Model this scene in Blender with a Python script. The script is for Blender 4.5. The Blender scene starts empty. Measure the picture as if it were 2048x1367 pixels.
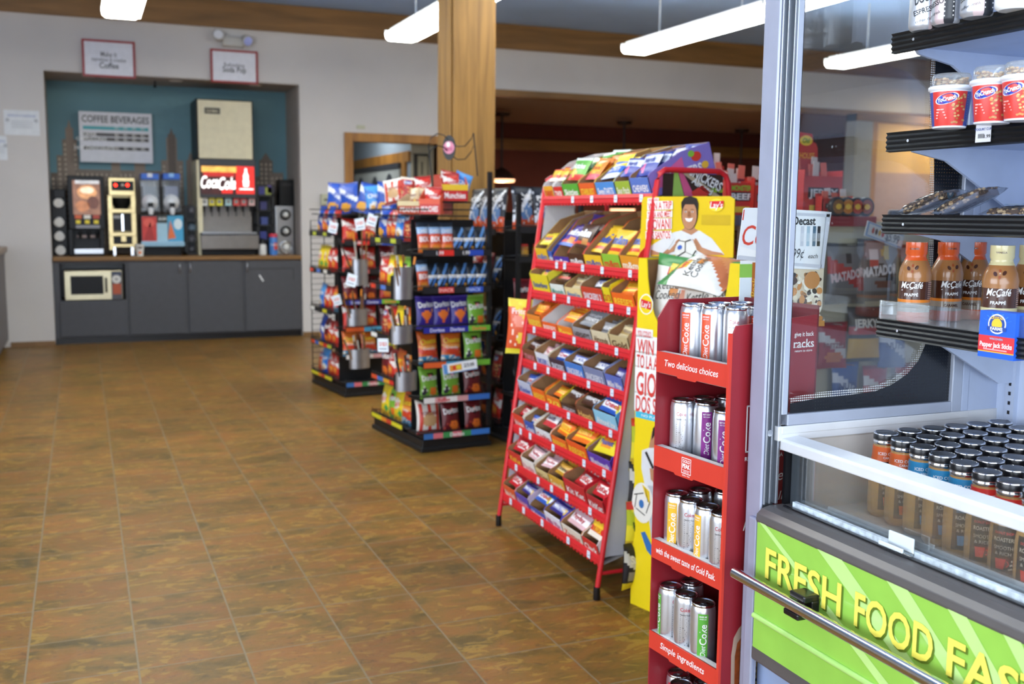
import bpy, bmesh, math, random
from mathutils import Vector, Matrix, Euler
S = bpy.context.scene
COL = S.collection
PI = math.pi
V = Vector
# ------------------------------------------------------------------ camera, world, light, exposure
CAMH = 1.44
F_PX, CX, CY = 2058.79, 1024.0, 683.5
_ya = V((161 - CX, 419 - CY, F_PX)).normalized()
_xa = V((6000 - CX, 473 - CY, F_PX)); _xa = (_xa - _ya * _xa.dot(_ya)).normalized()
_za = _xa.cross(_ya)
if _za.y > 0: _za = -_za
R0 = V((_xa.x, _ya.x, _za.x)); R1 = V((_xa.y, _ya.y, _za.y)); R2 = V((_xa.z, _ya.z, _za.z))
cam = bpy.data.cameras.new('camera'); cam.sensor_width = 36; cam.lens = F_PX / 2048 * 36
cam.clip_start = .05; cam.clip_end = 80
cam.dof.use_dof = True; cam.dof.focus_distance = 2.1; cam.dof.aperture_fstop = 4.6
camo = bpy.data.objects.new('camera', cam); COL.objects.link(camo)
camo.matrix_world = Matrix(((R0.x, -R1.x, -R2.x, 0), (R0.y, -R1.y, -R2.y, 0), (R0.z, -R1.z, -R2.z, CAMH), (0, 0, 0, 1)))
S.camera = camo
w = bpy.data.worlds.new('daylight'); S.world = w; w.use_nodes = True
w.node_tree.nodes['Background'].inputs[0].default_value = (.62, .74, 1, 1)
w.node_tree.nodes['Background'].inputs[1].default_value = .5
S.view_settings.view_transform = 'Standard'; S.view_settings.look = 'None'
S.view_settings.exposure = 0.80; S.view_settings.gamma = 1; S.view_settings.use_curve_mapping = False
def area(name, loc, size, aim, power, col, spread=PI):
    l = bpy.data.lights.new(name, 'AREA'); l.shape = 'RECTANGLE'; l.size, l.size_y = size
    l.energy = power; l.color = col; l.spread = spread
    o = bpy.data.objects.new(name, l); COL.objects.link(o); o.location = loc
    o.rotation_euler = V(aim).to_track_quat('-Z', 'Y').to_euler(); return o
area('front_window_daylight', (-.6, -2.35, 1.55), (5.2, 2.1), (.12, 1, -.06), 128, (.80, .89, 1))
area('side_window_daylight', (-3.9, 1.6, 1.6), (4.5, 1.7), (1, .15, -.12), 115, (.84, .91, 1))
# ------------------------------------------------------------------ pixel -> place helpers (2048 x 1367 frame)
def ray(px, py):
    a, b = px - CX, py - CY
    return R0 * a + R1 * b + R2 * F_PX if False else V((_xa.x*a + _xa.y*b + _xa.z*F_PX, _ya.x*a + _ya.y*b + _ya.z*F_PX, _za.x*a + _za.y*b + _za.z*F_PX))
CAMP = V((0, 0, CAMH))
def aY(px, py, y): r = ray(px, py); return CAMP + r * (y / r.y)
def aX(px, py, x): r = ray(px, py); return CAMP + r * (x / r.x)
def aZ(px, py, z): r = ray(px, py); return CAMP + r * ((z - CAMH) / r.z)
# ------------------------------------------------------------------ materials
def lin(h):
    if not isinstance(h, str): return tuple(h)[:3]
    h = h.lstrip('#'); o = []
    for i in (0, 2, 4):
        c = int(h[i:i+2], 16) / 255
        o.append(c / 12.92 if c <= .04045 else ((c + .055) / 1.055) ** 2.4)
    return tuple(o)
_mc = {}
def mat(name, col, rough=.5, metal=0., var=.05, scale=14., emit=0., bump=0., spec=.5, coat=0., stretch=None):
    key = (name, col, rough, metal, emit)
    if key in _mc: return _mc[key]
    m = bpy.data.materials.new(name); m.use_nodes = True; nt = m.node_tree; N = nt.nodes; L = nt.links
    p = N['Principled BSDF']; c = lin(col)
    tc = N.new('ShaderNodeTexCoord'); nz = N.new('ShaderNodeTexNoise'); nz.inputs['Scale'].default_value = scale; nz.inputs['Detail'].default_value = 3
    if stretch:
        mp = N.new('ShaderNodeMapping'); mp.inputs['Scale'].default_value = stretch; L.new(tc.outputs['Object'], mp.inputs[0]); L.new(mp.outputs[0], nz.inputs['Vector'])
    else: L.new(tc.outputs['Object'], nz.inputs['Vector'])
    rp = N.new('ShaderNodeValToRGB'); e = rp.color_ramp.elements
    e[0].position = .3; e[1].position = .7
    e[0].color = tuple(x * (1 - var) for x in c) + (1,); e[1].color = tuple(min(1, x * (1 + var)) for x in c) + (1,)
    L.new(nz.outputs[0], rp.inputs[0]); L.new(rp.outputs[0], p.inputs['Base Color'])
    p.inputs['Roughness'].default_value = rough; p.inputs['Metallic'].default_value = metal
    p.inputs['Specular IOR Level'].default_value = spec
    if coat: p.inputs['Coat Weight'].default_value = coat
    if emit: L.new(rp.outputs[0], p.inputs['Emission Color']); p.inputs['Emission Strength'].default_value = emit
    if bump:
        b = N.new('ShaderNodeBump'); b.inputs['Strength'].default_value = bump; b.inputs['Distance'].default_value = .004
        L.new(nz.outputs[0], b.inputs['Height']); L.new(b.outputs[0], p.inputs['Normal'])
    _mc[key] = m; return m
def PK(h): return mat('printed_film_' + h, h, .34, var=.03, scale=30)          # printed plastic film
def CB(h): return mat('printed_card_' + h, h, .45, var=.03, scale=30)          # printed card
def wood(name, c0, c1, rough, stretch, scale=3.):
    m = bpy.data.materials.new(name); m.use_nodes = True; nt = m.node_tree; N = nt.nodes; L = nt.links; p = N['Principled BSDF']
    tc = N.new('ShaderNodeTexCoord'); mp = N.new('ShaderNodeMapping'); mp.inputs['Scale'].default_value = stretch
    nz = N.new('ShaderNodeTexNoise'); nz.inputs['Scale'].default_value = scale; nz.inputs['Detail'].default_value = 6; nz.inputs['Distortion'].default_value = .6
    rp = N.new('ShaderNodeValToRGB'); e = rp.color_ramp.elements; e[0].position = .32; e[1].position = .68
    e[0].color = lin(c0) + (1,); e[1].color = lin(c1) + (1,)
    L.new(tc.outputs['Object'], mp.inputs[0]); L.new(mp.outputs[0], nz.inputs['Vector']); L.new(nz.outputs[0], rp.inputs[0]); L.new(rp.outputs[0], p.inputs['Base Color'])
    p.inputs['Roughness'].default_value = rough; return m
def clear(name, tint=(1, 1, 1), refl=1.0, rough=.02, haze=0.):
    m = bpy.data.materials.new(name); m.use_nodes = True; nt = m.node_tree; N = nt.nodes; L = nt.links; N.remove(N['Principled BSDF'])
    t = N.new('ShaderNodeBsdfTransparent'); t.inputs[0].default_value = tint + (1,)
    g = N.new('ShaderNodeBsdfGlossy'); g.inputs['Roughness'].default_value = rough
    fr = N.new('ShaderNodeFresnel'); fr.inputs[0].default_value = 1.45
    mu = N.new('ShaderNodeMath'); mu.operation = 'MULTIPLY'; mu.inputs[1].default_value = refl; L.new(fr.outputs[0], mu.inputs[0])
    mx = N.new('ShaderNodeMixShader'); L.new(mu.outputs[0], mx.inputs[0]); L.new(t.outputs[0], mx.inputs[1]); L.new(g.outputs[0], mx.inputs[2])
    out = mx
    if haze:
        d = N.new('ShaderNodeBsdfDiffuse'); d.inputs[0].default_value = (.8, .85, .9, 1); m2 = N.new('ShaderNodeMixShader'); m2.inputs[0].default_value = haze
        nz = N.new('ShaderNodeTexNoise'); nz.inputs['Scale'].default_value = 25
        mm = N.new('ShaderNodeMath'); mm.operation = 'MULTIPLY'; mm.inputs[1].default_value = haze * 2; L.new(nz.outputs[0], mm.inputs[0]); L.new(mm.outputs[0], m2.inputs[0])
        L.new(mx.outputs[0], m2.inputs[1]); L.new(d.outputs[0], m2.inputs[2]); out = m2
    L.new(out.outputs[0], N['Material Output'].inputs[0]); return m
# ------------------------------------------------------------------ mesh builder
_tc = {}
def text_polys(s, bold=0., shear=0.):
    k = (s, bold, shear)
    if k not in _tc:
        c = bpy.data.curves.new('lettering', 'FONT'); c.body = s; c.resolution_u = 3; c.offset = bold; c.shear = shear; c.align_x = 'CENTER'
        o = bpy.data.objects.new('lettering', c); me = o.to_mesh()
        vs = [(v.co.x, v.co.y) for v in me.vertices]; fs = [tuple(p.vertices) for p in me.polygons]
        o.to_mesh_clear(); bpy.data.objects.remove(o); bpy.data.curves.remove(c)
        xs = [v[0] for v in vs] or [0, 1]; ys = [v[1] for v in vs] or [0, 1]
        _tc[k] = (vs, fs, max(xs) - min(xs), (max(xs) + min(xs)) / 2, .35)
    return _tc[k]
class G:
    def __init__(s): s.v = []; s.f = []; s.m = []; s.s = []; s.mats = []; s.fr = None
    def mi(s, m):
        if m not in s.mats: s.mats.append(m)
        return s.mats.index(m)
    def add(s, vs, fs, m, smooth=False):
        b = len(s.v); s.v += [tuple(p) for p in vs]
        for i, f in enumerate(fs):
            s.f.append(tuple(b + k for k in f)); s.m.append(s.mi(m[i] if isinstance(m, list) else m)); s.s.append(smooth)
        return s
    def box(s, x0, y0, z0, x1, y1, z1, m, T=None):
        x0, x1 = min(x0, x1), max(x0, x1); y0, y1 = min(y0, y1), max(y0, y1); z0, z1 = min(z0, z1), max(z0, z1)
        vs = [V((x, y, z)) for z in (z0, z1) for y in (y0, y1) for x in (x0, x1)]
        if T: vs = [T @ p for p in vs]
        return s.add(vs, [(0, 2, 3, 1), (4, 5, 7, 6), (0, 1, 5, 4), (2, 6, 7, 3), (0, 4, 6, 2), (1, 3, 7, 5)], m)
    def prism(s, pts, a, b, m, axis='y', T=None, ends=None):
        n = len(pts)
        def P(p, t): return V({'y': (p[0], t, p[1]), 'x': (t, p[0], p[1]), 'z': (p[0], p[1], t)}[axis])
        vs = [P(p, a) for p in pts] + [P(p, b) for p in pts]
        if T: vs = [T @ p for p in vs]
        fs = [(i, (i + 1) % n, n + (i + 1) % n, n + i) for i in range(n)]
        s.add(vs, fs, m); s.add(vs, [tuple(range(n))[::-1], tuple(range(n, 2 * n))], ends or m); return s
    def tube(s, path, r, m, n=8, cap=True):
        path = [V(p) for p in path]; rings = []
        for i, p in enumerate(path):
            d = (path[min(i + 1, len(path) - 1)] - path[max(i - 1, 0)]).normalized()
            a = d.cross(V((0, 0, 1)) if abs(d.z) < .9 else V((1, 0, 0))).normalized(); b = d.cross(a)
            rings.append([p + (a * math.cos(2 * PI * k / n) + b * math.sin(2 * PI * k / n)) * r for k in range(n)])
        vs = [q for R in rings for q in R]
        s.add(vs, [(i * n + k, i * n + (k + 1) % n, (i + 1) * n + (k + 1) % n, (i + 1) * n + k) for i in range(len(path) - 1) for k in range(n)], m, True)
        if cap: s.add(vs, [tuple(range(n))[::-1], tuple(range(len(vs) - n, len(vs)))], m)
        return s
    def lathe(s, prof, m, n=24, c=(0, 0, 0), T=None, arc=None):
        # m: material or function(angle 0..2pi, z-index) ; prof [(r, z)]
        c = V(c); vs = []
        for r, z in prof:
            for k in range(n): a = 2 * PI * k / n; q = c + V((r * math.sin(a), -r * math.cos(a), z)); vs.append(T @ q if T else q)
        fs, ms = [], []
        for i in range(len(prof) - 1):
            for k in range(n):
                fs.append((i * n + k, i * n + (k + 1) % n, (i + 1) * n + (k + 1) % n, (i + 1) * n + k))
                a = 2 * PI * (k + .5) / n
                ms.append(m(a if a < PI else a - 2 * PI, i) if callable(m) else m)
        s.add(vs, fs, ms, True)
        for idx, i in ((0, 0), (1, len(prof) - 1)):
            if prof[i][0] > 1e-5:
                f = tuple(range(i * n, i * n + n)); s.add(vs, [f[::-1] if idx == 0 else f], m(0, i) if callable(m) else m)
        return s
    def ball(s, c, r, m, n=14, sz=1.):
        return s.lathe([(max(1e-6, r * math.sin(PI * i / 8)), -r * sz * math.cos(PI * i / 8)) for i in range(9)], m, n, c)
    # flat printing in a frame: origin, right, up ; each layer lies a little proud of the last
    def frame(s, o, ux, uy, lift=.0006):
        o, ux, uy = V(o), V(ux), V(uy); n = ux.cross(uy).normalized(); s.fr = lambda x, y, k=1: o + ux * x + uy * y + n * (lift * k); return s
    def quad(s, x0, y0, x1, y1, m, k=1): return s.add([s.fr(x0, y0, k), s.fr(x1, y0, k), s.fr(x1, y1, k), s.fr(x0, y1, k)], [(0, 1, 2, 3)], m)
    def poly(s, pts, m, k=1): return s.add([s.fr(x, y, k) for x, y in pts], [tuple(range(len(pts)))], m)
    def ell(s, x, y, rx, ry, m, k=1, n=22, rot=0):
        c, d = math.cos(rot), math.sin(rot); P = [(rx * math.cos(2 * PI * i / n), ry * math.sin(2 * PI * i / n)) for i in range(n)]
        return s.poly([(x + a * c - b * d, y + a * d + b * c) for a, b in P], m, k)
    def text(s, t, x, y, size, m, k=2, width=None, bold=.01, shear=0., rot=0., fn=None, sx=1.):
        vs, fs, w, cx, cy = text_polys(t, bold, shear); q = sx
        if width and w: q = width / (w * size)
        fn = fn or s.fr; c, d = math.cos(rot), math.sin(rot); out = []
        for a, b in vs:
            a = (a - cx) * size * q; b = (b - cy) * size
            out.append(fn(x + a * c - b * d, y + a * d + b * c, k))
        return s.add(out, fs, m)
    def mesh(s, name):
        me = bpy.data.meshes.new(name); me.from_pydata([tuple(p) for p in s.v], [], s.f)
        for m in s.mats: me.materials.append(m)
        me.polygons.foreach_set('material_index', s.m); me.polygons.foreach_set('use_smooth', s.s); me.update(); return me
def T_(loc=(0, 0, 0), rx=0, ry=0, rz=0): return Matrix.Translation(V(loc)) @ Euler((rx, ry, rz)).to_matrix().to_4x4()
# ------------------------------------------------------------------ scene objects
LABELS = {}
def tag(o, label, cat, group=None):
    o['label'] = label; o['category'] = cat
    if group: o['group'] = group
    LABELS.setdefault(label, []).append(o); return o
def obj(name, g, parent=None, loc=(0, 0, 0), rot=(0, 0, 0), bev=0., label=None, seg=2):
    me = g.mesh(name) if isinstance(g, G) else g
    o = bpy.data.objects.new(name, me); COL.objects.link(o); o.location = loc; o.rotation_euler = rot
    if parent is not None: o.parent = parent
    if label: o['label'] = label
    if bev:
        b = o.modifiers.new('soft_edges', 'BEVEL'); b.width = bev; b.segments = seg; b.limit_method = 'ANGLE'; b.angle_limit = .6
    return o
def thing(name, label, cat, loc=(0, 0, 0), rz=0., group=None, rot=None):
    o = bpy.data.objects.new(name, None); COL.objects.link(o); o.location = loc; o.rotation_euler = rot or (0, 0, rz); o.empty_display_size = .05
    return tag(o, label, cat, group)
def struct(name, g, bev=0., parent=None):
    o = obj(name, g, parent, bev=bev)
    if parent is None: o['kind'] = 'structure'
    return o
def clone(src, label, loc, rot, group=None, parent=None):
    r = src.copy(); COL.objects.link(r); r.location = loc; r.rotation_euler = rot
    if parent is None:
        r['label'] = label; LABELS.setdefault(label, []).append(r)
        if group: r['group'] = group
    else: r.parent = parent
    for ch in src.children: clone(ch, None, ch.location, ch.rotation_euler, None, r)
    return r
ORD = ['first', 'second', 'third', 'fourth', 'fifth', 'sixth', 'seventh', 'eighth', 'ninth', 'tenth', 'eleventh', 'twelfth']
rnd = random.Random(7)
BLK = mat('black_powder_coat', '17181a', .42); GREY = mat('charcoal_laminate', '45464b', .5); STEEL = mat('brushed_steel', 'b9bcc0', .3, 1., var=.08, scale=40, stretch=(1, 1, 30))
CHROME = mat('polished_steel', 'd6d8dc', .14, 1.); WHT = mat('white_plastic', 'eceef0', .35); CREAM = mat('cream_steel', 'd8cfae', .35); BLKP = mat('black_plastic', '121215', .3)
KRAFT = mat('brown_cardboard', '9a7149', .8, var=.1, scale=20); RED = mat('red_powder_coat', 'd0232c', .35); INK = mat('black_ink', '161618', .6); WINK = mat('white_ink', 'f4f4f2', .5)
OAK = wood('oak_trim_wood', '8a5a20', 'b07a35', .45, (3, 3, .35)); OAKX = wood('oak_beam_wood', '6b4b20', '8c6433', .5, (.3, 3, 3)); POSTW = wood('post_wood', '7e5c2c', 'a67c3e', .55, (5, 5, .35), 4)
# ------------------------------------------------------------------ pillow bags and packets
def pillow(key, w, h, d, base, layers=(), texts=(), nu=16, nv=20, crimp=.05, back=None, matf=PK):
    """a filled film packet standing on its bottom edge, front towards -y; layers paint the film, texts lie on it"""
    rr = random.Random(key); k1, k2, ph = rr.uniform(9, 14), rr.uniform(7, 12), rr.uniform(0, 6)
    def th(u, v):
        if v < crimp or v > 1 - crimp: return .0012
        t = (v - crimp) / (1 - 2 * crimp); s_ = max(0., math.sin(PI * t)) ** .55 * max(0., 4 * u * (1 - u)) ** .55
        edge = (1 - 4 * u * (1 - u)) + abs(2 * t - 1) ** 3
        return .0012 + d / 2 * s_ * (1 + .10 * edge * math.sin(k1 * u * 3 + k2 * v + ph))
    def P(u, v, s_=-1, o=0.):
        pin = 1 - .10 * math.sin(PI * min(max(v, 0), 1)); zz = v * h - (.012 * h) * (4 * u * (1 - u)) * (1 if v > .5 else -1) * abs(2 * v - 1) ** 4
        return V(((u - .5) * w * pin, s_ * (th(min(max(u, 0), 1), min(max(v, 0), 1)) + o), zz))
    def colour(u, v):
        c = base
        for L in layers:
            k = L[0]
            if k == 'b' and L[1] <= v <= L[2]: c = L[3]                                  # band
            elif k == 'e' and ((u - L[1]) / L[3]) ** 2 + ((v - L[2]) / L[4]) ** 2 <= 1: c = L[5]   # ellipse
            elif k == 'd' and L[1] <= v + L[3] * (u - .5) <= L[2]: c = L[4]              # slanted band
            elif k == 'r' and L[1] <= u <= L[3] and L[2] <= v <= L[4]: c = L[5]          # rectangle
            elif k == 't' and L[2] <= v <= L[3] and abs(u - L[1]) <= L[4] * (v - L[2]) / (L[3] - L[2]): c = L[5]   # triangle, point down
            elif k == 'n' and rr.random() < L[1] and L[2] <= v <= L[3]: c = L[4]         # speckle
        return matf(c)
    g = G(); n = nu + 1
    for s_ in (-1, 1):
        vs = [P(i / nu, j / nv, s_) for j in range(nv + 1) for i in range(n)]
        fs = [(j * n + i, j * n + i + 1, (j + 1) * n + i + 1, (j + 1) * n + i) for j in range(nv) for i in range(nu)]
        if s_ > 0: fs = [f[::-1] for f in fs]
        ms = [colour((i + .5) / nu, (j + .5) / nv) if s_ < 0 else matf(back or base) for j in range(nv) for i in range(nu)]
        g.add(vs, fs, ms, True)
    for t in texts:
        s_, u, v, size, wd, c = t[:6]; rot = t[6] if len(t) > 6 else 0; bold = t[7] if len(t) > 7 else .02; sh = t[8] if len(t) > 8 else 0
        g.text(s_, (u - .5) * w, v * h, size, matf(c), 1, wd, bold, sh, rot, fn=lambda x, z, k: P(x / w + .5, z / h, -1, .0016))
    return g.mesh(key)
# ------------------------------------------------------------------ setting
YW = 11.94; CEIL = 3.72
def floor_mat():
    m = bpy.data.materials.new('brown_ceramic_tile'); m.use_nodes = True; nt = m.node_tree; N = nt.nodes; L = nt.links; p = N['Principled BSDF']
    tc = N.new('ShaderNodeTexCoord'); mp = N.new('ShaderNodeMapping'); mp.inputs['Location'].default_value = (.215 + .3285 * 40, -2.995 + .319 * 60, 0)
    L.new(tc.outputs['Object'], mp.inputs[0])
    br = N.new('ShaderNodeTexBrick'); br.offset = 0; br.squash = 1
    for k, v in (('Scale', 1), ('Mortar Size', .0036), ('Mortar Smooth', .15), ('Bias', 0), ('Brick Width', .3285), ('Row Height', .319)): br.inputs[k].default_value = v
    br.inputs['Color1'].default_value = (0, 0, 0, 1); br.inputs['Color2'].default_value = (1, 1, 1, 1); br.inputs['Mortar'].default_value = (.5, .5, .5, 1)
    L.new(mp.outputs[0], br.inputs['Vector'])
    # every tile gets its own patch of the mottle
    sh = N.new('ShaderNodeVectorMath'); sh.operation = 'MULTIPLY_ADD'; L.new(br.outputs['Color'], sh.inputs[0]); sh.inputs[1].default_value = (7, 13, 5)
    st = N.new('ShaderNodeMapping'); st.inputs['Scale'].default_value = (2.4, 4.6, 1); L.new(tc.outputs['Object'], st.inputs[0]); L.new(st.outputs[0], sh.inputs[2])
    n1 = N.new('ShaderNodeTexNoise'); n1.inputs['Scale'].default_value = 1.7; n1.inputs['Detail'].default_value = 7; n1.inputs['Roughness'].default_value = .62; n1.inputs['Distortion'].default_value = .5
    n2 = N.new('ShaderNodeTexNoise'); n2.inputs['Scale'].default_value = 9.; n2.inputs['Detail'].default_value = 8; n2.inputs['Roughness'].default_value = .7; n2.inputs['Distortion'].default_value = 1.3
    n3 = N.new('ShaderNodeTexNoise'); n3.inputs['Scale'].default_value = 3.6; n3.inputs['Detail'].default_value = 9; n3.inputs['Distortion'].default_value = 1.6
    for n in (n1, n2, n3): L.new(sh.outputs[0], n.inputs['Vector'])
    r1 = N.new('ShaderNodeValToRGB'); e = r1.color_ramp.elements; e[0].position = .3; e[0].color = lin('5c4a1e') + (1,); e[1].position = .72; e[1].color = lin('a67830') + (1,)
    for pos, c in ((.42, '7c5e24'), (.52, '8e6428'), (.61, '946028')): q = e.new(pos); q.color = lin(c) + (1,)
    L.new(n1.outputs[0], r1.inputs[0])
    r2 = N.new('ShaderNodeValToRGB'); e = r2.color_ramp.elements; e[0].position = .56; e[0].color = (0, 0, 0, 1); e[1].position = .60; e[1].color = (1, 1, 1, 1); L.new(n3.outputs[0], r2.inputs[0])
    mA = N.new('ShaderNodeMix'); mA.data_type = 'RGBA'; L.new(r1.outputs[0], mA.inputs[6]); mA.inputs[7].default_value = lin('b28c3a') + (1,)
    q = N.new('ShaderNodeMath'); q.operation = 'MULTIPLY'; q.inputs[1].default_value = .55; L.new(r2.outputs[0], q.inputs[0]); L.new(q.outputs[0], mA.inputs[0])
    r3 = N.new('ShaderNodeValToRGB'); e = r3.color_ramp.elements; e[0].position = .37; e[0].color = (1, 1, 1, 1); e[1].position = .44; e[1].color = (0, 0, 0, 1); L.new(n2.outputs[0], r3.inputs[0])
    mB = N.new('ShaderNodeMix'); mB.data_type = 'RGBA'; L.new(mA.outputs[2], mB.inputs[6]); mB.inputs[7].default_value = lin('47331f') + (1,)
    q2 = N.new('ShaderNodeMath'); q2.operation = 'MULTIPLY'; q2.inputs[1].default_value = .5; L.new(r3.outputs[0], q2.inputs[0]); L.new(q2.outputs[0], mB.inputs[0])
    tv = N.new('ShaderNodeMapRange'); tv.inputs[3].default_value = .66; tv.inputs[4].default_value = .90; L.new(br.outputs['Color'], tv.inputs[0])
    mT = N.new('ShaderNodeVectorMath'); mT.operation = 'SCALE'; L.new(mB.outputs[2], mT.inputs[0]); L.new(tv.outputs[0], mT.inputs['Scale'])
    mC = N.new('ShaderNodeMix'); mC.data_type = 'RGBA'; L.new(br.outputs['Fac'], mC.inputs[0]); L.new(mT.outputs[0], mC.inputs[6]); mC.inputs[7].default_value = lin('7f6e51') + (1,)
    L.new(mC.outputs[2], p.inputs['Base Color'])
    rr = N.new('ShaderNodeMapRange'); rr.inputs[3].default_value = .3; rr.inputs[4].default_value = .48; L.new(n2.outputs[0], rr.inputs[0]); L.new(rr.outputs[0], p.inputs['Roughness']); p.inputs['Specular IOR Level'].default_value = .3
    bp = N.new('ShaderNodeBump'); bp.inputs['Strength'].default_value = .35; bp.inputs['Distance'].default_value = .004
    ad = N.new('ShaderNodeMath'); ad.operation = 'MULTIPLY_ADD'; L.new(br.outputs['Fac'], ad.inputs[0]); ad.inputs[1].default_value = -.8; L.new(n2.outputs[0], ad.inputs[2])
    L.new(ad.outputs[0], bp.inputs['Height']); L.new(bp.outputs[0], p.inputs['Normal'])
    return m
FLM = floor_mat()
WALLM = mat('painted_wall_warm_white', 'c6c2bf', .75, var=.03, scale=2); CEILM = mat('painted_ceiling_grey', '9cbcee', .85, var=.05, scale=1.5)
DARKW = mat('oxblood_painted_wall', '5a2a20', .8, var=.08, scale=3); SOFF = mat('soffit_paint', 'a79f98', .8)
X0, X1, Y0, YB = -4.0, 13.0, -2.5, 17.0
struct('floor', G().box(X0, Y0, -.1, X1, YB, 0, FLM))
struct('ceiling', G().box(X0, Y0, CEIL, X1, YW, CEIL + .1, CEILM))
# back wall with the drinks alcove, the doorway and the wide opening to the dining room
AX0, AX1, AZ, AY = -.30, 2.34, 2.865, 12.80
DX0, DX1, DZ = 2.95, 3.98, 2.255
HX0, HZ = 4.42, 2.865
g = G(); th = .12
g.box(X0, YW, 0, AX0, YW + th, CEIL, WALLM); g.box(AX0, YW, AZ, AX1, YW + th, CEIL, WALLM); g.box(AX1, YW, 0, DX0, YW + th, CEIL, WALLM)
g.box(DX0, YW, DZ, DX1, YW + th, CEIL, WALLM); g.box(DX1, YW, 0, HX0, YW + th, CEIL, WALLM); g.box(HX0, YW, HZ + .08, X1, YW + th, CEIL, WALLM)
struct('wall_back', g)
MUR = mat('mural_sky', '5d8590', .6, var=.12, scale=1.2); MT = [mat('mural_tower_%d' % i, c, .65) for i, c in enumerate(('7d6f63', '8a7a6c', '6b5f55'))]; MWN = mat('mural_windows', 'b5a693', .65); MSW = mat('mural_swirl', '5f8791', .6)
g = G(); g.box(AX0, AY, 0, AX1, AY + .1, AZ, MUR)
g.box(AX0 - .1, YW + th, 0, AX0, AY, AZ, SOFF); g.box(AX1, YW + th, 0, AX1 + .1, AY, AZ, SOFF); g.box(AX0 - .1, YW + th, AZ, AX1 + .1, AY, AZ + .1, SOFF)
struct('wall_alcove', g)
# mural printed on the alcove wall: skyline towers with lit windows
g = G().frame((0, AY, 0), (1, 0, 0), (0, 0, 1), .0012)
_mk = [1.]
def mur(px0, px1, pyt, c=0, spire=None):
    _mk[0] += .35; kk = _mk[0]
    a, b = aY(px0, pyt, AY), aY(px1, pyt, AY); x0, x1 = max(a.x, AX0 + .005), min(b.x, AX1 - .005); g.quad(x0, .9, x1, a.z, MT[c], kk)
    if spire: t = aY((px0 + px1) / 2, spire, AY); mx = (x0 + x1) / 2; g.poly([(x0 + .02, a.z), (x1 - .02, a.z), (mx, t.z)], MT[c], kk)
    w = x1 - x0; n = max(2, int(w / .05)); z = 1.05
    if w < .12: return
    while z < a.z - .05:
        for i in range(n): g.quad(x0 + w * (i + .3) / n, z, x0 + w * (i + .7) / n, z + .03, MWN, kk + .15)
        z += .055
for a in ((100, 150, 345, 2), (113, 157, 310, 0), (124, 154, 278, 0), (130, 146, 255, 1, 238), (150, 330, 338, 0), (222, 240, 320, 1), (268, 290, 318, 1), (322, 366, 320, 1), (332, 353, 275, 1), (335, 350, 268, 2, 255), (372, 390, 320, 0, 303), (385, 520, 350, 2), (518, 545, 320, 2, 305), (540, 566, 345, 0)): mur(*a)
for (px, py, rx, rz) in ((330, 230, .30, .22), (365, 235, .22, .15)): p = aY(px, py, AY); g.ell(p.x, p.z, rx, rz, MSW, .5 + .2 * rx)
o = obj('skyline_mural', g); tag(o, 'teal and brown city skyline mural on the alcove back wall', 'mural')
# rooms behind the openings
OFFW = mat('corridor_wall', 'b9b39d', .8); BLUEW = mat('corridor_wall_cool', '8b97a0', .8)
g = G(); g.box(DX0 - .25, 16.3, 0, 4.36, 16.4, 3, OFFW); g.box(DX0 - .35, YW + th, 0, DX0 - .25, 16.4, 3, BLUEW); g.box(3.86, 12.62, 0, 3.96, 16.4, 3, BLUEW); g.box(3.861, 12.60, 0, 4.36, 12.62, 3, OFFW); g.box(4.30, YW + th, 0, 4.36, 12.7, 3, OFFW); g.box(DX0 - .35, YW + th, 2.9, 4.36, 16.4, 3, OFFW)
struct('wall_corridor', g)
g = G(); YD = 16.2
g.box(4.36, YD, 0, X1, YD + .1, 3.2, DARKW); g.box(4.36, YW + th, HZ + .085, X1, YD, HZ + .18, SOFF); g.box(4.36, YW + th, 0, 4.42, YD, HZ + .085, DARKW); g.box(X1, YW, 0, X1 + .1, YD, 3.2, DARKW)
struct('wall_dining', g)
g = G(); g.box(4.42, YD - .04, 2.5, X1, YD, 2.68, OAKX); struct('trim_dining', g)
# outer walls of the shop
g = G(); g.box(X0 - .1, Y0, 0, X0, YW, .75, WALLM); g.box(X0 - .1, Y0, 2.5, X0, YW, CEIL, WALLM); g.box(X0 - .1, 3.9, .75, X0, YW, 2.5, WALLM); g.box(X0 - .1, Y0, .75, X0, -.7, 2.5, WALLM); struct('wall_left', g)
g = G(); g.box(X0, Y0 - .1, 0, X1, Y0, .45, WALLM); g.box(X0, Y0 - .1, 2.65, X1, Y0, CEIL, WALLM); g.box(2.1, Y0 - .1, .45, X1, Y0, 2.65, WALLM); g.box(X0, Y0 - .1, .45, -3.3, Y0, 2.65, WALLM); struct('wall_front', g)
struct('wall_right', G().box(X1, Y0, 0, X1 + .1, YW, CEIL, WALLM))
# trims
g = G(); g.box(X0, YW - .05, 3.425, X1, YW - .001, CEIL, OAKX); struct('trim_beam', g, .006)
g = G(); g.box(HX0 - .07, YW - .03, HZ, X1, YW + th + .02, HZ + .08, OAKX); struct('trim_header', g, .006)
g = G(); b = .1
g.box(DX0 - b, YW - .03, 0, DX0, YW + th + .02, DZ + b, OAK); g.box(DX1, YW - .03, 0, DX1 + b, YW + th + .02, DZ + b, OAK); g.box(DX0, YW - .03, DZ, DX1, YW + th + .02, DZ + b, OAK); struct('trim_doorway', g, .005)
BASET = mat('tile_baseboard', '7a5a37', .45, var=.25, scale=6)
g = G(); g.box(-.73, YW - .012, 0, AX0, YW, .05, BASET); g.box(AX1, YW - .012, 0, DX0 - b, YW, .05, BASET); struct('baseboard_back', g)
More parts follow.
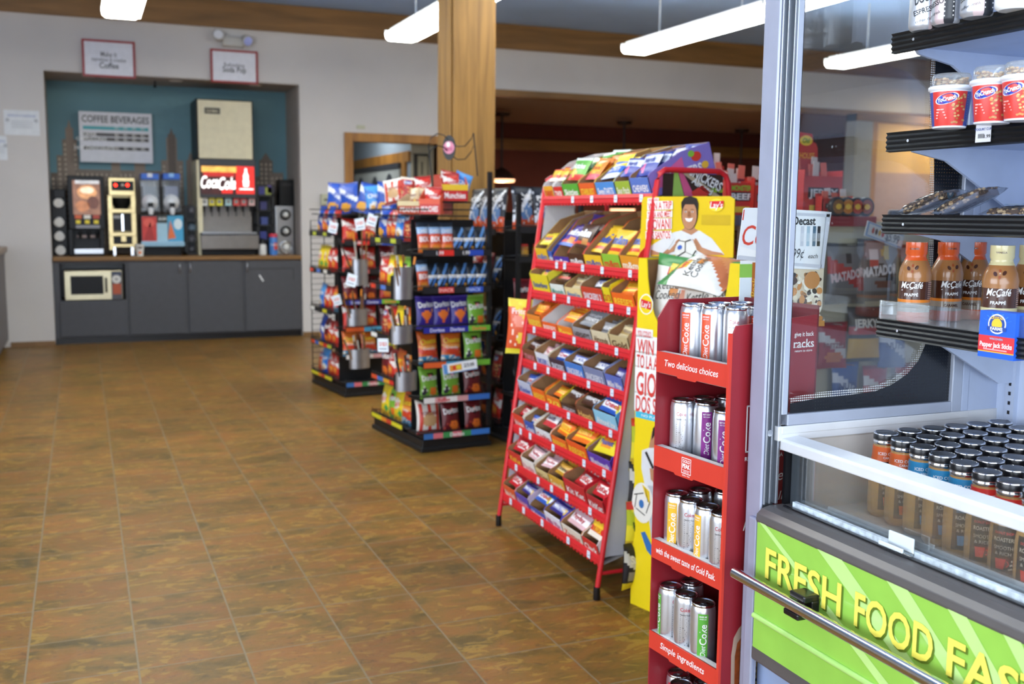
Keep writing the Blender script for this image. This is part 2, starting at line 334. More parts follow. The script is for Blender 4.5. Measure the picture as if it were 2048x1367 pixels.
# big timber post
pl, pr = 2.35, 2.645; g = G(); g.box(pl, 6.7, 0, pr, 7.0, CEIL, POSTW)
g.box(pl - .018, 6.72, 0, pl, 6.98, CEIL, POSTW); g.box(pr, 6.72, 0, pr + .018, 6.98, CEIL, POSTW)
struct('trim_post', g, .006)
# window frames where the daylight comes in
ALU = mat('window_aluminium', '8e9296', .4, .6)
g = G()
for x in (-3.3, -1.5, .3, 2.05): g.box(x, Y0 - .08, .45, x + .06, Y0 - .02, 2.65, ALU)
g.box(-3.3, Y0 - .08, .45, 2.1, Y0 - .02, .5, ALU); g.box(-3.3, Y0 - .08, 2.6, 2.1, Y0 - .02, 2.65, ALU); struct('window_1', g)
g = G()
for y in (-.7, 1.6, 3.85): g.box(X0 - .08, y, .75, X0 - .02, y + .06, 2.5, ALU)
g.box(X0 - .08, -.7, .75, X0 - .02, 3.9, .8, ALU); g.box(X0 - .08, -.7, 2.45, X0 - .02, 3.9, 2.5, ALU); struct('window_2', g)
# ------------------------------------------------------------------ ceiling strip lights
LENS = mat('lit_prismatic_lens', 'fffdf2', .4, emit=10., var=.01); HOUS = mat('luminaire_housing', 'c4c6c8', .4)
def strip(x, yfar, n, what):
    zb = 3.1; w = .31
    for k in range(n):
        y1 = yfar - k * 2.44
        t = thing('strip_light', what[k], 'ceiling light', (x, y1, zb), 0, 'fluorescent strip lights')
        g = G(); L = 2.40
        pr = [(-.155, .07), (-.15, .022), (-.12, .0), (.12, .0), (.15, .022), (.155, .07)]
        g.prism(pr, -L, 0, LENS, 'y'); 
        for j in range(48): y = -L + L * (j + .5) / 48; g.box(.15, y - .012, .012, .16, y + .012, .06, LENS)
        obj('diffuser', g, t)
        g = G(); g.box(-.11, -L, .07, .11, 0, .12, HOUS); g.box(-.16, -L - .012, .045, .16, -L, .1, HOUS); g.box(-.16, 0, .045, .16, .012, .1, HOUS); obj('housing', g, t, bev=.008)
        g = G()
        for y in (-.5, -1.9): g.tube([(0, y, .12), (0, y, CEIL - zb)], .008, HOUS)
        obj('hanger', g, t)
strip(.39, 9.9, 3, ['lit strip light over the aisle in front of the coffee sign', 'lit strip light over the aisle, out of view nearer the windows', 'lit strip light over the aisle just inside the windows'])
strip(2.96, 10.0, 2, ['lit strip light half hidden by the timber post', 'lit strip light above the candy racks, out of view overhead'])
strip(5.40, 9.7, 2, ['long lit strip light between the post and the cooler frame', 'lit strip light above the cooler glass, nearer section'])
strip(7.93, 9.6, 2, ['lit strip light seen through the cooler end glass', 'lit strip light beyond the cooler glass, nearer section'])
# ------------------------------------------------------------------ open refrigerated case (near right)
CBLUE = mat('case_liner_enamel', 'b9c6de', .4); CGREY = mat('case_grey_enamel', '9fa6b6', .42); CWHT = mat('case_white_enamel', 'd9dbdc', .35); CTAN = mat('case_well_liner', 'c3beb6', .4)
ALUB = mat('anodised_aluminium', '9aa0a8', .32, .75, var=.1, scale=30, stretch=(20, 20, .4)); ALUD = mat('aluminium_channel', '74797f', .35, .7, var=.15, scale=20, stretch=(20, 20, .3)); ALUL = mat('aluminium_edge', 'a8aec2', .4, .3)
GRN = mat('lime_panel_print', '97cc52', .22, coat=.3); GRN2 = mat('lime_panel_ray', 'bfe58a', .22); YEL = mat('yellow_letters', 'faec62', .3); OLV = mat('letter_shadow', '5f7a1e', .4); GUNM = mat('bumper_grey', '5a5654', .35)
GLASS = clear('case_end_glass', (.97, .99, .99), .45, .0, .006); ACR = clear('clear_acrylic', (.95, .97, .98), .7, .03, .02); WRAP = clear('clear_wrapper', (.98, .985, .99), .6, .12, .02)
def frit_mat():
    m = bpy.data.materials.new('black_frit_dots'); m.use_nodes = True; nt = m.node_tree; N = nt.nodes; L = nt.links; p = N['Principled BSDF']; p.inputs['Base Color'].default_value = (.012, .014, .018, 1); p.inputs['Roughness'].default_value = .25
    tc = N.new('ShaderNodeTexCoord'); vo = N.new('ShaderNodeTexVoronoi'); vo.inputs['Scale'].default_value = 140; vo.inputs['Randomness'].default_value = 0.; L.new(tc.outputs['Object'], vo.inputs['Vector'])
    c = N.new('ShaderNodeMath'); c.operation = 'LESS_THAN'; c.inputs[1].default_value = .3; L.new(vo.outputs['Distance'], c.inputs[0])
    t = N.new('ShaderNodeBsdfTransparent'); t.inputs[0].default_value = (.5, .58, .66, 1); mx = N.new('ShaderNodeMixShader'); L.new(c.outputs[0], mx.inputs[0]); L.new(p.outputs[0], mx.inputs[1]); L.new(t.outputs[0], mx.inputs[2])
    L.new(mx.outputs[0], N['Material Output'].inputs[0]); return m
def dots_mat(name, col, sc, size, back=None, clear_=True):
    m = bpy.data.materials.new(name); m.use_nodes = True; nt = m.node_tree; N = nt.nodes; L = nt.links; p = N['Principled BSDF']; p.inputs['Base Color'].default_value = lin(col) + (1,); p.inputs['Roughness'].default_value = .5
    tc = N.new('ShaderNodeTexCoord'); vo = N.new('ShaderNodeTexVoronoi'); vo.inputs['Scale'].default_value = sc; vo.inputs['Randomness'].default_value = 0.; L.new(tc.outputs['Object'], vo.inputs['Vector'])
    c = N.new('ShaderNodeMath'); c.operation = 'LESS_THAN'; c.inputs[1].default_value = size; L.new(vo.outputs['Distance'], c.inputs[0])
    if clear_:
        t = N.new('ShaderNodeBsdfTransparent'); mx = N.new('ShaderNodeMixShader'); L.new(c.outputs[0], mx.inputs[0]); L.new(t.outputs[0], mx.inputs[1]); L.new(p.outputs[0], mx.inputs[2]); L.new(mx.outputs[0], N['Material Output'].inputs[0])
    else:
        mx = N.new('ShaderNodeMix'); mx.data_type = 'RGBA'; mx.inputs[6].default_value = lin(back) + (1,); mx.inputs[7].default_value = lin(col) + (1,); L.new(c.outputs[0], mx.inputs[0]); L.new(mx.outputs[2], p.inputs['Base Color'])
    return m
FRIT = frit_mat(); FDOT = dots_mat('white_frit_dots', 'd8dcdc', 210, .33); PERF = dots_mat('perforated_back_panel', '2b3342', 62, .14, 'c6d4ec', False)
CYN, CYF, CXF, CXB = -.45, 1.70, 1.255, 1.90     # near end, inner face of the far end, front panel, back panel
case = thing('refrigerated_case', 'open refrigerated drinks case with lime green front panel and steel bumper rail', 'display cooler', (1.5, .6, 0))
case_loc = V((1.5, .6, 0))
def cs(name, g, parent=case, **k):
    o = obj(name, g, parent, (0, 0, 0), **k)
    if parent is case: o.location = -case_loc
    return o
g = G(); g.box(CXF + .03, CYN, .06, CXB + .06, CYF + .02, .535, mat('case_base_blue_grey', '8fa0c0', .4)); g.box(CXF + .06, CYN + .05, 0, CXB, CYF - .03, .06, BLKP); cs('base', g, bev=.006)
cs('base_trim', G().box(CXF + .004, CYN, .52, CXF + .05, CYF + .008, .553, GUNM), bev=.006)
# lime front panel with rays and lettering
g = G(); g.box(CXF, CYN, .553, CXF + .05, CYF - .006, .823, GRN)
g.frame((CXF, 0, 0), (0, -1, 0), (0, 0, 1), .0007)
oy, oz = -.62, .30
for i in range(26):
    a0 = .16 + i * .105; a1 = a0 + .036
    P = []
    for a in (a0, a1):
        c, s_ = math.cos(a), math.sin(a); ts = []
        if s_ > 1e-3: ts = [(.823 - oz) / s_, (.553 - oz) / s_]
        P.append([(oy + c * t, oz + s_ * t) for t in ts])
    q = [P[0][1], P[0][0], P[1][0], P[1][1]]
    q = [(min(max(x, -(CYF - .008)), -CYN), z) for x, z in q]
    if abs(q[1][0] - q[2][0]) > .002: g.poly(q, GRN2, 1)
def fx(px, py): p = aX(px, py, CXF); return -p.y, p.z
for wd, a, b in (('FRESH', -1.660, -1.434), ('FOOD', -1.398, -1.213), ('FAST', -1.183, -.99)):
    for k, m, dx, dz in ((2, OLV, .0035, -.0035), (3, YEL, 0, 0)): g.text(wd, (a + b) / 2 + dx, .7455 + dz, .088, m, k, b - a, bold=.018)
cs('front_panel', g)
g = G(); g.tube([(CXF - .002, CYF - .008, .622), (CXF - .002, CYN, .622)], .006, mat('lime_bead', 'b6e27c', .15)); cs('panel_bead', g)
# grey bullnose ledge under the glass
pr = [(CXF - .002, .823), (CXF, .836), (CXF + .012, .846), (CXF + .03, .85), (1.345, .85), (1.345, .80), (CXF + .01, .80)]
g = G(); g.prism(pr, CYN, CYF - .003, GUNM, 'y'); g.box(1.305, CYN, .85, 1.312, CYF - .02, .853, BLKP); cs('bullnose_ledge', g, bev=.002)
cs('lower_glass', G().box(1.331, CYN, .852, 1.336, CYF - .012, .966, clear('lower_front_glass', (.95, .97, .97), .6, .01, .02)))
cs('glass_gasket', G().box(1.322, CYN, .85, 1.331, CYF - .03, .861, mat('grimy_white_seal', 'cfdbe0', .6, var=.3, scale=60)))
g = G(); g.box(1.318, CYF - .008, .85, 1.333, CYF, .966, BLKP); g.box(1.333, CYF - .034, .85, 1.35, CYF - .004, .966, mat('dark_corner_channel', '3a4046', .3)); cs('corner_channel', g)
g = G(); g.prism([(1.307, .964), (1.307, .985), (1.312, .988), (1.352, .992), (1.352, .97)], CYN, CYF - .002, CWHT, 'y'); cs('top_rail', g, bev=.003)
y = 1.3628; g = G(); g.box(1.302, y - .03, .851, 1.322, y + .03, .858, ACR); g.box(1.316, y - .03, .858, 1.321, y + .03, .884, mat('clear_latch', 'dfe8ea', .2)); g.box(1.298, y - .024, .858, 1.303, y + .035, .866, mat('clear_latch', 'dfe8ea', .2)); cs('glass_latch', g, bev=.002)
# well
g = G(); g.box(1.352, CYN, .80, CXB, CYF, .83, CTAN); cs('well_floor', g)
g = G(); g.box(1.352, CYF, .80, CXB + .04, CYF + .01, 1.0, CTAN); g.box(1.30, CYF - .003, .982, CXB + .03, CYF + .012, 1.013, CWHT); cs('end_liner', g, bev=.002)
g = G(); g.box(1.366, CYN, .83, 1.37, 1.615, .862, CWHT); g.box(1.366, CYN, .83, 1.40, 1.615, .832, CWHT); cs('bottle_stop', g)
# back and end walls
cs('back_panel', G().box(CXB, CYN, .83, CXB + .04, CYF, 2.1, PERF))
g = G(); g.box(1.815, CYF, 1.0, CXB + .04, CYF + .03, 2.1, CBLUE); cs('end_panel', g)
for i, yy in enumerate((1.655, .75)):
    g = G(); g.box(1.888, yy - .012, .86, CXB, yy + .012, 2.08, CBLUE)
    for k in range(56): g.box(1.8872, yy - .003, .88 + k * .0213, 1.888, yy + .003, .888 + k * .0213, BLKP)
    cs('slotted_upright', g)
# aluminium corner post with channel
g = G(); g.box(1.268, CYF + .004, .30, 1.274, CYF + .055, 2.12, ALUL); g.box(1.258, CYF + .002, .30, 1.268, CYF + .03, .822, ALUL); cs('corner_post', g, bev=.004)
g = G(); g.box(1.274, CYF + .012, .55, 1.306, CYF + .05, 2.1, ALUD); g.box(1.2735, CYF + .001, .85, 1.278, CYF + .014, 2.1, ALUB); g.box(1.288, CYF + .004, .85, 1.293, CYF + .014, 2.1, ALUB); g.box(1.301, CYF, .85, 1.308, CYF + .02, 2.1, ALUB); cs('post_channel', g, bev=.0015)
g = G(); g.lathe([(.007, 0), (.007, .01)], CHROME, 12, T=T_((1.283, CYF + .012, 1.0), PI / 2)); cs('post_plug', g)
# end glass in its frame
g = G()
for b in ((1.308, 1.036, 1.3235, 2.08), (1.766, 1.0, 1.795, 2.08), (1.3235, 1.012, 1.766, 1.036)): g.box(b[0], CYF, b[1], b[2], CYF + .024, b[3], mat('glass_frame_enamel', 'b4bccb', .35, .2))
g.box(1.795, CYF, 1.0, 1.815, CYF + .03, 2.1, CBLUE); g.box(1.308, CYF - .004, .996, 1.815, CYF + .02, 1.013, CWHT); cs('glass_frame', g, bev=.002)
cs('end_glass', G().box(1.3235, CYF + .010, 1.036, 1.766, CYF + .016, 2.08, GLASS))
# ceramic frit border with its big round corner
g = G(); yf = CYF + .0092
def gp(px, py): p = aY(px, py, yf); return (p.x, p.z)
inner = [(1580, 806), (1640, 795), (1700, 789), (1750, 782), (1785, 768), (1815, 747), (1836, 722), (1850, 690), (1860, 650), (1866, 560), (1868, 440), (1868, 200), (1868, 40)]
I = [gp(*p) for p in inner]; O_ = []
for i, p in enumerate(inner): a, b = gp(*p); O_.append((a if i < 6 else 1.766, 1.036 if i < 6 else b))
O_[5] = (1.766, 1.036); I[-1] = (I[-1][0], 2.08); O_[-1] = (1.766, 2.08)
for i in range(len(I) - 1): g.add([(I[i][0], yf, I[i][1]), (I[i + 1][0], yf, I[i + 1][1]), (O_[i + 1][0], yf, O_[i + 1][1]), (O_[i][0], yf, O_[i][1])], [(0, 1, 2, 3)], FRIT)
# pale dotted band along the inside edge
nrm = []
for i in range(len(I)):
    a, b = V(I[max(i - 1, 0)]), V(I[min(i + 1, len(I) - 1)]); d = (b - a).normalized(); nrm.append((I[i][0] - d.y * .012, I[i][1] + d.x * .012))
for i in range(len(I) - 1): g.add([(nrm[i][0], yf, nrm[i][1]), (nrm[i + 1][0], yf, nrm[i + 1][1]), (I[i + 1][0], yf, I[i + 1][1]), (I[i][0], yf, I[i][1])], [(0, 1, 2, 3)], FDOT)
g.add([(1.3235, yf, 1.036), (1.331, yf, 1.036), (1.331, yf, 2.08), (1.3235, yf, 2.08)], [(0, 1, 2, 3)], FRIT)
cs('glass_frit', g)
# bumper rail and brackets
g = G(); g.tube([(1.21, CYF + .003, .7135), (1.21, CYN, .7135)], .0115, CHROME, 16); cs('bumper_rail', g)
for i, yy in enumerate((1.515, .6)):
    g = G(); g.box(1.218, yy - .022, .722, CXF, yy + .022, .735, BLKP); g.box(1.205, yy - .022, .69, CXF, yy + .022, .702, BLKP); g.box(1.236, yy - .022, .70, CXF, yy + .022, .724, BLKP); cs('rail_bracket', g, bev=.003)
# canopy with its lamp
g = G(); g.box(1.30, CYN, 2.08, CXB + .06, CYF + .06, 2.2, CGREY); cs('canopy', g, bev=.01)
area('case_canopy_lamp', (1.50, .9, 2.07), (.12, 1.5), (.15, .0, -1), 9, (.80, .90, 1))
SHZ = [1.80, 1.606, 1.442, 1.229]; shelves = []
for i, zt in enumerate(SHZ):
    g = G(); xf = 1.512
    g.box(xf + .004, CYN, zt - .022, CXB, CYF - .034, zt - .006 if i == 3 else zt - .004, CBLUE if i != 3 else CTAN)
    s_ = cs('shelf', g)
    g = G(); pr = [(xf + .012, zt - .036)]
    for k in range(4): z = zt - .034 + k * .0095; pr += [(xf + .001, z), (xf + .004, z + .004), (xf, z + .0085)]
    pr += [(xf + .002, zt + .001), (xf + .012, zt + .001)]
    g.prism(pr, CYN, CYF - .032, BLK, 'y'); b = cs('price_channel', g, s_)
    g = G(); g.lathe([(.0001, .0), (.003, .0003), (.003, .002)], CHROME, 12, T=T_((xf, 1.605, zt - .016), PI / 2, 0, -PI / 2)); cs('rivet', g, s_)
    for yy in (1.655, .75):
        g = G(); g.prism([(xf + .05, zt - .022), (CXB - .012, zt - .022), (CXB - .012, zt - .15), (CXB - .05, zt - .15), (xf + .15, zt - .05), (xf + .06, zt - .034)], yy - .004, yy + .004, CBLUE, 'y'); cs('bracket', g, s_)
    if i == 3: g = G(); g.box(xf + .005, CYN, zt, xf + .008, CYF - .034, zt + .041, ACR); cs('acrylic_fence', g, s_)
    if i == 1:
        g = G(); p = aX(1968, 258, xf); g.box(xf - .0015, p.y - .017, zt - .03, xf - .0005, p.y + .017, zt + .001, WHT); g.frame((xf - .0016, p.y, zt - .015), (0, -1, 0), (0, 0, 1), .0003)
        for k in range(9): g.quad(-.011 + k * .0016, -.008, -.0102 + k * .0016, .0, INK)
        g.text('1.99', .01, -.005, .009, INK); g.text('YOGURT CUP', 0, .008, .006, mat('blue_ink', '2a50a0', .5)); cs('price_tag', g, s_)
# ------------------------------------------------------------------ iced coffee bottles in the well
COFF = mat('milky_coffee_bottle', 'b88d56', .12, var=.04, coat=.5); BLAB = mat('bottle_print_black', '2c2320', .4); DOOD = mat('bottle_print_cream', 'c9bba6', .4); CAPT = mat('cap_top_print', '3c3f44', .3, .4, var=.3, scale=80)
def coffee_bottle(key, colh, word):
    prof = [(.0205, 0), (.0262, .002), (.0300, .010), (.0308, .03), (.0308, .085), (.0292, .100), (.0262, .116), (.0246, .128), (.0234, .150)]
    rr = lambda z: next((a[0] + (b[0] - a[0]) * (z - a[1]) / (b[1] - a[1]) for a, b in zip(prof, prof[1:]) if a[1] <= z <= b[1]), .021)
    sh = mat('shoulder_label_' + key, colh, .35)
    body = G().lathe(prof, COFF, 28)
    sl = G(); sl.lathe([(rr(.114) + .0006, .1135), (rr(.117) + .0007, .117), (rr(.13) + .0007, .130), (rr(.14) + .0007, .146)], lambda a, i: BLKP if i == 0 else sh, 28)
    def wr(x, z, k): r = rr(z) + .0007 + .0004 * k; a = x / r; return V((r * math.sin(a), -r * math.cos(a), z))
    sl.text('ICED COFFEE', 0, .133, .008, WINK, 1, fn=wr); sl.text(word, 0, .125, .006, WINK, 1, fn=wr)
    fl = G(); n = 8
    for i in range(n):
        x0, x1 = -.021 + .042 * i / n, -.021 + .042 * (i + 1) / n; [fl.add([wr(x0, a_, 0), wr(x1, a_, 0), wr(x1, b_, 0), wr(x0, b_, 0)], [(0, 1, 2, 3)], BLAB) for a_, b_ in ((.018, .03), (.03, .085), (.085, .1))]
    fl.text('ROASTER', 0, .078, .0095, DOOD, 1, .032, .02, fn=wr); fl.text('SMOOTH', 0, .064, .009, DOOD, 1, .03, .0, fn=wr); fl.text('& RICH', 0, .054, .008, DOOD, 1, .026, 0, fn=wr); fl.text('DONUT SHOP', 0, .089, .006, sh, 1, .03, .02, fn=wr)
    q = [(-.012, .045), (-.010, .027), (.002, .027), (.005, .045)]; [fl.add([wr(-.012 + .0043 * i, .045, 1.5), wr(-.010 + .003 * i, .027, 1.5), wr(-.010 + .003 * (i + 1), .027, 1.5), wr(-.012 + .0043 * (i + 1), .045, 1.5)], [(0, 1, 2, 3)], sh) for i in range(4)]
    for i in range(8): a0, a1 = -1.3 + i * .33, -1.3 + (i + 1) * .33; fl.add([wr(.005 + r * math.cos(a), .037 + r * math.sin(a), 1.5) for a, r in ((a0, .004), (a0, .0056), (a1, .0056), (a1, .004))], [(0, 1, 2, 3)], sh)
    for k in range(3): fl.add([wr(x, z, 1.5) for x, z in ((.010 + .002 * k, .026 + .007 * k), (.016, .028 + .007 * k), (.015, .031 + .007 * k), (.009 + .002 * k, .029 + .007 * k))], [(0, 1, 2, 3)], DOOD)
    cp = G(); cp.lathe([(.0232, .150), (.0249, .151), (.0249, .1565), (.0236, .158), (.0246, .160)], CHROME, 28); cp.lathe([(.0246, .160), (.0246, .171), (.0238, .173)], lambda a, i: BLKP if i == 0 else CHROME, 28); cp.lathe([(.0238, .173), (.0212, .1742), (.0207, .1735)], CHROME, 28)
    ct = G().lathe([(.0207, .1736), (.001, .174)], CAPT, 24)
    t = thing('coffee_bottle', '', 'bottle', (0, 0, -5), 0, 'iced coffee bottles standing in the case well')
    obj('bottle_body', body, t); obj('shoulder_label', sl, t); obj('front_label', fl, t); c = obj('cap', cp, t); obj('cap_top', ct, c); return t
protoB = {k: coffee_bottle(k, c, w_) for k, c, w_ in (('orange', 'd9622c', 'CARAMEL'), ('blue', '2a86b4', 'VANILLA'), ('red', 'd8362f', 'MOCHA'))}
used = {k: False for k in protoB}; LABELS.clear()
tag(case, case['label'], 'display cooler')
def put(proto, used, key, label, loc, rot, group=None):
    if not used.get(key):
        used[key] = True; o = proto[key]; o.location = loc; o.rotation_euler = rot; o['label'] = label; LABELS.setdefault(label, []).append(o)
        if group: o['group'] = group
        return o
    return clone(proto[key], label, loc, rot, group)
for k in range(9):
    y = 1.615 - .0635 * k; x0 = 1.506 - .013 * k; n = 0
    key = 'orange' if k < 2 else 'blue' if k < 5 else 'red'
    for i in range(7):
        x = x0 + .0632 * i + rnd.uniform(-.001, .001)
        if x > 1.862 or x / y > 1.21: break
        lab = f'{key} banded coffee bottle, {ORD[i]} from the rail, {ORD[k]} file from the end liner'
        put(protoB, used, key, lab, (x, y + rnd.uniform(-.0008, .0008), .83), (0, 0, -.75 + (.35 if key != 'red' else .0) - .04 * k + rnd.uniform(-.1, .1) - (.0 if i == 0 else rnd.uniform(0, 3))))
# ------------------------------------------------------------------ frappe bottles on the lowest shelf
def frappe(key, capc, word, trim):
    prof = [(.0285, 0), (.0325, .002), (.033, .006), (.0325, .018), (.0318, .022), (.0318, .085), (.0325, .092), (.0325, .100), (.030, .113), (.0245, .125), (.0205, .133), (.0195, .138), (.0215, .142), (.0215, .165)]
    zs = [p[1] for p in prof]; cc = mat('frappe_wrap_' + key, capc, .25, coat=.4); br = mat('frappe_wrap_brown', '4a2718', .25, coat=.4); tn = mat('frappe_wrap_tan', 'a5703f', .25, coat=.4); lt = mat('frappe_clear_base', 'a59684', .15, coat=.4); orr = mat('frappe_stripe_' + key, trim, .25)
    def mm(a, i): z = (zs[i] + zs[min(i + 1, len(zs) - 1)]) / 2; return cc if z < .02 or z > .128 else lt if z < .042 else orr if z < .048 else br if z < .085 else tn
    prof2 = []
    for a, b in zip(prof, prof[1:]):
        prof2.append(a)
        for z in (.042, .048, .085, .128):
            if a[1] < z < b[1]: prof2.append((a[0] + (b[0] - a[0]) * (z - a[1]) / (b[1] - a[1]), z))
    prof2.append(prof[-1]); zs = [p[1] for p in prof2]
    rr = lambda z: next((a[0] + (b[0] - a[0]) * (z - a[1]) / (b[1] - a[1]) for a, b in zip(prof, prof[1:]) if a[1] <= z <= b[1]), .021)
    def wr(x, z, k): r = rr(min(max(z, .001), .164)) + .0004 + .0003 * k; a = x / r; return V((r * math.sin(a), -r * math.cos(a), z))
    b = G().lathe(prof2, mm, 30)
    lab = G(); lab.text('McCafé', 0, .078, .019, WINK, 1, .046, .012, .28, fn=wr)
    lab.add([wr(x, z, 1) for x, z in ((-.022, .066), (.0, .069), (.02, .075), (.02, .0765), (0, .0705), (-.022, .0675))], [(0, 1, 4, 5), (1, 2, 3, 4)], WINK)
    lab.text('FRAPPÉ', 0, .058, .0085, WINK, 1, .028, .02, fn=wr); lab.text(word, 0, .034, .008, br, 1, .03, .03, fn=wr)
    for cx, cz, ro, m in ((-.008, .112, .5, br), (.008, .114, -.5, br), (0, .118, 0, mat('frappe_bean_red', '9c4b22', .3)), (.0, .106, 0, mat('frappe_bean_red', '9c4b22', .3))):
        s = .0034 if m is br else .0022; lab.add([wr(cx + s * math.cos(t * PI / 5) * math.cos(ro) - 1.4 * s * math.sin(t * PI / 5) * math.sin(ro), cz + s * math.cos(t * PI / 5) * math.sin(ro) + 1.4 * s * math.sin(t * PI / 5) * math.cos(ro), 1) for t in range(10)], [tuple(range(10))], m)
    for r_ in range(9): z = .05 + .004 * r_; lab.add([wr(x, zz, 1) for x, zz in ((.036, z), (.050, z), (.050, z + .002), (.036, z + .002))], [(0, 1, 2, 3)], mat('frappe_small_print', 'b48a78', .4))
    lab.text(word, 0, .152, .005, br, 1, .02, .02, fn=wr)
    t = thing('frappe_bottle', '', 'bottle', (0, 0, -5), 0, 'frappe bottles on the lowest case shelf'); obj('bottle_body', b, t); obj('printing', lab, t); return t
LABELS.pop('', None)
protoF = {'car': frappe('caramel', 'd9581f', 'CARAMEL', 'e8862a'), 'van': frappe('vanilla', 'd9cf9d', 'VANILLA', 'd9cf9d')}; uf = {}
for key, px, py, rz, lab in (('car', 1819, 643, -.95, 'orange capped frappe bottle, at the open end of the lowest shelf'), ('car', 1883, 640, -.42, 'orange capped frappe bottle, second from the open end of the shelf'), ('car', 1937, 637, -1.0, 'orange capped frappe bottle, standing behind the cream capped one'), ('van', 1988, 664, -.9, 'cream capped vanilla frappe bottle behind the blue cheese box'), ('van', 2046, 660, -.85, 'cream capped vanilla frappe bottle cut by the picture edge')):
    p = aZ(px, py, 1.224); put(protoF, uf, key, lab, (p.x + .008, p.y, 1.224), (0, 0, rz))
# cheese box
g = G(); bx, bz, bt = .076, .084, .03; cbl, crd = CB('1f5fd0'), CB('d8343a')
t = thing('cheese_box', 'blue and red box of pepper jack cheese sticks on the lowest shelf', 'food box', tuple(aX(1958, 664, 1.505))[:2] + (1.19,), -PI / 2 + .04)
g.box(0, 0, 0, bx, bt, bz, cbl); g.frame((0, 0, 0), (1, 0, 0), (0, 0, 1), .0003)
g.quad(0, .012, bx, .040, crd); g.quad(0, .010, bx, .012, CB('f0b030'))
for i in range(9): a = PI * (i + .5) / 9; g.poly([(bx / 2, .052), (bx / 2 + .06 * math.cos(a - .07), .052 + .03 * math.sin(a)), (bx / 2 + .06 * math.cos(a + .07), .052 + .03 * math.sin(a))] if False else [(bx / 2 + .012 * math.cos(a), .058 + .010 * math.sin(a)), (bx / 2 + .034 * math.cos(a - .06), .058 + .024 * math.sin(a)), (bx / 2 + .034 * math.cos(a + .06), .058 + .024 * math.sin(a))], CB('3d83ea'), 1)
g.ell(bx / 2, .062, .019, .018, WINK, 2); g.ell(bx / 2, .062, .0165, .0155, CB('234a9c'), 3); g.ell(bx / 2, .061, .011, .011, CB('f3c637'), 4); g.quad(bx / 2 - .02, .050, bx / 2 + .02, .057, CB('234a9c'), 5)
g.text('CRYSTAL', bx / 2, .073, .0065, CB('f3c637'), 6, .026, .03); g.text('FARMS', bx / 2, .0535, .0075, WINK, 6, .026, .03); g.text('Pepper Jack Sticks', bx / 2, .024, .0125, WINK, 3, .068, .02); g.text('WISCONSIN', bx / 2, .035, .005, CB('8fd0f0'), 3); g.quad(.012, .014, .062, .0165, CB('f3a0a0'), 3)
obj('carton', g, t)
# yogurt cups with crunch domes
def yogurt():
    prof = [(.0285, 0), (.0295, .003), (.0362, .064), (.0362, .067), (.0395, .068), (.0395, .0735), (.037, .075)]
    red, pb, wv = PK('d23a32'), PK('3d4f9e'), mat('cup_white', 'e8ecf4', .3)
    zs = [p[1] for p in prof]
    body = G().lathe(prof, lambda a, i: (red if -1.05 < a < .75 else pb) if i == 1 else wv, 40)
    rr = lambda z: .0295 + (z - .003) * .0067 / .061 + .0004
    def wr(x, z, k): r = rr(z) + .0003 * k; a = x / r; return V((r * math.sin(a), -r * math.cos(a), z))
    bl = mat('logo_blue', '1f3fa8', .3); lg = G()
    for s, m, k in ((1.12, WINK, 1), (1, bl, 2)): lg.add([wr(-.010 + s * .019 * math.cos(i * PI / 10) , .051 + s * .0085 * math.sin(i * PI / 10) + .2 * s * .019 * math.cos(i * PI / 10), k) for i in range(20)], [tuple(range(20))], m)
    lg.text('YoCrunch', -.010, .051, .0105, WINK, 3, .033, .03, .2, .2, fn=wr)
    r3 = random.Random(3)
    for i in range(34): x, z = r3.uniform(.0, .024), r3.uniform(.008, .058); lg.add([wr(x + .0026 * math.cos(t_ * PI / 3), z + .002 * math.sin(t_ * PI / 3), 1) for t_ in range(6)], [tuple(range(6))], PK(r3.choice(('c98f52', 'b3763c', 'd9ab70'))))
    for i in range(12): lg.add([wr(x, z, 1) for x, z in ((.030, .010 + i * .0042), (.055, .010 + i * .0042), (.055, .0122 + i * .0042), (.030, .0122 + i * .0042))], [(0, 1, 2, 3)], PK('93a0d0'))
    for i in range(4): lg.add([wr(x, z, 1) for x, z in ((-.028, .016 + i * .005), (-.008 - .002 * i, .016 + i * .005), (-.008 - .002 * i, .018 + i * .005), (-.028, .018 + i * .005))], [(0, 1, 2, 3)], PK('f0b9b0'))
    t = thing('yogurt_cup', '', 'yogurt cup', (0, 0, -5), 0, 'yogurt cups with granola domes'); obj('cup', body, t); obj('printing', lg, t)
    obj('dome_lid', G().lathe([(.0345, .075), (.0335, .092), (.031, .097), (.001, .0985)], clear('dome_plastic', (.97, .98, .98), .6, .05, .16), 32), t)
    gr = G(); OA = [mat('granola_%d' % i, c, .8) for i, c in enumerate(('c49a68', 'a87c4c', 'd8b888'))]
    for i in range(70): a = r3.uniform(0, 2 * PI); q = .029 * math.sqrt(r3.random()); gr.ball((q * math.cos(a), q * math.sin(a), .079 + r3.uniform(0, .010)), r3.uniform(.003, .0048), r3.choice(OA), 6, .6)
    gro = obj('granola', gr, t); gro['kind'] = 'stuff'; return t
LABELS.pop('', None)
protoY = {'y': yogurt()}; uy = {}
for px, py, rz, lab in ((1893, 255, -.70, 'yogurt cup with granola dome standing alone near the shelf end'), (1978, 246, -.95, 'yogurt cup with granola dome beside the price tag'), (2041, 240, -1.2, 'yogurt cup with granola dome cut by the picture edge')):
    p = aZ(px, py, 1.604); put(protoY, uy, 'y', lab, (p.x + .010, p.y + .004, 1.603), (0, 0, rz))
LABELS.pop('', None)
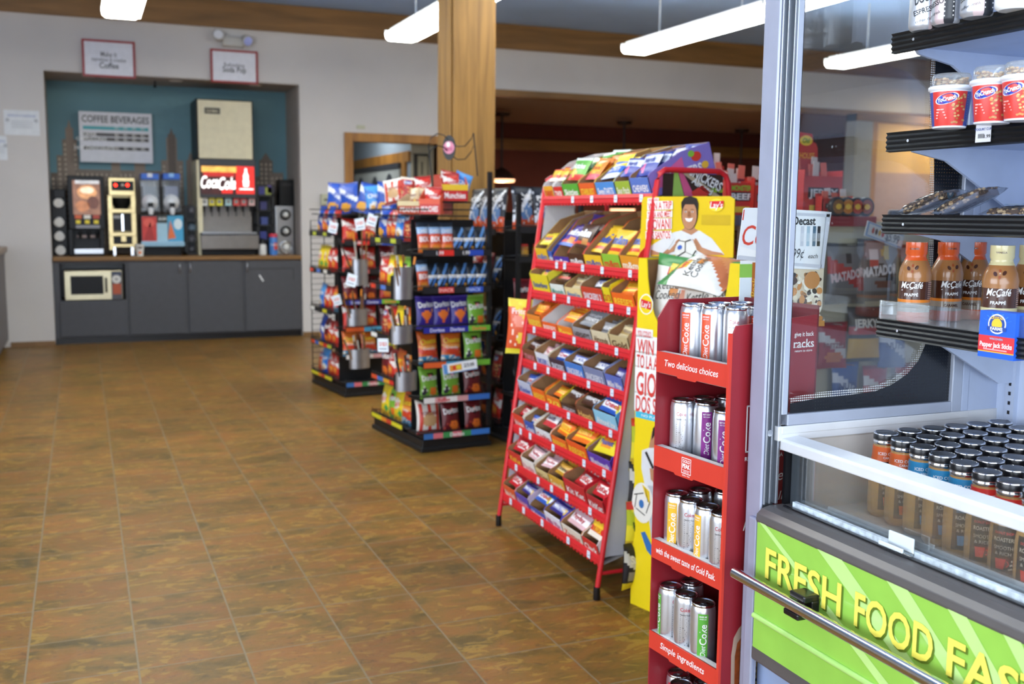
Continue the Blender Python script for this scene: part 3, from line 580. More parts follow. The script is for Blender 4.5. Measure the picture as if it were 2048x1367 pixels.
# wrapped oat bars
def oat_bar(nm, lab, x, y, z, rx, rz, lift):
    t = thing('oat_cookie', lab, 'cookie', (x, y, z), 0, None, (.08, -rx, rz)); r4 = random.Random(int(x * 1e4)); g = G(); OB = [mat('oat_crumb_%d' % i, c, .85) for i, c in enumerate(('5a4332', 'a08058', 'cdb086', '3a2d24'))]
    g.box(-.042, -.034, .002, .042, .034, .016, OB[0])
    for i in range(230): a, b = r4.uniform(-.043, .043), r4.uniform(-.035, .035); f = r4.random(); g.ball((a, b, .016) if f < .55 else (a, -.034, r4.uniform(.003, .015)) if f < .8 else (-.042, b, r4.uniform(.003, .015)), r4.uniform(.0025, .005), r4.choice(OB), 5, .6)
    obj('bar', g, t); wv = G(); W_ = .056; H_ = .046
    def P(u, v, s_): e = (1 - abs(2 * u - 1) ** 6) * (1 - abs(2 * v - 1) ** 6); return V(((u - .5) * 2 * W_, (v - .5) * 2 * H_, .009 + s_ * .0115 * e + .001 * math.sin(37 * u + 23 * v)))
    n = 14
    for s_ in (-1, 1): vs = [P(i / n, j / n, s_) for j in range(n + 1) for i in range(n + 1)]; wv.add(vs, [(j * (n + 1) + i, j * (n + 1) + i + 1, (j + 1) * (n + 1) + i + 1, (j + 1) * (n + 1) + i) for j in range(n) for i in range(n)], WRAP, True)
    obj('wrapper', wv, t); lb = G().frame((-.012, 0, .0235), (1, 0, 0), (0, 1, 0), .0002); lb.ell(0, 0, .022, .016, mat('cookie_label_teal', '3f8fb0', .3)); lb.ell(0, 0, .014, .009, WINK, 2); obj('label_sticker', lb, t)
for a in (('a', 'clear wrapped oat bar with teal sticker, leaning at the shelf end', 1.562, 1.580, 1.462, .36, -1.35, 0), ('b', 'clear wrapped oat bar leaning on its neighbour, middle of three', 1.575, 1.50, 1.464, .40, -1.4, 0), ('c', 'clear wrapped oat bar lying flat, last of the three bars', 1.60, 1.405, 1.442, 0, -1.5, 0)): oat_bar(*a)
# drinks on the top shelf
def tall_can(lab, p, rz, kind):
    t = thing('drink_can', lab, 'drink can', (p.x + .012, p.y, 1.797), rz, 'tall cans on the top case shelf'); r = .0305
    sv = mat('can_silver_print', 'c9ced6', .3, .6); dk = mat('can_dark_print', '2a2d33', .35); pk = mat('can_pale_pink', 'd8c4c6', .35, .3); wt = mat('can_white_print', 'eef1f0', .3)
    base = wt if kind == 'apple' else sv
    g = G().lathe([(.024, 0), (.029, .004), (r, .010), (r, .165), (.026, .176)], (lambda a, i: dk if kind == 'coffee' and (.8 < a < 1.5 or a < -1.9) else pk if kind == 'coffee' and .3 < a < .8 else base), 30)
    def wr(x, z, k): a = x / r; q = r + .0003 * k; return V((q * math.sin(a), -q * math.cos(a), z))
    if kind == 'coffee':
        g.text('DOUBLE', 0, .060, .024, dk, 1, .05, .03, .2, .25, fn=wr); g.text('ESPRESSO', 0, .036, .014, dk, 1, .05, .02, .0, .25, fn=wr); g.text('coffee drink', 0, .018, .008, dk, 1, .04, 0, 0, .2, fn=wr)
        for i in range(10): g.add([wr(x, z, 1) for x, z in ((.026, .012 + i * .008), (.043, .012 + i * .008), (.043, .0145 + i * .008), (.026, .0145 + i * .008))], [(0, 1, 2, 3)], WINK)
    else:
        gn, gd = mat('apple_green', '7cc142', .3), mat('apple_shade_green', '4f9a30', .3)
        for cx, cz, q, m, k in ((-.004, .045, .017, gn, 1), (.002, .03, .012, gd, 2), (.012, .02, .009, gn, 3)): g.add([wr(cx + q * math.cos(i * PI / 9), cz + q * math.sin(i * PI / 9), k) for i in range(18)], [tuple(range(18))], m)
    obj('can_body', g, t); obj('can_lid', G().lathe([(.026, .176), (.0272, .178), (.0265, .181), (.024, .1785), (.001, .178)], CHROME, 24), t)
for px, py, k, lab, rz in ((1840, 62, 'coffee', 'silver coffee can at the open end of the top shelf', -.75), (1886, 50, 'coffee', 'silver coffee can, second from the top shelf end', -1.9), (1945, 35, 'coffee', 'silver coffee can, third along the top shelf', -1.3), (2016, 20, 'apple', 'white can printed with a green apple on the top shelf', -1.0)): tall_can(lab, aZ(px, py, 1.797), rz, k)
LABELS.pop('', None)
# ------------------------------------------------------------------ red cardboard can display
CRED = mat('red_display_card', '92202a', .42, var=.04); CORG = mat('orange_red_display_card', 'd03a2a', .42, var=.03); CWT = mat('white_card_edge', 'd8d4cc', .6); DRK = mat('dark_red_card', '6e1a22', .55)
def onp(px, py, M, c=0.):        # pixel -> local (x, z) on the plane local y = c of a thing with matrix M
    Mi = M.inverted(); o = Mi @ CAMP; d = (Mi.to_3x3() @ ray(px, py)); t = (c - o.y) / d.y; p = o + d * t; return p.x, p.z
rk = thing('can_display_rack', 'tall red cardboard rack of slim drink cans beside the case post', 'display rack', (1.20, 2.015, 0), math.atan2(-.995, .103))
MR = T_((1.20, 2.015, 0), 0, 0, math.atan2(-.995, .103)); RW, RD = .247, .235
LIPS = [(1.086, 1.134), (.868, .916), (.650, .695), (.430, .472), (.210, .252)]
g = G(); g.prism([(0, 0), (RD, 0), (RD, 1.25), (.03, 1.25), (0, 1.21)], -.004, .0, CRED, 'x'); obj('side_panel', g, rk)
g = G(); g.prism([(0, 0), (RD, 0), (RD, 1.23), (.012, 1.215), (0, 1.19)], RW, RW + .005, CRED, 'x')
g.box(RW - .001, -.006, 0, RW + .006, .001, 1.20, CORG)
g.frame((RW + .005, 0, 0), (0, 1, 0), (0, 0, 1), .0005)
def sp(px, py):  # pixel on the right panel
    Mi = MR.inverted(); o = Mi @ CAMP; d = Mi.to_3x3() @ ray(px, py); t = (RW + .005 - o.x) / d.x; p = o + d * t; return p.y, p.z
(a, b), (c, d) = sp(1490, 905), sp(1490, 811); wq = .0032; x1 = a + .10
for q in ((a, b, a + wq, d), (x1 - wq, b, x1, d), (a, b, x1, b + wq), (a, d - wq, x1, d)): g.quad(*q, WINK)
g.text('GOLD', a + .05, d - .03, .026, WINK, 1, .075, .02); g.text('PEAK', a + .05, b + .033, .03, WINK, 1, .075, .02)
p = sp(1487, 918); g.text('REAL BREWED TEA', a + .053, p[1], .012, WINK, 1, .106)
for s_, (px, py), hh, wd in (('Simple', (1495, 958), .034, .10), ('naturally', (1493, 1000), .028, .12), ('pure tea', (1486, 1045), .03, .12)): q = sp(px, py); g.text(s_, q[0] + wd / 2, q[1], hh, WINK, 1, wd, 0, .25)
q = sp(1612, 678); g.text('racks', q[0] - .006, q[1] - .008, .026, WINK, 1, .058, .01); g.text('give it back', q[0] - .006, q[1] + .012, .014, WINK, 1, .056); g.text('return to store', q[0] - .006, q[1] - .024, .007, WINK, 1, .05); g.quad(q[0] - .036, q[1] - .0165, q[0] + .024, q[1] - .0155, WINK)
AMB, AMB2, TANL = mat('tea_bottle_outline', 'b59a86', .5), mat('tea_amber_print', '9a4a20', .5, var=.3, scale=60), mat('tea_label_print', 'cdb578', .5)
bo = [sp(*p) for p in ((1461, 1367), (1462, 1310), (1467, 1275), (1477, 1256), (1487, 1244), (1500, 1240), (1560, 1240), (1560, 1367))]; bo = [(x, min(max(z, .30), .75)) for x, z in bo]
g.poly([(bo[0][0], .02)] + bo[:-1] + [(RD - .01, bo[-2][1]), (RD - .01, .02)], AMB, 1)
bi = [sp(*p) for p in ((1468, 1367), (1469, 1312), (1474, 1285), (1486, 1268), (1500, 1262))]; g.poly([(bi[0][0], .02)] + bi + [(RD - .02, bi[-1][1]), (RD - .02, .02)], AMB2, 2)
l0 = sp(1478, 1367); l1 = sp(1480, 1288); lz = l1[1]; g.quad(l1[0], lz - .25, RD - .02, lz, INK, 3); g.quad(l1[0] + .004, lz - .246, RD - .024, lz - .004, TANL, 4)
g.text('GOLD', l1[0] + .05, lz - .03, .024, INK, 5, .075, .01); g.text('PEAK', l1[0] + .055, lz - .075, .045, INK, 5, .085, .03); g.text('Georgia Peach', l1[0] + .05, lz - .12, .018, INK, 5, .08, 0, .2); g.quad(l1[0] + .012, lz - .2, l1[0] + .1, lz - .15, mat('tea_label_band', '2c3f4a', .5), 5)
obj('side_panel', g, rk)
obj('back_panel', G().box(-.004, RD, 0, RW + .005, RD + .005, 1.25, DRK), rk)
obj('base_box', G().box(0, .004, 0, RW, RD, .03, CRED), rk)
TXT = ['Two delicious choices', None, 'with the sweet taste of Gold Peak.', 'Simple ingredients', 'Real brewed tea']
for i, (z0, z1) in enumerate(LIPS):
    g = G(); g.box(.0, .006, z0 - .003, RW, RD, z0, mat('shelf_card_grey', '8b8580', .7)); sh = obj('shelf', g, rk)
    g = G(); g.prism([(0, z0), (.075, z0), (.08, z0 - .004), (.14, z0 - .004), (.145, z0), (RW, z0), (RW, z1), (0, z1)], -.003, .0, CORG, 'y')
    g.box(0, 0, z1 - .002, RW, .02, z1 - .001, CWT); g.box(.002, .0, z0, RW - .002, .003, z1 - .001, CWT)
    g.frame((0, -.003, 0), (1, 0, 0), (0, 0, 1), .0004)
    if TXT[i]: wd = min(.21, .0088 * len(TXT[i])); g.text(TXT[i], RW * (.5 if i != 2 else .5), (z0 + z1) / 2 + .001, .021, WINK, 1, wd, .006, .18)
    else:
        x, z = RW / 2 - .004, (z0 + z1) / 2
        for q in ((-.0165, -.018, -.015, .018), (.015, -.018, .0165, .018), (-.0165, .0165, .0165, .018), (-.0165, -.018, .0165, -.0165)): g.quad(x + q[0], z + q[1], x + q[2], z + q[3], WINK)
        g.text('GOLD', x, z + .0105, .010, WINK, 1, .025, .02); g.text('PEAK', x, z - .0005, .014, WINK, 1, .026, .03); g.quad(x - .013, z - .0105, x + .013, z - .0095, WINK); g.text('ICED TEA', x, z - .0135, .004, WINK, 1, .02); g.text('REAL TEA', x, z - .022, .004, WINK, 1, .026)
    obj('front_lip', g, sh)
# slim cans
CANM = mat('can_brushed_silver', 'd4d7dc', .28, .85, var=.03, scale=50); CTXT = mat('can_small_print', '3b3b42', .5); CRD = mat('can_red_script', 'b21f38', .4)
def slim_can(key, colh, flav):
    r = .0285; st = mat('can_stripe_' + key, colh, .35)
    prof = [(.0235, .003), (.0265, .001), (.0275, .006), (r, .011), (r, .137), (.0268, .147), (.0258, .1495)]
    t = thing('slim_can', '', 'drink can', (0, 0, -5), 0, 'slim cans in the red cardboard rack')
    def wr(x, z, k): a = x / r; q = r + .00025 * k; return V((q * math.sin(a), -q * math.cos(a), z))
    b = G().lathe(prof, CANM, 36)
    for i in range(6):
        x0, x1 = -.0115 + .023 * i / 6, -.0115 + .023 * (i + 1) / 6; b.add([wr(x0, .010, 1), wr(x1, .010, 1), wr(x1, .137, 1), wr(x0, .137, 1)], [(0, 1, 2, 3)], st)
    tg = G(); b.text('Coke', .001, .090, .022, WINK, 2, .047, .012, 0, PI / 2, fn=wr); b.text('Diet', .001, .052, .016, WINK, 2, .026, .0, .35, PI / 2, fn=wr)
    b.text(flav, .0, .131, .005, WINK, 2, .017, .02, fn=wr); b.text(flav, .0, .1255, .003, WINK, 2, .015, .02, fn=wr)
    b.add([wr(.006 + .006 * math.cos(i * PI / 8), .018 + .006 * math.sin(i * PI / 8), 2) for i in range(9)] + [wr(.006 + .005 * math.cos(i * PI / 8), .018 + .005 * math.sin(i * PI / 8), 2) for i in range(8, -1, -1)], [tuple([i, i + 1, 16 - i, 17 - i]) for i in range(8)], WINK)
    for a0 in (.052, -.052):     # nutrition print on the flank, script above it
        fn2 = lambda x, z, k, a0=a0: wr(x + a0, z, k)
        b.text('Coke', 0, .125, .012, CRD, 1, .022, .012, fn=fn2)
        b.text('Nutrition Facts', 0, .113, .005, CTXT, 1, .022, .01, fn=fn2)
        rr_ = random.Random(5)
        for i in range(20):
            z = .108 - i * .0044; wd = rr_.uniform(.006, .011); th_ = .0022 if i in (2, 14) else .0012
            b.add([fn2(-.011, z, 1), fn2(-.011 + wd * (2 if i in (2, 14) else 1.5), z, 1), fn2(-.011 + wd * (2 if i in (2, 14) else 1.5), z + th_, 1), fn2(-.011, z + th_, 1)], [(0, 1, 2, 3)], CTXT)
    obj('can_body', b, t)
    l = G().lathe([(.0258, .1495), (.0265, .1515), (.0262, .1545), (.0252, .156), (.0242, .1545), (.0232, .1508), (.021, .1515), (.001, .152)], CHROME, 32); ld = obj('can_lid', l, t)
    g = G(); g.ell if False else None
    g.prism([(.007 * math.cos(i * PI / 8), .005 + .010 * math.sin(i * PI / 8)) for i in range(16)], .1525, .1535, STEEL, 'z'); g.prism([(.0085 * math.cos(i * PI / 8), -.010 + .0075 * math.sin(i * PI / 8)) for i in range(16)], .1522, .1526, ALUD, 'z'); obj('pull_tab', g, ld)
    return t
protoC = {k: slim_can(k, c, f) for k, c, f in (('orange', 'e2552e', 'BLOOD ORANGE'), ('purple', '8a2a86', 'FEISTY CHERRY'), ('yellow', 'f0b72e', 'TWISTED MANGO'), ('green', '5cab3c', 'GINGER LIME'), ('red', 'c8253a', 'DIET COKE'))}; uc = {}
LABELS.pop('', None); LABELS.pop('', None)
TNAME = ['top shelf', 'second shelf', 'third shelf', 'fourth shelf', 'lowest visible shelf']
tiers = [('orange', [(1372, 606, 34), (1399, 609, 36), (1446, 613, -92), (1490, 615, 28), (1425, 604, 120), (1470, 605, 150)]),
         ('purple', [(1361, 797, -98), (1404, 803, -2), (1453, 820, 12), (1402, 793, 100), (1447, 793, -95)]),
         ('yellow', [(1354.6, 985, 22), (1378, 996, -98), (1413, 1010, 52), (1441, 1024, -92), (1401, 979, 150), (1446, 981, 100)]),
         ('green', [(1337.5, 1170, 72), (1363, 1186, -100), (1397.5, 1206, 0), (1382, 1161, 58)]),
         ('red', [(1355, 1343, 30), (1362, 1363, -95), (1392, 1364, 120)])]
rzR = math.atan2(-.995, .103)
for i, (key, L_) in enumerate(tiers):
    z0 = LIPS[i][0]; done = []; Mi = MR.inverted()
    for j, (px, py, ph) in enumerate(L_):
        p = Mi @ aZ(px, py, z0 + .154); x = min(max(p.x, .030), RW - .030); y = min(max(p.y, .034), RD - .030)
        for _ in range(60):
            mv = False
            for (a, b) in done:
                d = math.hypot(x - a, y - b)
                if d < .0575: k = (.0578 - d) / max(d, 1e-4); x += (x - a) * k + .0002; y += (y - b) * k + .0003; mv = True
            x = min(max(x, .030), RW - .030); y = min(max(y, .034), RD - .030)
            if not mv: break
        done.append((x, y)); q = MR @ V((x, y, z0))
        put(protoC, uc, key, f'slim silver can with {key} stripe, {ORD[j]} of the cans on the {TNAME[i]}', q, (0, 0, math.radians(-33 - ph)))
# header cards standing in the top of the rack
cg = mat('sign_pale_grey', 'c7cad2', .45); sr = mat('sign_script_red', 'd8402e', .45)
t = thing('soda_header_card', 'white header card with red script letters above the can rack', 'sign', (0, 0, 0)); t.location = (1.335, 2.02, 1.12); yc = 2.02
def hp(px, py): p = aY(px, py, yc); return p.x - 1.335, p.z - 1.12
g = G(); o4 = [hp(1474, 519), hp(1487, 418), hp(1491, 415), hp(1556, 416), hp(1556, 524)]; g.prism(o4, 0, .002, WHT, 'y'); g.frame((0, 0, 0), (1, 0, 0), (0, 0, 1), .0004)
c = hp(1500, 468); g.poly([o4[0], hp(1474.6, 512), hp(1500, 500), hp(1530, 504), hp(1556, 516), o4[4]], cg, 1); g.text('Coke', c[0] + .036, c[1] - .002, .066, sr, 3, .115, .002, .25)
g.poly([hp(1476, 510), hp(1480, 492), hp(1515, 502), hp(1556, 500), hp(1556, 514), hp(1515, 514)], WINK, 2); g.poly([hp(1484, 440), hp(1487, 419), hp(1489, 419), hp(1486.5, 440)], sr, 2); obj('card', g, t)
g = G(); a, b = hp(1480, 606), hp(1556, 520); g.box(a[0], .003, 0, b[0], .005, b[1], WHT); g.frame((0, .003, 0), (1, 0, 0), (0, 0, 1), .0004)
q0, q1 = hp(1480, 555), hp(1556, 527); g.quad(q0[0], q0[1], q1[0], q1[1], mat('sign_meadow_green', '8cc152', .5)); q0, q1 = hp(1480, 606), hp(1556, 555); g.quad(q0[0], q0[1], q1[0], q1[1], mat('sign_pale_sky', 'dfe9ee', .5)); q0, q1 = hp(1503, 606), hp(1556, 524); g.quad(q0[0], q0[1], q1[0], q1[1], mat('sign_tea_amber', 'b5651f', .5), 2); q = hp(1506, 575); g.text('Peak', q[0] + .004, q[1], .024, CB('f0c040'), 3, .045, 0, .2, PI / 2); obj('picture_panel', g, t)
t = thing('price_card', 'white ninety nine cents price card with snack photo behind the case glass', 'sign', (1.42, 1.90, 1.23)); yc = 1.90
def hp(px, py): p = aY(px, py, yc); return p.x - 1.42, p.z - 1.23
g = G(); A, B, C_, D_ = hp(1572, 536), hp(1655, 540), hp(1672, 424), hp(1580, 418)
n = 8; vs = []
for i in range(n + 1):
    u = i / n; yy = -.0 + (.03 * max(0, u - .8) * 5) ** 1.0 * .5; vs += [(A[0] + (B[0] - A[0]) * u, yy, A[1] + (B[1] - A[1]) * u), (D_[0] + (C_[0] - D_[0]) * u, yy, D_[1] + (C_[1] - D_[1]) * u)]
g.add(vs + [(x, y + .001, z) for x, y, z in vs], [(2 * i, 2 * i + 2, 2 * i + 3, 2 * i + 1) for i in range(n)] + [(2 * n + 2 + 2 * i + 1, 2 * n + 2 + 2 * i + 3, 2 * n + 2 + 2 * i + 2, 2 * n + 2 + 2 * i) for i in range(n)], WHT, True)
g.frame((0, 0, 0), (1, 0, 0), (0, 0, 1), .0004)
for P_ in ([hp(1575, 424), hp(1660, 428), hp(1659, 434), hp(1575, 430)], [hp(1653, 428), hp(1660, 428), hp(1648, 536), hp(1641, 536)], [hp(1572, 524), hp(1643, 529), hp(1642, 536), hp(1572, 530)]): g.poly(P_, cg, 1)
c = hp(1613, 441); g.text('Decast', c[0] - .006, c[1], .026, INK, 2, .062, .025); c = hp(1607, 506); g.text('99¢', c[0] - .014, c[1], .030, INK, 2, .032, 0, .2); c = hp(1620, 509); g.text('each', c[0] + .008, c[1] - .003, .014, INK, 2, .026, 0, .25)
for i, (px, m) in enumerate(((1605, cg), (1617, CB('a8bfcc')), (1629, CB('4a6a80')), (1638, INK))): a, b = hp(px - 5, 492), hp(px + 3, 452); g.quad(a[0], a[1], b[0], b[1], m, 2); g.text('|||||', (a[0] + b[0]) / 2, (a[1] + b[1]) / 2, .02, WINK, 3, abs(b[0] - a[0]) * .8, 0, 0)
obj('card', g, t)
g = G(); a, b = hp(1566, 652), hp(1650, 540); g.box(a[0], .004, 0, b[0], .006, b[1] + .01, CB('d9cbb0')); g.frame((0, .004, 0), (1, 0, 0), (0, 0, 1), .0005); r5 = random.Random(9)
for i in range(150):
    u, v_ = r5.random(), r5.random(); x, z = a[0] + .006 + (b[0] - a[0] - .012) * u, a[1] + .01 + (b[1] - a[1] - .02) * v_; s_ = r5.uniform(.004, .011); col = r5.choice(('efe6d0', 'e7d9bd', '4b3324', '2f2723', 'c98a4a', 'f4eede', '9a6a38')); g.ell(x, z, s_, s_ * r5.uniform(.5, 1), CB(col), 1 + i * .02, 9, r5.uniform(0, 3))
p4 = hp(1625, 560); g.ell(p4[0], p4[1], .022, .02, CB('c08448'), 5); g.poly([hp(1575, 652), hp(1650, 640), hp(1650, 652)], CB('c98a3c'), 5); obj('snack_photo', g, t)
LABELS.pop('', None)
# ------------------------------------------------------------------ yellow crisps display
rzL = math.atan2(-.97, .2424); ML = T_((1.845, 3.242, 0), 0, 0, rzL); LYL = mat('yellow_display_card', 'f0d416', .4, var=.02); LYD = mat('yellow_header_shaded', 'e3c20c', .45, var=.02)  # header yellow is darker than the box: its shade is in the colour
ly = thing('crisp_display', 'yellow cardboard crisp display with football competition header', 'display stand', (1.845, 3.242, 0), rzL)
LW, LD = .47, .26
cut = [(0, 1.287), (.042, 1.287), (.048, 1.22), (.062, 1.15), (.085, 1.09), (.12, 1.045), (.165, 1.02), (.235, 1.012), (.305, 1.02), (.35, 1.045), (.385, 1.09), (.408, 1.15), (.422, 1.22), (.428, 1.287), (LW, 1.287), (LW, 0), (0, 0)]
g = G(); mid = [(x, z) for x, z in cut]
# front panel split into strips so that the concave cut stays clean
xs = [c[0] for c in cut[:15]]; zs_ = [c[1] for c in cut[:15]]
for i in range(14): g.prism([(xs[i], 0), (xs[i + 1], 0), (xs[i + 1], zs_[i + 1]), (xs[i], zs_[i])], -.004, 0, LYL, 'y') if xs[i + 1] > xs[i] else None
g.frame((0, -.004, 0), (1, 0, 0), (0, 0, 1), .0005)
def lp(px, py): return onp(px, py, ML, -.004)
c = lp(1291, 608); g.ell(c[0] + .004, c[1], .035, .037, WINK, 1); g.ell(c[0] + .004, c[1], .031, .033, LYL, 2); g.poly([(c[0] - .022, c[1] - .012), (c[0] + .03, c[1] - .018), (c[0] + .03, c[1] + .010), (c[0] - .022, c[1] + .018)], CB('d8242c'), 3); g.text("Lay's", c[0] + .004, c[1], .028, WINK, 4, .046, .012, .15)
def block(lines, x, z, k, tilt=0.):
    for s_, hh, wd in lines:
        z -= hh * 1.05; 
        g.poly([(x - .008, z - .006), (x + wd + .008, z - .006 ), (x + wd + .008, z + hh + .004), (x - .008, z + hh + .004)], WINK, k)
        g.text(s_, x + wd / 2, z + hh * .36, hh * 1.32, CB('d9423a'), k + 1, wd, .02)
x0, zt = lp(1276, 657); block((('YOU COULD', .022, .07), ('WIN A TRIP', .055, .22), ('TO LA AND MEET', .05, .22), ('GIOVANI', .09, .23), ('DOS SANTOS', .062, .23)), x0, zt, 3)
q = lp(1270, 820)[1], lp(1270, 833)[1]; g.quad(.004, q[1], LW - .004, q[0], CB('3cbcd8'), 1); g.text('NO PURCHASE NECESSARY. SEE DETAILS.', LW / 2, (q[0] + q[1]) / 2, .014, WINK, 2, .40)
# printed footballer figure with a ball under the text (partly behind the can rack)
SKN, HAIR, JER, JERS = CB('b98460'), CB('231a16'), CB('dcdedf'), CB('b7bcc2')
P_ = lambda *a: [lp(*p) for p in a]
g.poly(P_((1296, 905), (1304, 862), (1316, 850), (1335, 850), (1345, 905)), SKN, 1); g.poly(P_((1303, 880), (1306, 856), (1318, 842), (1338, 842), (1338, 858), (1312, 866)), HAIR, 2)
g.poly(P_((1284, 900), (1298, 895), (1345, 895), (1345, 1080), (1303, 1075), (1290, 970), (1283, 935)), JER, 2); g.poly(P_((1290, 904), (1294, 902), (1309, 935), (1305, 938)), INK, 3); g.poly(P_((1300, 935), (1312, 940), (1308, 965), (1302, 958)), SKN, 3)
g.poly(P_((1296, 970), (1340, 975), (1340, 1080), (1303, 1078)), JERS, 3); g.poly(P_((1282, 1064), (1290, 1062), (1304, 1090), (1304, 1112), (1294, 1100)), CB('2f6fb0'), 3)
c = lp(1280, 1003); R_ = .075; g.ell(c[0] + .015, c[1], R_ * .75, R_, CB('e9e6dc'), 4)
for (dx, dz, a) in ((-.02, .03, .3), (.02, .035, 1.9), (.03, -.01, 1.2), (-.01, -.035, 2.8), (-.035, .0, 1.4)): g.poly([(c[0] + .015 + dx + .026 * math.cos(a + s_ * .08) * f, c[1] + dz + .026 * math.sin(a + s_ * .08) * f) for s_, f in ((-1, -1), (1, -1), (-1, 1), (1, 1))], CB('3a3a34'), 5)
g.ell(c[0] + .01, c[1] - .005, .013, .016, CB('2f6fb0'), 5); g.poly([(c[0] + .01, c[1] + .07), (c[0] + .05, c[1] + .05), (c[0] + .055, c[1]), (c[0] + .03, c[1] + .03)], CB('e8c523'), 5)
obj('front_panel', g, ly)
obj('side_panel', G().box(0, 0, 0, .004, LD, 1.287, LYL), ly); obj('side_panel', G().box(LW - .004, 0, 0, LW, LD, 1.287, LYL), ly)
obj('liner', G().box(.004, LD, 0, LW - .004, LD + .004, 1.30, KRAFT).box(.004, .002, .9, LW - .004, LD, .904, KRAFT).box(.0045, .004, .9, .006, LD, 1.28, KRAFT).box(LW - .006, .004, .9, LW - .0045, LD, 1.28, KRAFT), ly)
# header card, at the back of the box
HY = .11
hl = lambda px, py: onp(px, py, ML, HY)
g = G(); out = [hl(*p) for p in ((1279, 512), (1284, 400), (1288, 393), (1460, 392), (1469, 398), (1466, 515))]; g.prism(out, HY, HY + .004, LYD, 'y'); g.frame((0, HY, 0), (1, 0, 0), (0, 0, 1), .0005)
def Z(x, y): return hl(1250 + x / 4.019, 360 + y / 4.019)
ZP = lambda *a: [Z(*p) for p in a]
def lineblk(s_, x0, y0, x1, y1, k):
    a, b = Z(x0, y1), Z(x1, y0); g.poly([Z(x0 - 6, y1 + 5), Z(x1 + 6, y1 - 3), Z(x1 + 6, y0 - 6), Z(x0 - 6, y0 - 2)], WINK, k); g.text(s_, (a[0] + b[0]) / 2, (a[1] + b[1]) / 2, abs(b[1] - a[1]) * 1.32, CB('d9423a'), k + 1, abs(b[0] - a[0]), .02, 0, .06)
for a in (('YOU COULD', 193, 147, 270, 168), ('WIN A TRIP', 190, 172, 382, 236), ('TO LA AND MEET', 188, 250, 378, 300), ('GIOVANI', 182, 312, 374, 395), ('DOS SANTOS', 176, 412, 370, 470)): lineblk(*a, 6)
g.poly(ZP((150, 600), (175, 560), (235, 510), (300, 470), (390, 420), (450, 405), (600, 405), (700, 470), (770, 560), (800, 600)), JER, 1)
g.poly(ZP((455, 405), (478, 385), (478, 320), (560, 320), (562, 388), (590, 405), (535, 440)), SKN, 2)
hc = Z(522, 270); ex, ez = Z(590, 270), Z(522, 140); g.ell(hc[0], hc[1], abs(ex[0] - hc[0]), abs(ez[1] - hc[1]) * 1.0, HAIR, 3, 30); fc = Z(520, 285); g.ell(fc[0], fc[1], abs(ex[0] - hc[0]) * .88, abs(ez[1] - hc[1]) * .86, SKN, 4, 30)
g.poly(ZP((458, 235), (455, 180), (480, 140), (530, 128), (580, 145), (594, 190), (592, 240), (575, 215), (560, 195), (485, 195), (468, 215)), HAIR, 5)
for x in (492, 546): q = Z(x, 255); g.ell(q[0], q[1], .0055, .0028, WINK, 6); g.ell(q[0], q[1], .0026, .0027, HAIR, 7); g.poly(ZP((x - 20, 240), (x, 232), (x + 20, 240), (x, 237)), HAIR, 6)
g.poly(ZP((512, 250), (528, 250), (535, 290), (520, 298), (505, 290)), CB('925d3b'), 6); g.poly(ZP((487, 303), (520, 309), (553, 302), (542, 328), (520, 336), (498, 328)), CB('f3efe8'), 7)
g.poly(ZP((195, 560), (300, 540), (360, 560), (440, 470), (445, 490), (400, 570), (330, 600), (160, 602)), SKN, 3); g.poly(ZP((800, 602), (640, 600), (575, 560), (560, 470), (575, 468), (620, 540), (700, 570), (780, 585)), SKN, 3)
g.poly(ZP((205, 555), (300, 590), (360, 540), (400, 470), (380, 420), (300, 470)), JER, 4)
bc = Z(490, 570); bx_, bz_ = Z(580, 570), Z(490, 472); rx, rz_ = abs(bx_[0] - bc[0]), abs(bz_[1] - bc[1]); g.ell(bc[0], bc[1], rx, rz_, CB('e3e1da'), 5, 30)
bl = lambda a, b, w_=8: g.poly([Z(a[0] - w_ / 2, a[1] - w_ / 2), Z(a[0] + w_ / 2, a[1] + w_ / 2), Z(b[0] + w_ / 2, b[1] + w_ / 2), Z(b[0] - w_ / 2, b[1] - w_ / 2)], CB('34342e'), 6)
for a, b in (((440, 485), (490, 495)), ((490, 495), (535, 478)), ((490, 495), (488, 575)), ((488, 575), (430, 610)), ((488, 575), (550, 605)), ((550, 605), (575, 565)), ((430, 610), (402, 585)), ((550, 605), (545, 655)), ((430, 610), (440, 655))): bl(a, b)
q = Z(445, 540); g.ell(q[0], q[1], .012, .008, CB('3a62b8'), 7, 14, .3); q = Z(470, 645); g.ell(q[0], q[1], .02, .012, CB('d8c832'), 7)
for i in range(4):
    for s0, x, y in ((1, 425, 480), (-1, 560, 478)): g.poly([Z(x + s0 * (i * -9), y + i * 22), Z(x + s0 * (i * -9 + 14), y + i * 22 - 6), Z(x + s0 * (i * -9 - 6), y + i * 22 + 26), Z(x + s0 * (i * -9 - 18), y + i * 22 + 22)], SKN, 8)
q = Z(740, 200); ux_, uz_ = Z(800, 200), Z(740, 148); g.ell(q[0], q[1], abs(ux_[0] - q[0]), abs(uz_[1] - q[1]), CB('f6e03a'), 6); g.poly(ZP((685, 170), (800, 165), (795, 215), (690, 225)), CB('d8242c'), 7); g.text("Lay's", q[0], q[1], .030, WINK, 8, .058, .012, .15)
q = Z(730, 320); e_ = Z(850, 280); g.quad(q[0] - abs(e_[0] - q[0]), q[1] - abs(e_[1] - q[1]), e_[0], e_[1], CB('cfae14'), 1)
for i in range(7): a_, b_ = Z(618, 290 + i * 11), Z(846, 293 + i * 11); g.quad(a_[0], b_[1], b_[0], a_[1], CB('b4960f'), 2)
obj('header_card', g, ly); obj('brown_backing', G().box(.005, HY + .0005, .905, LW - .005, HY + .0045, 1.285, KRAFT), ly)
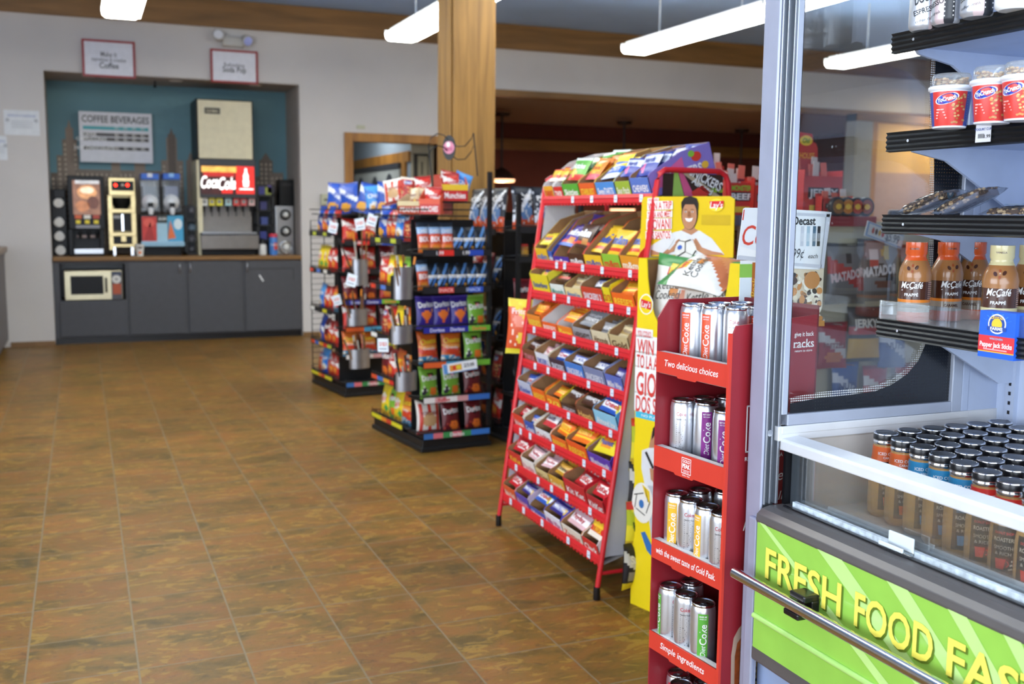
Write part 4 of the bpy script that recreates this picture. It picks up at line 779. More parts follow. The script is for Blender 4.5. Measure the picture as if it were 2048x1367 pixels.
LABELS.pop('', None)
# ------------------------------------------------------------------ kettle crisps in the yellow display
KB = pillow('kettle_crisps', .20, .29, .075, 'e9e7e0', (('d', -1, .34, -.9, 'c9764a'), ('d', -1, .12, -.9, 'd4895c'), ('b', .86, 1, '3f8a45'), ('e', .5, .80, .16, .10, 'f0c83a'), ('e', .62, .55, .10, .07, 'd98a3a')), (("Lay's", .5, .80, .04, .06, 'd8242c'), ('Kettle', .42, .63, .045, .11, '3a3a34', .15, 0, .25), ('Cooked', .45, .51, .045, .12, '3a3a34', .15, 0, .25)))
def lbag(lab, px, py, y, rot):
    x, z = onp(px, py, ML, y); o = obj('crisp_bag', KB, None, ML @ V((x, y, z)), rot); tag(o, lab, 'crisp bag', 'kettle crisps in the yellow display')
lbag('white and orange kettle crisp bag standing at the far side of the yellow box', 1335, 672, .055, (-.12, .10, rzL + .15))
lbag('kettle crisp bag lying on its side on top of the others', 1476, 558, .055, (Matrix.Rotation(rzL, 3, 'Z') @ Matrix.Rotation(-PI / 2 + .08, 3, 'Y') @ Matrix.Rotation(1.0, 3, 'Z')).to_euler())
lbag('kettle crisp bag standing in the middle of the yellow box', 1402, 700, .06, (-.1, 0, rzL + .1))
lbag('kettle crisp bag standing at the near side of the yellow box', 1460, 694, .06, (-.1, -.06, rzL))
# ------------------------------------------------------------------ red wire sweet rack
TX = [1.943, 1.908, 1.890, 1.868, 1.849, 1.829, 1.806, 1.781, 1.758]; TZ = [1.519, 1.237, 1.099, .940, .784, .633, .480, .317, .160]
RYF, RYN = 4.30, 3.33; TIL = .30
TIER = ['top tier', 'second tier', 'third tier', 'fourth tier', 'fifth tier', 'sixth tier', 'seventh tier', 'eighth tier', 'bottom tier']
ro = V((1.95, 3.82, 0)); cr = thing('sweet_rack', 'red wire rack of sweets with nine sloping tiers', 'display rack', tuple(ro))
def rp(name, g, parent=cr, **k):
    o = obj(name, g, parent, **k)
    if parent is cr: o.location = -ro
    return o
for y in (RYF + .012, RYN - .012):
    g = G(); pth = [(1.742, y, .045), (1.955, y, 1.565), (1.963, y, 1.590), (1.985, y, 1.605), (2.225, y, 1.605), (2.25, y, 1.590), (2.262, y, 1.565), (2.44, y, .045)]
    g.tube(pth, .0105, RED, 10); g.tube([(1.755, y, .10), (2.43, y, .10)], .008, RED); g.tube([(1.90, y, 1.13), (2.30, y, 1.29)], .006, RED); rp('side_frame', g)
    for x in (1.742, 2.44): g = G(); g.lathe([(.013, 0), (.014, .004), (.013, .05)], BLKP, 14, (x - .0025, y, 0)); rp('foot', g)
    g = G(); d = .006 if y < 4 else -.006; g.prism([(1.775, .16), (1.96, 1.49), (2.10, 1.49), (2.13, .16)], y + d - .001, y + d + .001, mat('rack_side_sheet', 'c9cad0', .5), 'y'); rp('side_sheet', g)
g = G(); g.tube([(1.965, RYF, 1.60), (1.965, RYN, 1.60)], .004, RED) if False else g.tube([(2.44, RYF, .3), (2.44, RYN, .3)], .006, RED); g.tube([(2.30, RYF, 1.25), (2.30, RYN, 1.25)], .006, RED); rp('cross_bar', g)
TAGM = mat('price_tag_paper', 'e6f0fa', .5)
TAGY = [[(1146, 400), (1184, 401), (1232, 401), (1283, 400)], [(1114, 531), (1130, 533), (1166, 536), (1205, 540), (1261, 546)], [(1109, 592), (1138, 597), (1178, 605), (1224, 612), (1258, 618)], [(1069, 656), (1109, 666), (1149, 676), (1194, 687), (1234, 697)], [(1071, 728), (1097, 736), (1130, 747), (1178, 762), (1225, 776)], [(1095, 807), (1138, 824), (1182, 840), (1222, 856)], [(1042, 856), (1061, 866), (1107, 887), (1169, 916), (1209, 936)], [(1033, 932), (1077, 957), (1104, 972), (1134, 989), (1181, 1014)], [(1022, 1005), (1048, 1021), (1085, 1045), (1137, 1078), (1178, 1105)]]
for i in range(9):
    x, z = TX[i], TZ[i]
    g = G(); x1, z1 = x + .33, z - .035 + .33 * math.tan(TIL)
    g.prism([(x + .004, z - .037), (x1, z1 - .003), (x1, z1), (x + .004, z - .034)], RYN, RYF, mat('rack_shelf_sheet', 'a7a4a2', .6), 'y'); sh = rp('shelf', g)
    g = G(); g.prism([(x, z), (x - .004, z - .014), (x - .001, z - .016), (x - .003, z - .032), (x + .001, z - .037), (x + .006, z - .035), (x + .006, z)], RYN - .005, RYF, RED, 'y')
    for k in range(32): y = RYN + (RYF - RYN) * (k + .5) / 32; g.box(x - .001, y - .007, z - .042, x + .004, y + .007, z - .036, RED)
    lp_ = rp('price_lip', g, sh)
    for px, py in TAGY[i]:
        y = aX(px, py, x - .003).y; g = G(); g.box(x - .0055, y - .0125, z - .031, x - .0045, y + .0125, z - .003, TAGM); g.frame((x - .0056, y, z - .016), (0, -1, 0), (0, 0, 1), .0002); g.text('1.89', 0, -.004, .010, CB('4a6ea8')); g.quad(-.008, .006, .006, .008, CB('7a9ac0')); rp('price_tag', g, lp_)
# sign in the near frame top
g = G(); y = RYN - .004; g.box(1.985, y, 1.36, 2.245, y + .004, 1.592, CB('3a2720')); g.frame((1.985, y, 1.36), (1, 0, 0), (0, 0, 1), .0006)
def sq(px, py): p = aY(px, py, y); return p.x - 1.985, p.z - 1.36
g.poly([sq(1345, 392), sq(1348, 345), sq(1356, 345), sq(1368, 392)], CB('9cc25a'), 1); g.poly([sq(1369, 392), sq(1357, 345), sq(1366, 345), sq(1389, 392)], CB('d45a86'), 1); g.poly([sq(1382, 384), sq(1404, 370), sq(1420, 385), sq(1412, 393), sq(1386, 393)], CB('d23a32'), 3)
g.poly([sq(1364, 346), sq(1372, 342), sq(1440, 392), sq(1424, 392)], CB('b9a88a'), 1)
q = sq(1412, 358); g.text('SNICKERS', q[0], q[1], .05, WINK, 3, .15, .02, .1, -.42); q = sq(1400, 372); g.text('Almond', q[0] + .01, q[1], .035, WINK, 3, .10, .02, .1, -.5); q = sq(1434, 380); g.text('100 cal', q[0], q[1], .024, CB('a6d03a'), 3, .05, .02); rp('sign_card', g)
# packets
PD = {
 'skit': (.10, .075, .014, '5cae35', (('b', .0, .25, 'd0362e'), ('e', .3, .35, .14, .2, 'e8c030'), ('b', .85, 1, 'e9f3e4')), (('Skittles', .5, .6, .024, .075, 'ffffff'),)),
 'star': (.10, .07, .014, 'ee8a24', (('b', 0, .3, 'd9365c'), ('e', .5, .55, .35, .25, 'f5c431')), (('Starburst', .5, .55, .02, .07, 'c8202c'),)),
 'heads': (.10, .07, .012, '3d74d8', (('b', .6, 1, 'f4d936'), ('b', 0, .2, 'e4e8f4')), (('SweeTARTS', .5, .4, .02, .075, 'ffffff'),)),
 'nerds': (.10, .075, .014, '2a3c9e', (('b', .5, .85, 'dfe5f2'), ('e', .3, .3, .12, .16, 'e0569a')), (('Nerds', .5, .65, .025, .06, '2a3c9e'),)),
 'redyel': (.10, .07, .013, 'd62f28', (('b', .55, .85, 'f2c42e'), ('b', 0, .2, 'f3e7d6')), (('TWIX', .5, .4, .026, .06, 'f2c42e'),)),
 'mmp': (.10, .085, .018, '4a33a0', (('b', .1, .28, 'd84a2a'), ('e', .7, .25, .2, .18, 'e38a2e'), ('b', .0, .1, '2e63c0')), (('m&m', .5, .6, .036, .08, 'ffffff', 0, .04),)),
 'mmb': (.10, .08, .017, '4a2c1e', (('b', .1, .25, 'd8432c'), ('e', .7, .25, .2, .18, 'b98142')), (('m&m', .5, .6, .036, .08, 'ffffff', 0, .04),)),
 'mmy': (.10, .08, .017, 'eec22c', (('b', .1, .25, 'd8432c'),), (('m&m', .5, .55, .036, .08, '2d4fa8', 0, .04),)),
 'yel': (.11, .06, .014, 'e5d02a', (('e', .5, .5, .3, .25, 'e8902a'),), (('Peanut', .5, .5, .02, .07, '2a52a8'),)),
 'brown': (.12, .045, .016, '4a2a1c', (('b', .3, .5, 'c23a2e'),), (('TWIX', .5, .6, .02, .06, 'e9d9b0'),)),
 'snick': (.12, .045, .018, '3f2a20', (('b', .25, .8, 'e9ecf2'), ('b', .32, .72, '2b51b4')), (('SNICKERS', .5, .5, .018, .085, 'f4f4f4', 0, .03),)),
 'reese': (.12, .05, .014, 'f0731f', (('b', .2, .4, 'f3c52c'),), (("REESE'S", .5, .62, .022, .085, 'f6d338', 0, .03),)),
 'silver': (.12, .045, .014, '8d8f95', (('b', .3, .6, '5b5d66'),), (("HERSHEY'S", .5, .5, .016, .09, 'e9e9ec', 0, .03),)),
 'cream': (.12, .045, .014, 'd9c9a0', (('b', .3, .6, 'a98a4c'),), (('Almonds', .5, .5, .016, .08, '5a3a22', 0, .02),)),
 'choc': (.12, .045, .014, '47271c', (('n', .06, .2, .8, 'b8b8c0'),), (("HERSHEY'S", .5, .5, .016, .095, 'd9d9df', 0, .03),)),
 'blue': (.12, .05, .014, '2b57b2', (('b', .3, .6, 'e6ecf4'), ('e', .8, .4, .12, .25, 'd9d24a')), (('Crunch', .5, .48, .02, .08, 'c8303a', 0, .03),)),
 'wred': (.12, .05, .014, 'e7e4e2', (('b', .0, .35, 'cc3038'), ('n', .2, .4, 1, '3a2a28')), (('Cookies', .5, .6, .018, .08, '3a2a60', 0, .02),)),
 'kit': (.11, .05, .014, 'c8202c', (('e', .5, .5, .38, .3, 'e9e5e0'),), (('KitKat', .5, .5, .022, .07, 'c8202c', 0, .03),)),
 'pink': (.12, .05, .014, 'e3b8bc', (('b', .3, .6, 'f2eef0'),), (('Payday', .5, .5, .018, .08, 'b8303a', 0, .02),)),
 'gold': (.12, .045, .016, 'c9962e', (('b', .2, .5, 'e7d9a0'),), (('Caramel', .5, .5, .018, .085, '4a2a18', 0, .02),)),
 'purp': (.13, .045, .016, '352b80', (('b', .3, .6, '8f93c4'), ('e', .8, .4, .12, .25, 'd9b23a')), (('Milky Way', .5, .48, .016, .09, 'f0f0f4', 0, .02),)),
 'lime': (.10, .07, .013, '9ccb3a', (('b', .5, .85, 'e9efd0'),), (('Sour', .5, .66, .024, .05, '2c7a34', 0, .02),)),
}
PMESH = {k: pillow('packet_' + k, *v, nu=8, nv=8) for k, v in PD.items()}
# trays: (width, front colour, side colour, lettering, letter colour, packets, how many, front height)
TRAYS = [
 [(.10, 'e5a52c', 'ece7e2', 'STARBURST', 'd0302a', 'redyel', 4, .055), (.09, 'cf2f28', 'ece7e2', 'TWIX', 'f5f0ea', 'redyel', 3, .05), (.155, '58a838', '7fbf4a', 'Skittles', 'f6f8f0', 'skit', 6, .06), (.145, 'e4632c', 'e0823a', 'STARBURST', 'f5d33c', 'star', 5, .06), (.16, '4f8fd8', 'e6d23c', 'SweeTARTS', 'f4f4f8', 'heads', 5, .06), (.12, '9cb53c', '3f7fd0', 'Sour Patch', 'f0f0e0', 'nerds', 4, .06), (.14, '5c7ac8', '8a78c4', 'CHEWERS', 'f4f0f4', 'nerds', 5, .07)],
 [(.13, 'e2b92c', 'd8b03a', 'm&m', '3f6fc0', 'yel', 3, .06), (.05, '3b5fb8', '2d4a9a', 'm&m', 'f0f0f0', 'mmp', 0, .05), (.155, '4a33a0', 'd84a2a', 'm&m', 'f4f4f4', 'mmp', 6, .03), (.145, '4a2c1e', 'd8432c', 'm&m', 'f4f4f4', 'mmb', 3, .05), (.16, 'eec22c', 'd6362a', 'm&m', '2d4fa8', 'mmy', 2, .05), (.15, '8fc23c', 'e08a2a', 'm&m', 'd8302a', 'mmy', 1, .06), (.15, 'e69a2c', 'd6362a', 'm&m', 'f4f0e0', 'mmy', 2, .06)],
 [(.17, 'dfd02c', 'e6dc3a', 'Butterfinger', '2c4fa0', 'yel', 4, .085), (.13, 'dfe9e4', '3a2018', 'Mounds', '3f9a8c', 'brown', 4, .05), (.14, 'e6d39a', 'd8b86a', 'Almond Joy', '3a7ab8', 'cream', 2, .045), (.17, 'c8402c', 'e4d8c0', 'SNICKERS 2', 'e8ecf8', 'snick', 2, .06), (.06, 'e6d422', 'e6d422', '2/3', 'c8302a', 'yel', 0, .07), (.16, 'ee6a20', 'ee8a2a', "REESE'S", 'f6d338', 'reese', 2, .055)],
 [(.155, 'e98a2a', 'e0702a', "REESE'S", 'f4e04a', 'reese', 5, .06), (.155, 'ee6324', 'ee6324', "REESE'S", 'f4f0ea', 'reese', 0, .04), (.15, 'ee8326', 'ee6324', 'Pieces', 'f4e04a', 'reese', 4, .04), (.17, '9a9ba2', 'a8aab4', "HERSHEY'S", '40302a', 'silver', 3, .05), (.15, 'd9cfb0', 'cbb98a', 'Almonds', '6a4a2a', 'silver', 2, .055), (.15, 'c7b88a', 'b8a878', 'Gold', '5a3a22', 'cream', 2, .055)],
 [(.14, '7a4a34', '8a5a3a', 'TWIX', 'd98a9a', 'choc', 4, .06), (.145, 'dfe4ee', 'e6dfc0', 'SNICKERS 2', '2b51b4', 'pink', 2, .06), (.15, '3a2c40', 'a08a78', 'SNICKERS', 'dfe6f8', 'blue', 1, .055), (.17, '3f7fd4', '4f9ae0', 'SNICKERS 4', 'f0f4fa', 'snick', 1, .06), (.18, '7a86ae', '8d97b8', 'SNICKERS 2', 'e8ecf6', 'snick', 1, .065), (.14, '5a6fc0', '8a94c0', 'Milky Way', 'f0f0f6', 'purp', 2, .06)],
 [(.14, 'b9c4dc', 'a9b0c4', 'Kinder', '2b57b2', 'blue', 2, .065), (.14, 'ee6a22', 'e8782a', "REESE'S", 'f4d43c', 'wred', 0, .055), (.14, 'ee7a22', 'f0c82a', '2/3', 'f4e04a', 'reese', 1, .045), (.14, '40281e', '6a4a34', "HERSHEY'S", 'c8c8d0', 'choc', 5, .035), (.15, '6a4632', 'c8502c', 'Heath', 'e4b86a', 'choc', 3, .055), (.18, '8cc8e4', '4fa8dc', 'Almond Joy', 'f4f4f0', 'blue', 3, .065)],
 [(.12, 'e2402c', 'e9e2d0', '5th Avenue', 'e9e4e0', 'kit', 3, .065), (.11, '2b57b2', 'e8e4d4', 'Crunch', 'e8ecf4', 'blue', 1, .055), (.16, 'e3e6ea', 'e8d8c8', 'Cookies', 'c83038', 'wred', 6, .045), (.15, 'ee6a22', 'f0822a', "REESE'S", 'f6d338', 'reese', 3, .045), (.18, 'ee5a1c', 'f0c52a', "REESE'S", 'f6d338', 'reese', 3, .06), (.19, '5a3aa8', '4a34a0', 'Whatchamacallit', 'f0e8f4', 'yel', 4, .05)],
 [(.15, 'd2342c', 'd8422c', 'KitKat', 'f2c43a', 'kit', 4, .06), (.14, 'efe9e2', 'e8e0d0', 'Payday', 'd88a94', 'pink', 4, .06), (.13, 'd9c48a', 'b98a3a', '100 Grand', '8a5a2a', 'pink', 5, .045), (.15, 'd9a83a', '9a6a3a', 'Caramello', 'f0e4c0', 'gold', 3, .05), (.19, 'c8202c', 'c8202c', 'Kit Kat', 'f0ecea', 'kit', 5, .075), (.14, 'b8202c', 'c8202c', 'KitKat', 'f0ecea', 'kit', 3, .06)],
 [(.14, 'de5a2c', 'd8402c', 'Baby Ruth', 'f0e6d6', 'kit', 4, .055), (.14, '5a4ab0', 'c8b0c0', 'Musketeers', 'e8a4b8', 'purp', 3, .055), (.16, '3a4fa8', '8fa0c8', '3 Musketeers', 'e0e6f4', 'blue', 3, .03), (.16, 'e9e6f0', '4a4ac0', 'Milky Way', 'c05a8a', 'purp', 5, .055), (.18, 'e6dccb', 'e0a06a', 'Zagnut', 'd8402c', 'pink', 3, .05), (.13, 'd4302c', 'e6e0d8', 'Clark', 'f4f0ea', 'redyel', 3, .05)]]
CN = {}
def cname(h):
    r, g_, b = (int(h[i:i + 2], 16) for i in (0, 2, 4)); mx, mn = max(r, g_, b), min(r, g_, b)
    if mx - mn < 30: return 'white' if mx > 205 else 'grey' if mx > 90 else 'dark'
    if mx < 110 and r >= b: return 'dark brown'
    if r == mx: 
        if g_ > .78 * r: return 'yellow' if b < .5 * r else 'cream'
        if b > .55 * r and g_ < .75 * r: return 'pink'
        if g_ > .6 * r: return 'golden'
        if g_ > .32 * r: return 'orange' if r > 200 else 'brown'
        return 'red'
    if g_ == mx: return 'green'
    return 'purple' if r > .5 * b and g_ < .75 * r else 'blue'
for i, row in enumerate(TRAYS):
    tot = sum(t[0] for t in row); sc = (RYF - RYN - .02) / tot; y = RYF - .01; base = V((TX[i] + .010, 0, TZ[i] - .020)); dz = math.tan(TIL)
    for j, (wd, fc_, scol, word, wc, pk, n, hf) in enumerate(row):
        wd_ = wd * sc - .004; D_ = .29; hb = .135 if i == 0 else .16 if i < 2 else .112
        fm, sm = CB(fc_), CB(scol); hf += .012; inn = KRAFT if (i, j) not in ((0, 0), (0, 1), (3, 1), (3, 2)) else mat('pale_card_inside', 'd6cdc8', .7)
        g = G(); e = .003
        g.box(0, 0, 0, wd_, e, hf, fm); g.box(e, e, 0, wd_ - e, e + .001, hf - .001, inn); g.box(0, 0, 0, wd_, D_, e, inn); g.box(0, D_ - e, 0, wd_, D_, hb, sm); g.box(e, D_ - e - .001, e, wd_ - e, D_ - e, hb, inn)
        side = [(0, 0), (D_, 0), (D_, hb), (D_ * .55, hb), (.012, hf + .012), (0, hf)]
        for xa, xb, xi in ((0, e, e), (wd_ - e, wd_, wd_ - e - .001)): g.prism(side, xa, xb, sm, 'x'); g.prism([(a, b - .001) for a, b in side], xi, xi + .001, inn, 'x')
        g.frame((0, 0, 0), (1, 0, 0), (0, 0, 1), .0006); g.text(word, wd_ / 2, hf / 2, min(hf * .8, .036), CB(wc), 2, wd_ * .8, .02); g.quad(wd_ * .06, hf * .1, wd_ * .94, hf * .2, CB(wc), 1)
        if (i, j) == (0, 6):
            g.frame((wd_, 0, 0), (0, 1, 0), (0, 0, 1), .0006); g.poly([(.0, .03), (.16, .03), (.16, .115), (.05, .07)], CB('d9659a'), 1); g.text('CHEWERS', .15, .055, .05, CB('f4f0f4'), 2, .17, .03); g.ell(.22, .10, .022, .018, CB('d8402c'), 2); g.ell(.25, .06, .016, .014, CB('e8b83a'), 2); g.ell(.20, .115, .014, .012, CB('8ac23a'), 3)
        o = obj('sweet_tray', g, None, (base.x, y, base.z), (TIL, 0, -PI / 2))
        tag(o, f'{cname(fc_)} fronted sweet tray, {ORD[j]} from the far leg on the {TIER[i]}', 'tray', 'sweet trays on the red rack')
        MT_ = T_((base.x, y, base.z), TIL, 0, -PI / 2); r6 = random.Random(i * 50 + j); pw, ph_ = PD[pk][0], PD[pk][1]
        n = n + (2 if n > 1 else 0)
        for k in range(n):
            s_ = min(1.45, (wd_ - .008) / pw); yy = .03 + k * .030 + r6.uniform(-.004, .004); lean = -.95 + r6.uniform(-.2, .2); zz = .006 + (.012 if k % 2 else 0) * 0 + r6.uniform(0, .006)
            yy = min(yy, D_ - .075); q = MT_ @ V((wd_ / 2 + r6.uniform(-.006, .006), yy, zz + (.012 + .022 * (n - k) / n + (.018 if n >= 5 else 0) + (.018 if i < 2 else 0))))
            po = obj('sweet_packet', PMESH[pk], None, q, (TIL + lean, r6.uniform(-.06, .06), -PI / 2 + r6.uniform(-.10, .10))); po.scale = (s_, s_, s_)
            tag(po, f'{cname(PD[pk][3])} sweet packet, {ORD[k]} from the front in the {ORD[j]} tray, {TIER[i]}', 'sweet packet', 'sweet packets on the red rack')
        y -= wd * sc
# bags clipped to the ends of the red rack
HOT = pillow('hot_peanut_bag', .14, .2, .05, 'e3d32c', (('b', .0, .25, 'c8a82a'), ('d', .42, .72, .3, 'b9c22a'), ('b', .86, 1, 'd83a2a')), (('HOT', .5, .58, .05, .10, '2a4a2a', .2),))
DRKB = pillow('dark_snack_bag', .13, .18, .05, '232227', (('d', .35, .6, .5, 'c9c6b8'), ('b', .0, .15, 'd8c02c'), ('e', .3, .3, .2, .12, '8a8478')), (('SALT', .5, .66, .04, .09, 'e9e4d0'),))
CHEW = pillow('chewy_snack_bag', .13, .26, .05, 'd8582c', (('b', .86, 1, 'e6dd3c'), ('b', 0, .1, 'e6dd3c'), ('e', .5, .62, .3, .12, 'e88a70'), ('e', .6, .3, .22, .12, 'e9d24a'), ('d', .7, .86, .5, 'e6cf3a'), ('n', .08, .1, .6, 'f4e4d0')), (('Fritos', .5, .78, .035, .09, 'f6e4e0'),))
for nm, me, px, py, Y, lab, rz in (('peanut_bag', HOT, 1256, 1098, 3.285, 'yellow hot peanut bag clipped to the near end of the red rack', .1), ('snack_bag', DRKB, 1246, 1170, 3.28, 'black and cream snack bag at the foot of the red rack end', .25), ('snack_bag', DRKB, 1262, 1010, 3.285, 'black snack bag clipped between red rack and yellow display', .0), ('peanut_bag', HOT, 1266, 935, 3.29, 'yellow peanut bag clipped highest on the near rack end', .1)):
    p = aY(px, py, Y); tag(obj(nm, me, None, (p.x + .03, p.y - .03, p.z), (.04, 0, rz)), lab, 'snack bag')
p = aY(1038, 708, 4.36); tag(obj('snack_bag', CHEW, None, tuple(p), (0, .05, -.5)), 'red and yellow snack bag clipped to the far end of the red rack', 'snack bag')
# ------------------------------------------------------------------ wire crisp racks by the post
def bagmesh(key, w, h, d, *a): return pillow(key, w, h, d, *a, nu=14, nv=18)
BG = {
 'orange_puff': bagmesh('bag_puff', .095, .21, .04, 'd8512a', (('b', .0, .28, 'e8762e'), ('e', .5, .12, .3, .1, 'f09a3a'), ('b', .86, 1, '2c3440'), ('b', .62, .86, '8fb4dc'), ('b', .26, .3, 'efe6da')), (('CHEEZ', .5, .70, .034, .085, 'f4f4f4'), ('BIX', .5, .44, .05, .075, 'ffffff'))),
 'black_blue': bagmesh('bag_black_blue', .095, .18, .035, '1d2126', (('d', .5, .74, -.9, '5f93d0'), ('d', .18, .34, -.9, '3f78c4'), ('e', .7, .14, .16, .07, 'e8a43a'), ('b', .52, .57, 'e9e4da')), (('Bugles', .42, .48, .03, .08, 'f4f2ee'),)),
 'purple': bagmesh('bag_purple', .13, .20, .05, '3a2a86', (('t', .5, .1, .5, .28, 'ea6a2a'), ('e', .5, .42, .26, .12, 'ee7a2e'), ('b', .0, .05, '5a4ab0'), ('b', .93, 1, '5a4ab0'), ('e', .82, .55, .07, .05, 'f0a060')), (('Doritos', .5, .74, .048, .11, 'f6f4f2', .08, .03),)),
 'green': bagmesh('bag_green', .13, .20, .05, '7db53a', (('t', .55, .52, .78, .22, '1d1d1a'), ('t', .55, .58, .74, .12, 'd8402c'), ('e', .68, .22, .2, .14, 'ee7a2e'), ('e', .2, .22, .13, .12, '3a3340'), ('b', .93, 1, 'a4cf6a'), ('n', .05, .05, .45, 'e9e8d0')), (('Doritos', .5, .64, .048, .11, 'f6f4f2', .08, .03),)),
 'cheetos': bagmesh('bag_cheetos', .14, .20, .05, 'e0702a', (('b', .42, .56, 'f0a04a'), ('b', .0, .22, '3f8fb8'), ('n', .35, .05, .2, 'e9e4d6'), ('b', .36, .42, 'd8432c'), ('d', .22, .38, .2, 'd64426'), ('b', .94, 1, 'c8502a')), (('Cheetos', .5, .68, .046, .12, 'f4c832', .08, .04), ('Crunchy', .5, .46, .024, .09, 'f6f0e6', 0, .02))),
 'maroon': bagmesh('bag_maroon', .13, .20, .05, '6a1c22', (('t', .5, .48, .72, .2, '1a1414'), ('t', .5, .54, .70, .11, 'd8512a'), ('e', .62, .2, .24, .14, 'ee7a2e'), ('b', .93, 1, '8a2c30'), ('n', .04, .05, .4, 'b8483a')), (('Doritos', .5, .66, .048, .11, 'f6f4f2', .08, .03),)),
 'yellow': bagmesh('bag_yellow', .14, .20, .05, 'ecd024', (('e', .45, .55, .28, .16, 'f3efe0'), ('b', .0, .16, 'e8b42a'), ('e', .75, .25, .16, .12, '3f9a50'), ('b', .93, 1, 'd8b81e')), (("Lay's", .45, .55, .045, .08, 'd8302a', .1),)),
 'red': bagmesh('bag_red', .13, .19, .05, 'cf3326', (('e', .5, .3, .3, .16, 'e8803a'), ('b', .88, 1, 'a82420'), ('d', .55, .78, .3, 'e9e4e0'), ('n', .05, .1, .5, 'f0c83a')), (('Munchies', .5, .66, .036, .11, 'c8282a', .06, .03),)),
 'blue': bagmesh('bag_blue', .15, .22, .055, '2450b4', (('d', .5, .68, .4, 'e9ecf2'), ('e', .35, .2, .28, .14, 'e8a83a'), ('b', .92, 1, '1a3c96')), (('Ruffles', .5, .62, .045, .12, '2450b4', .12, .03),)),
 'tan': bagmesh('bag_tan', .12, .19, .045, 'c9b08a', (('b', .3, .5, 'a04a3a'), ('e', .5, .7, .3, .12, 'e6dcc6'), ('b', .0, .12, '7a5a40'), ('e', .7, .38, .14, .1, 'e8c440')), (('Peanuts', .5, .7, .03, .08, '7a2a24'),)),
 'skyblue': bagmesh('bag_sky_blue', .14, .20, .05, '4f9ae0', (('b', .0, .2, '2450b4'), ('e', .5, .26, .3, .12, 'e8e2d8'), ('d', .5, .7, .5, '2f6fc8'), ('e', .4, .2, .14, .08, 'd8a050')), (('Chips', .5, .62, .04, .10, 'f4f6fa', .1),)),
 'stripe': bagmesh('bag_stripe', .17, .21, .06, 'e9e2d8', (('r', .05, .1, .22, .9, 'd0402e'), ('r', .4, .1, .58, .9, 'd0402e'), ('r', .76, .1, .92, .9, 'd0402e'), ('b', .0, .12, '8a2c28'), ('e', .5, .4, .3, .2, 'c8a070')), (('POPCORN', .5, .6, .03, .12, '8a2420'),)),
 'black_orange': bagmesh('bag_black_orange', .16, .27, .06, '202530', (('b', .0, .34, 'd8562a'), ('e', .5, .42, .36, .18, '5f83b4'), ('d', .55, .68, -.8, 'dfe4ec'), ('n', .14, .1, .9, 'c9ccd2'), ('b', .93, 1, '16181e')), (('POPS', .5, .74, .045, .12, 'f0f0f0', .1),)),
 'trail': bagmesh('bag_trail', .12, .18, .045, 'b8342c', (('n', .3, .1, .55, 'd8a870'), ('e', .5, .75, .3, .1, '2f5fb0'), ('n', .1, .3, .9, '40261e'), ('b', .9, 1, 'e0d6c6')), (('Trail', .5, .75, .03, .07, 'f4f4f0'),)),
}
BW = {'orange_puff': 'orange and white puff', 'black_blue': 'black and blue corn snack', 'purple': 'purple tortilla chip', 'green': 'green tortilla chip', 'cheetos': 'orange cheese puff', 'maroon': 'dark red tortilla chip', 'yellow': 'yellow potato crisp', 'red': 'red snack mix', 'blue': 'blue ridged crisp', 'tan': 'tan peanut', 'skyblue': 'sky blue crisp', 'stripe': 'red and white striped popcorn', 'black_orange': 'black and orange popped chip', 'trail': 'red trail mix'}
WIRE = mat('black_wire', '1b1c1f', .4, .3)
def snack(kind, label, T, group, s_=1.):
    o = obj('snack_bag', BG[kind], None, T.to_translation(), T.to_euler()); o.scale = (s_, s_, s_); return tag(o, label, 'snack bag', group)
def strip_print(g, x0, x1, z0, z1, cols, words=()):
    n = len(cols)
    for i, c in enumerate(cols):
        if c: g.quad(x0 + (x1 - x0) * i / n, z0, x0 + (x1 - x0) * (i + 1) / n, z1, CB(c), 1)
    for s_, u, c in words: g.text(s_, x0 + (x1 - x0) * u, (z0 + z1) / 2, (z1 - z0) * .9, CB(c), 2, None, .02)
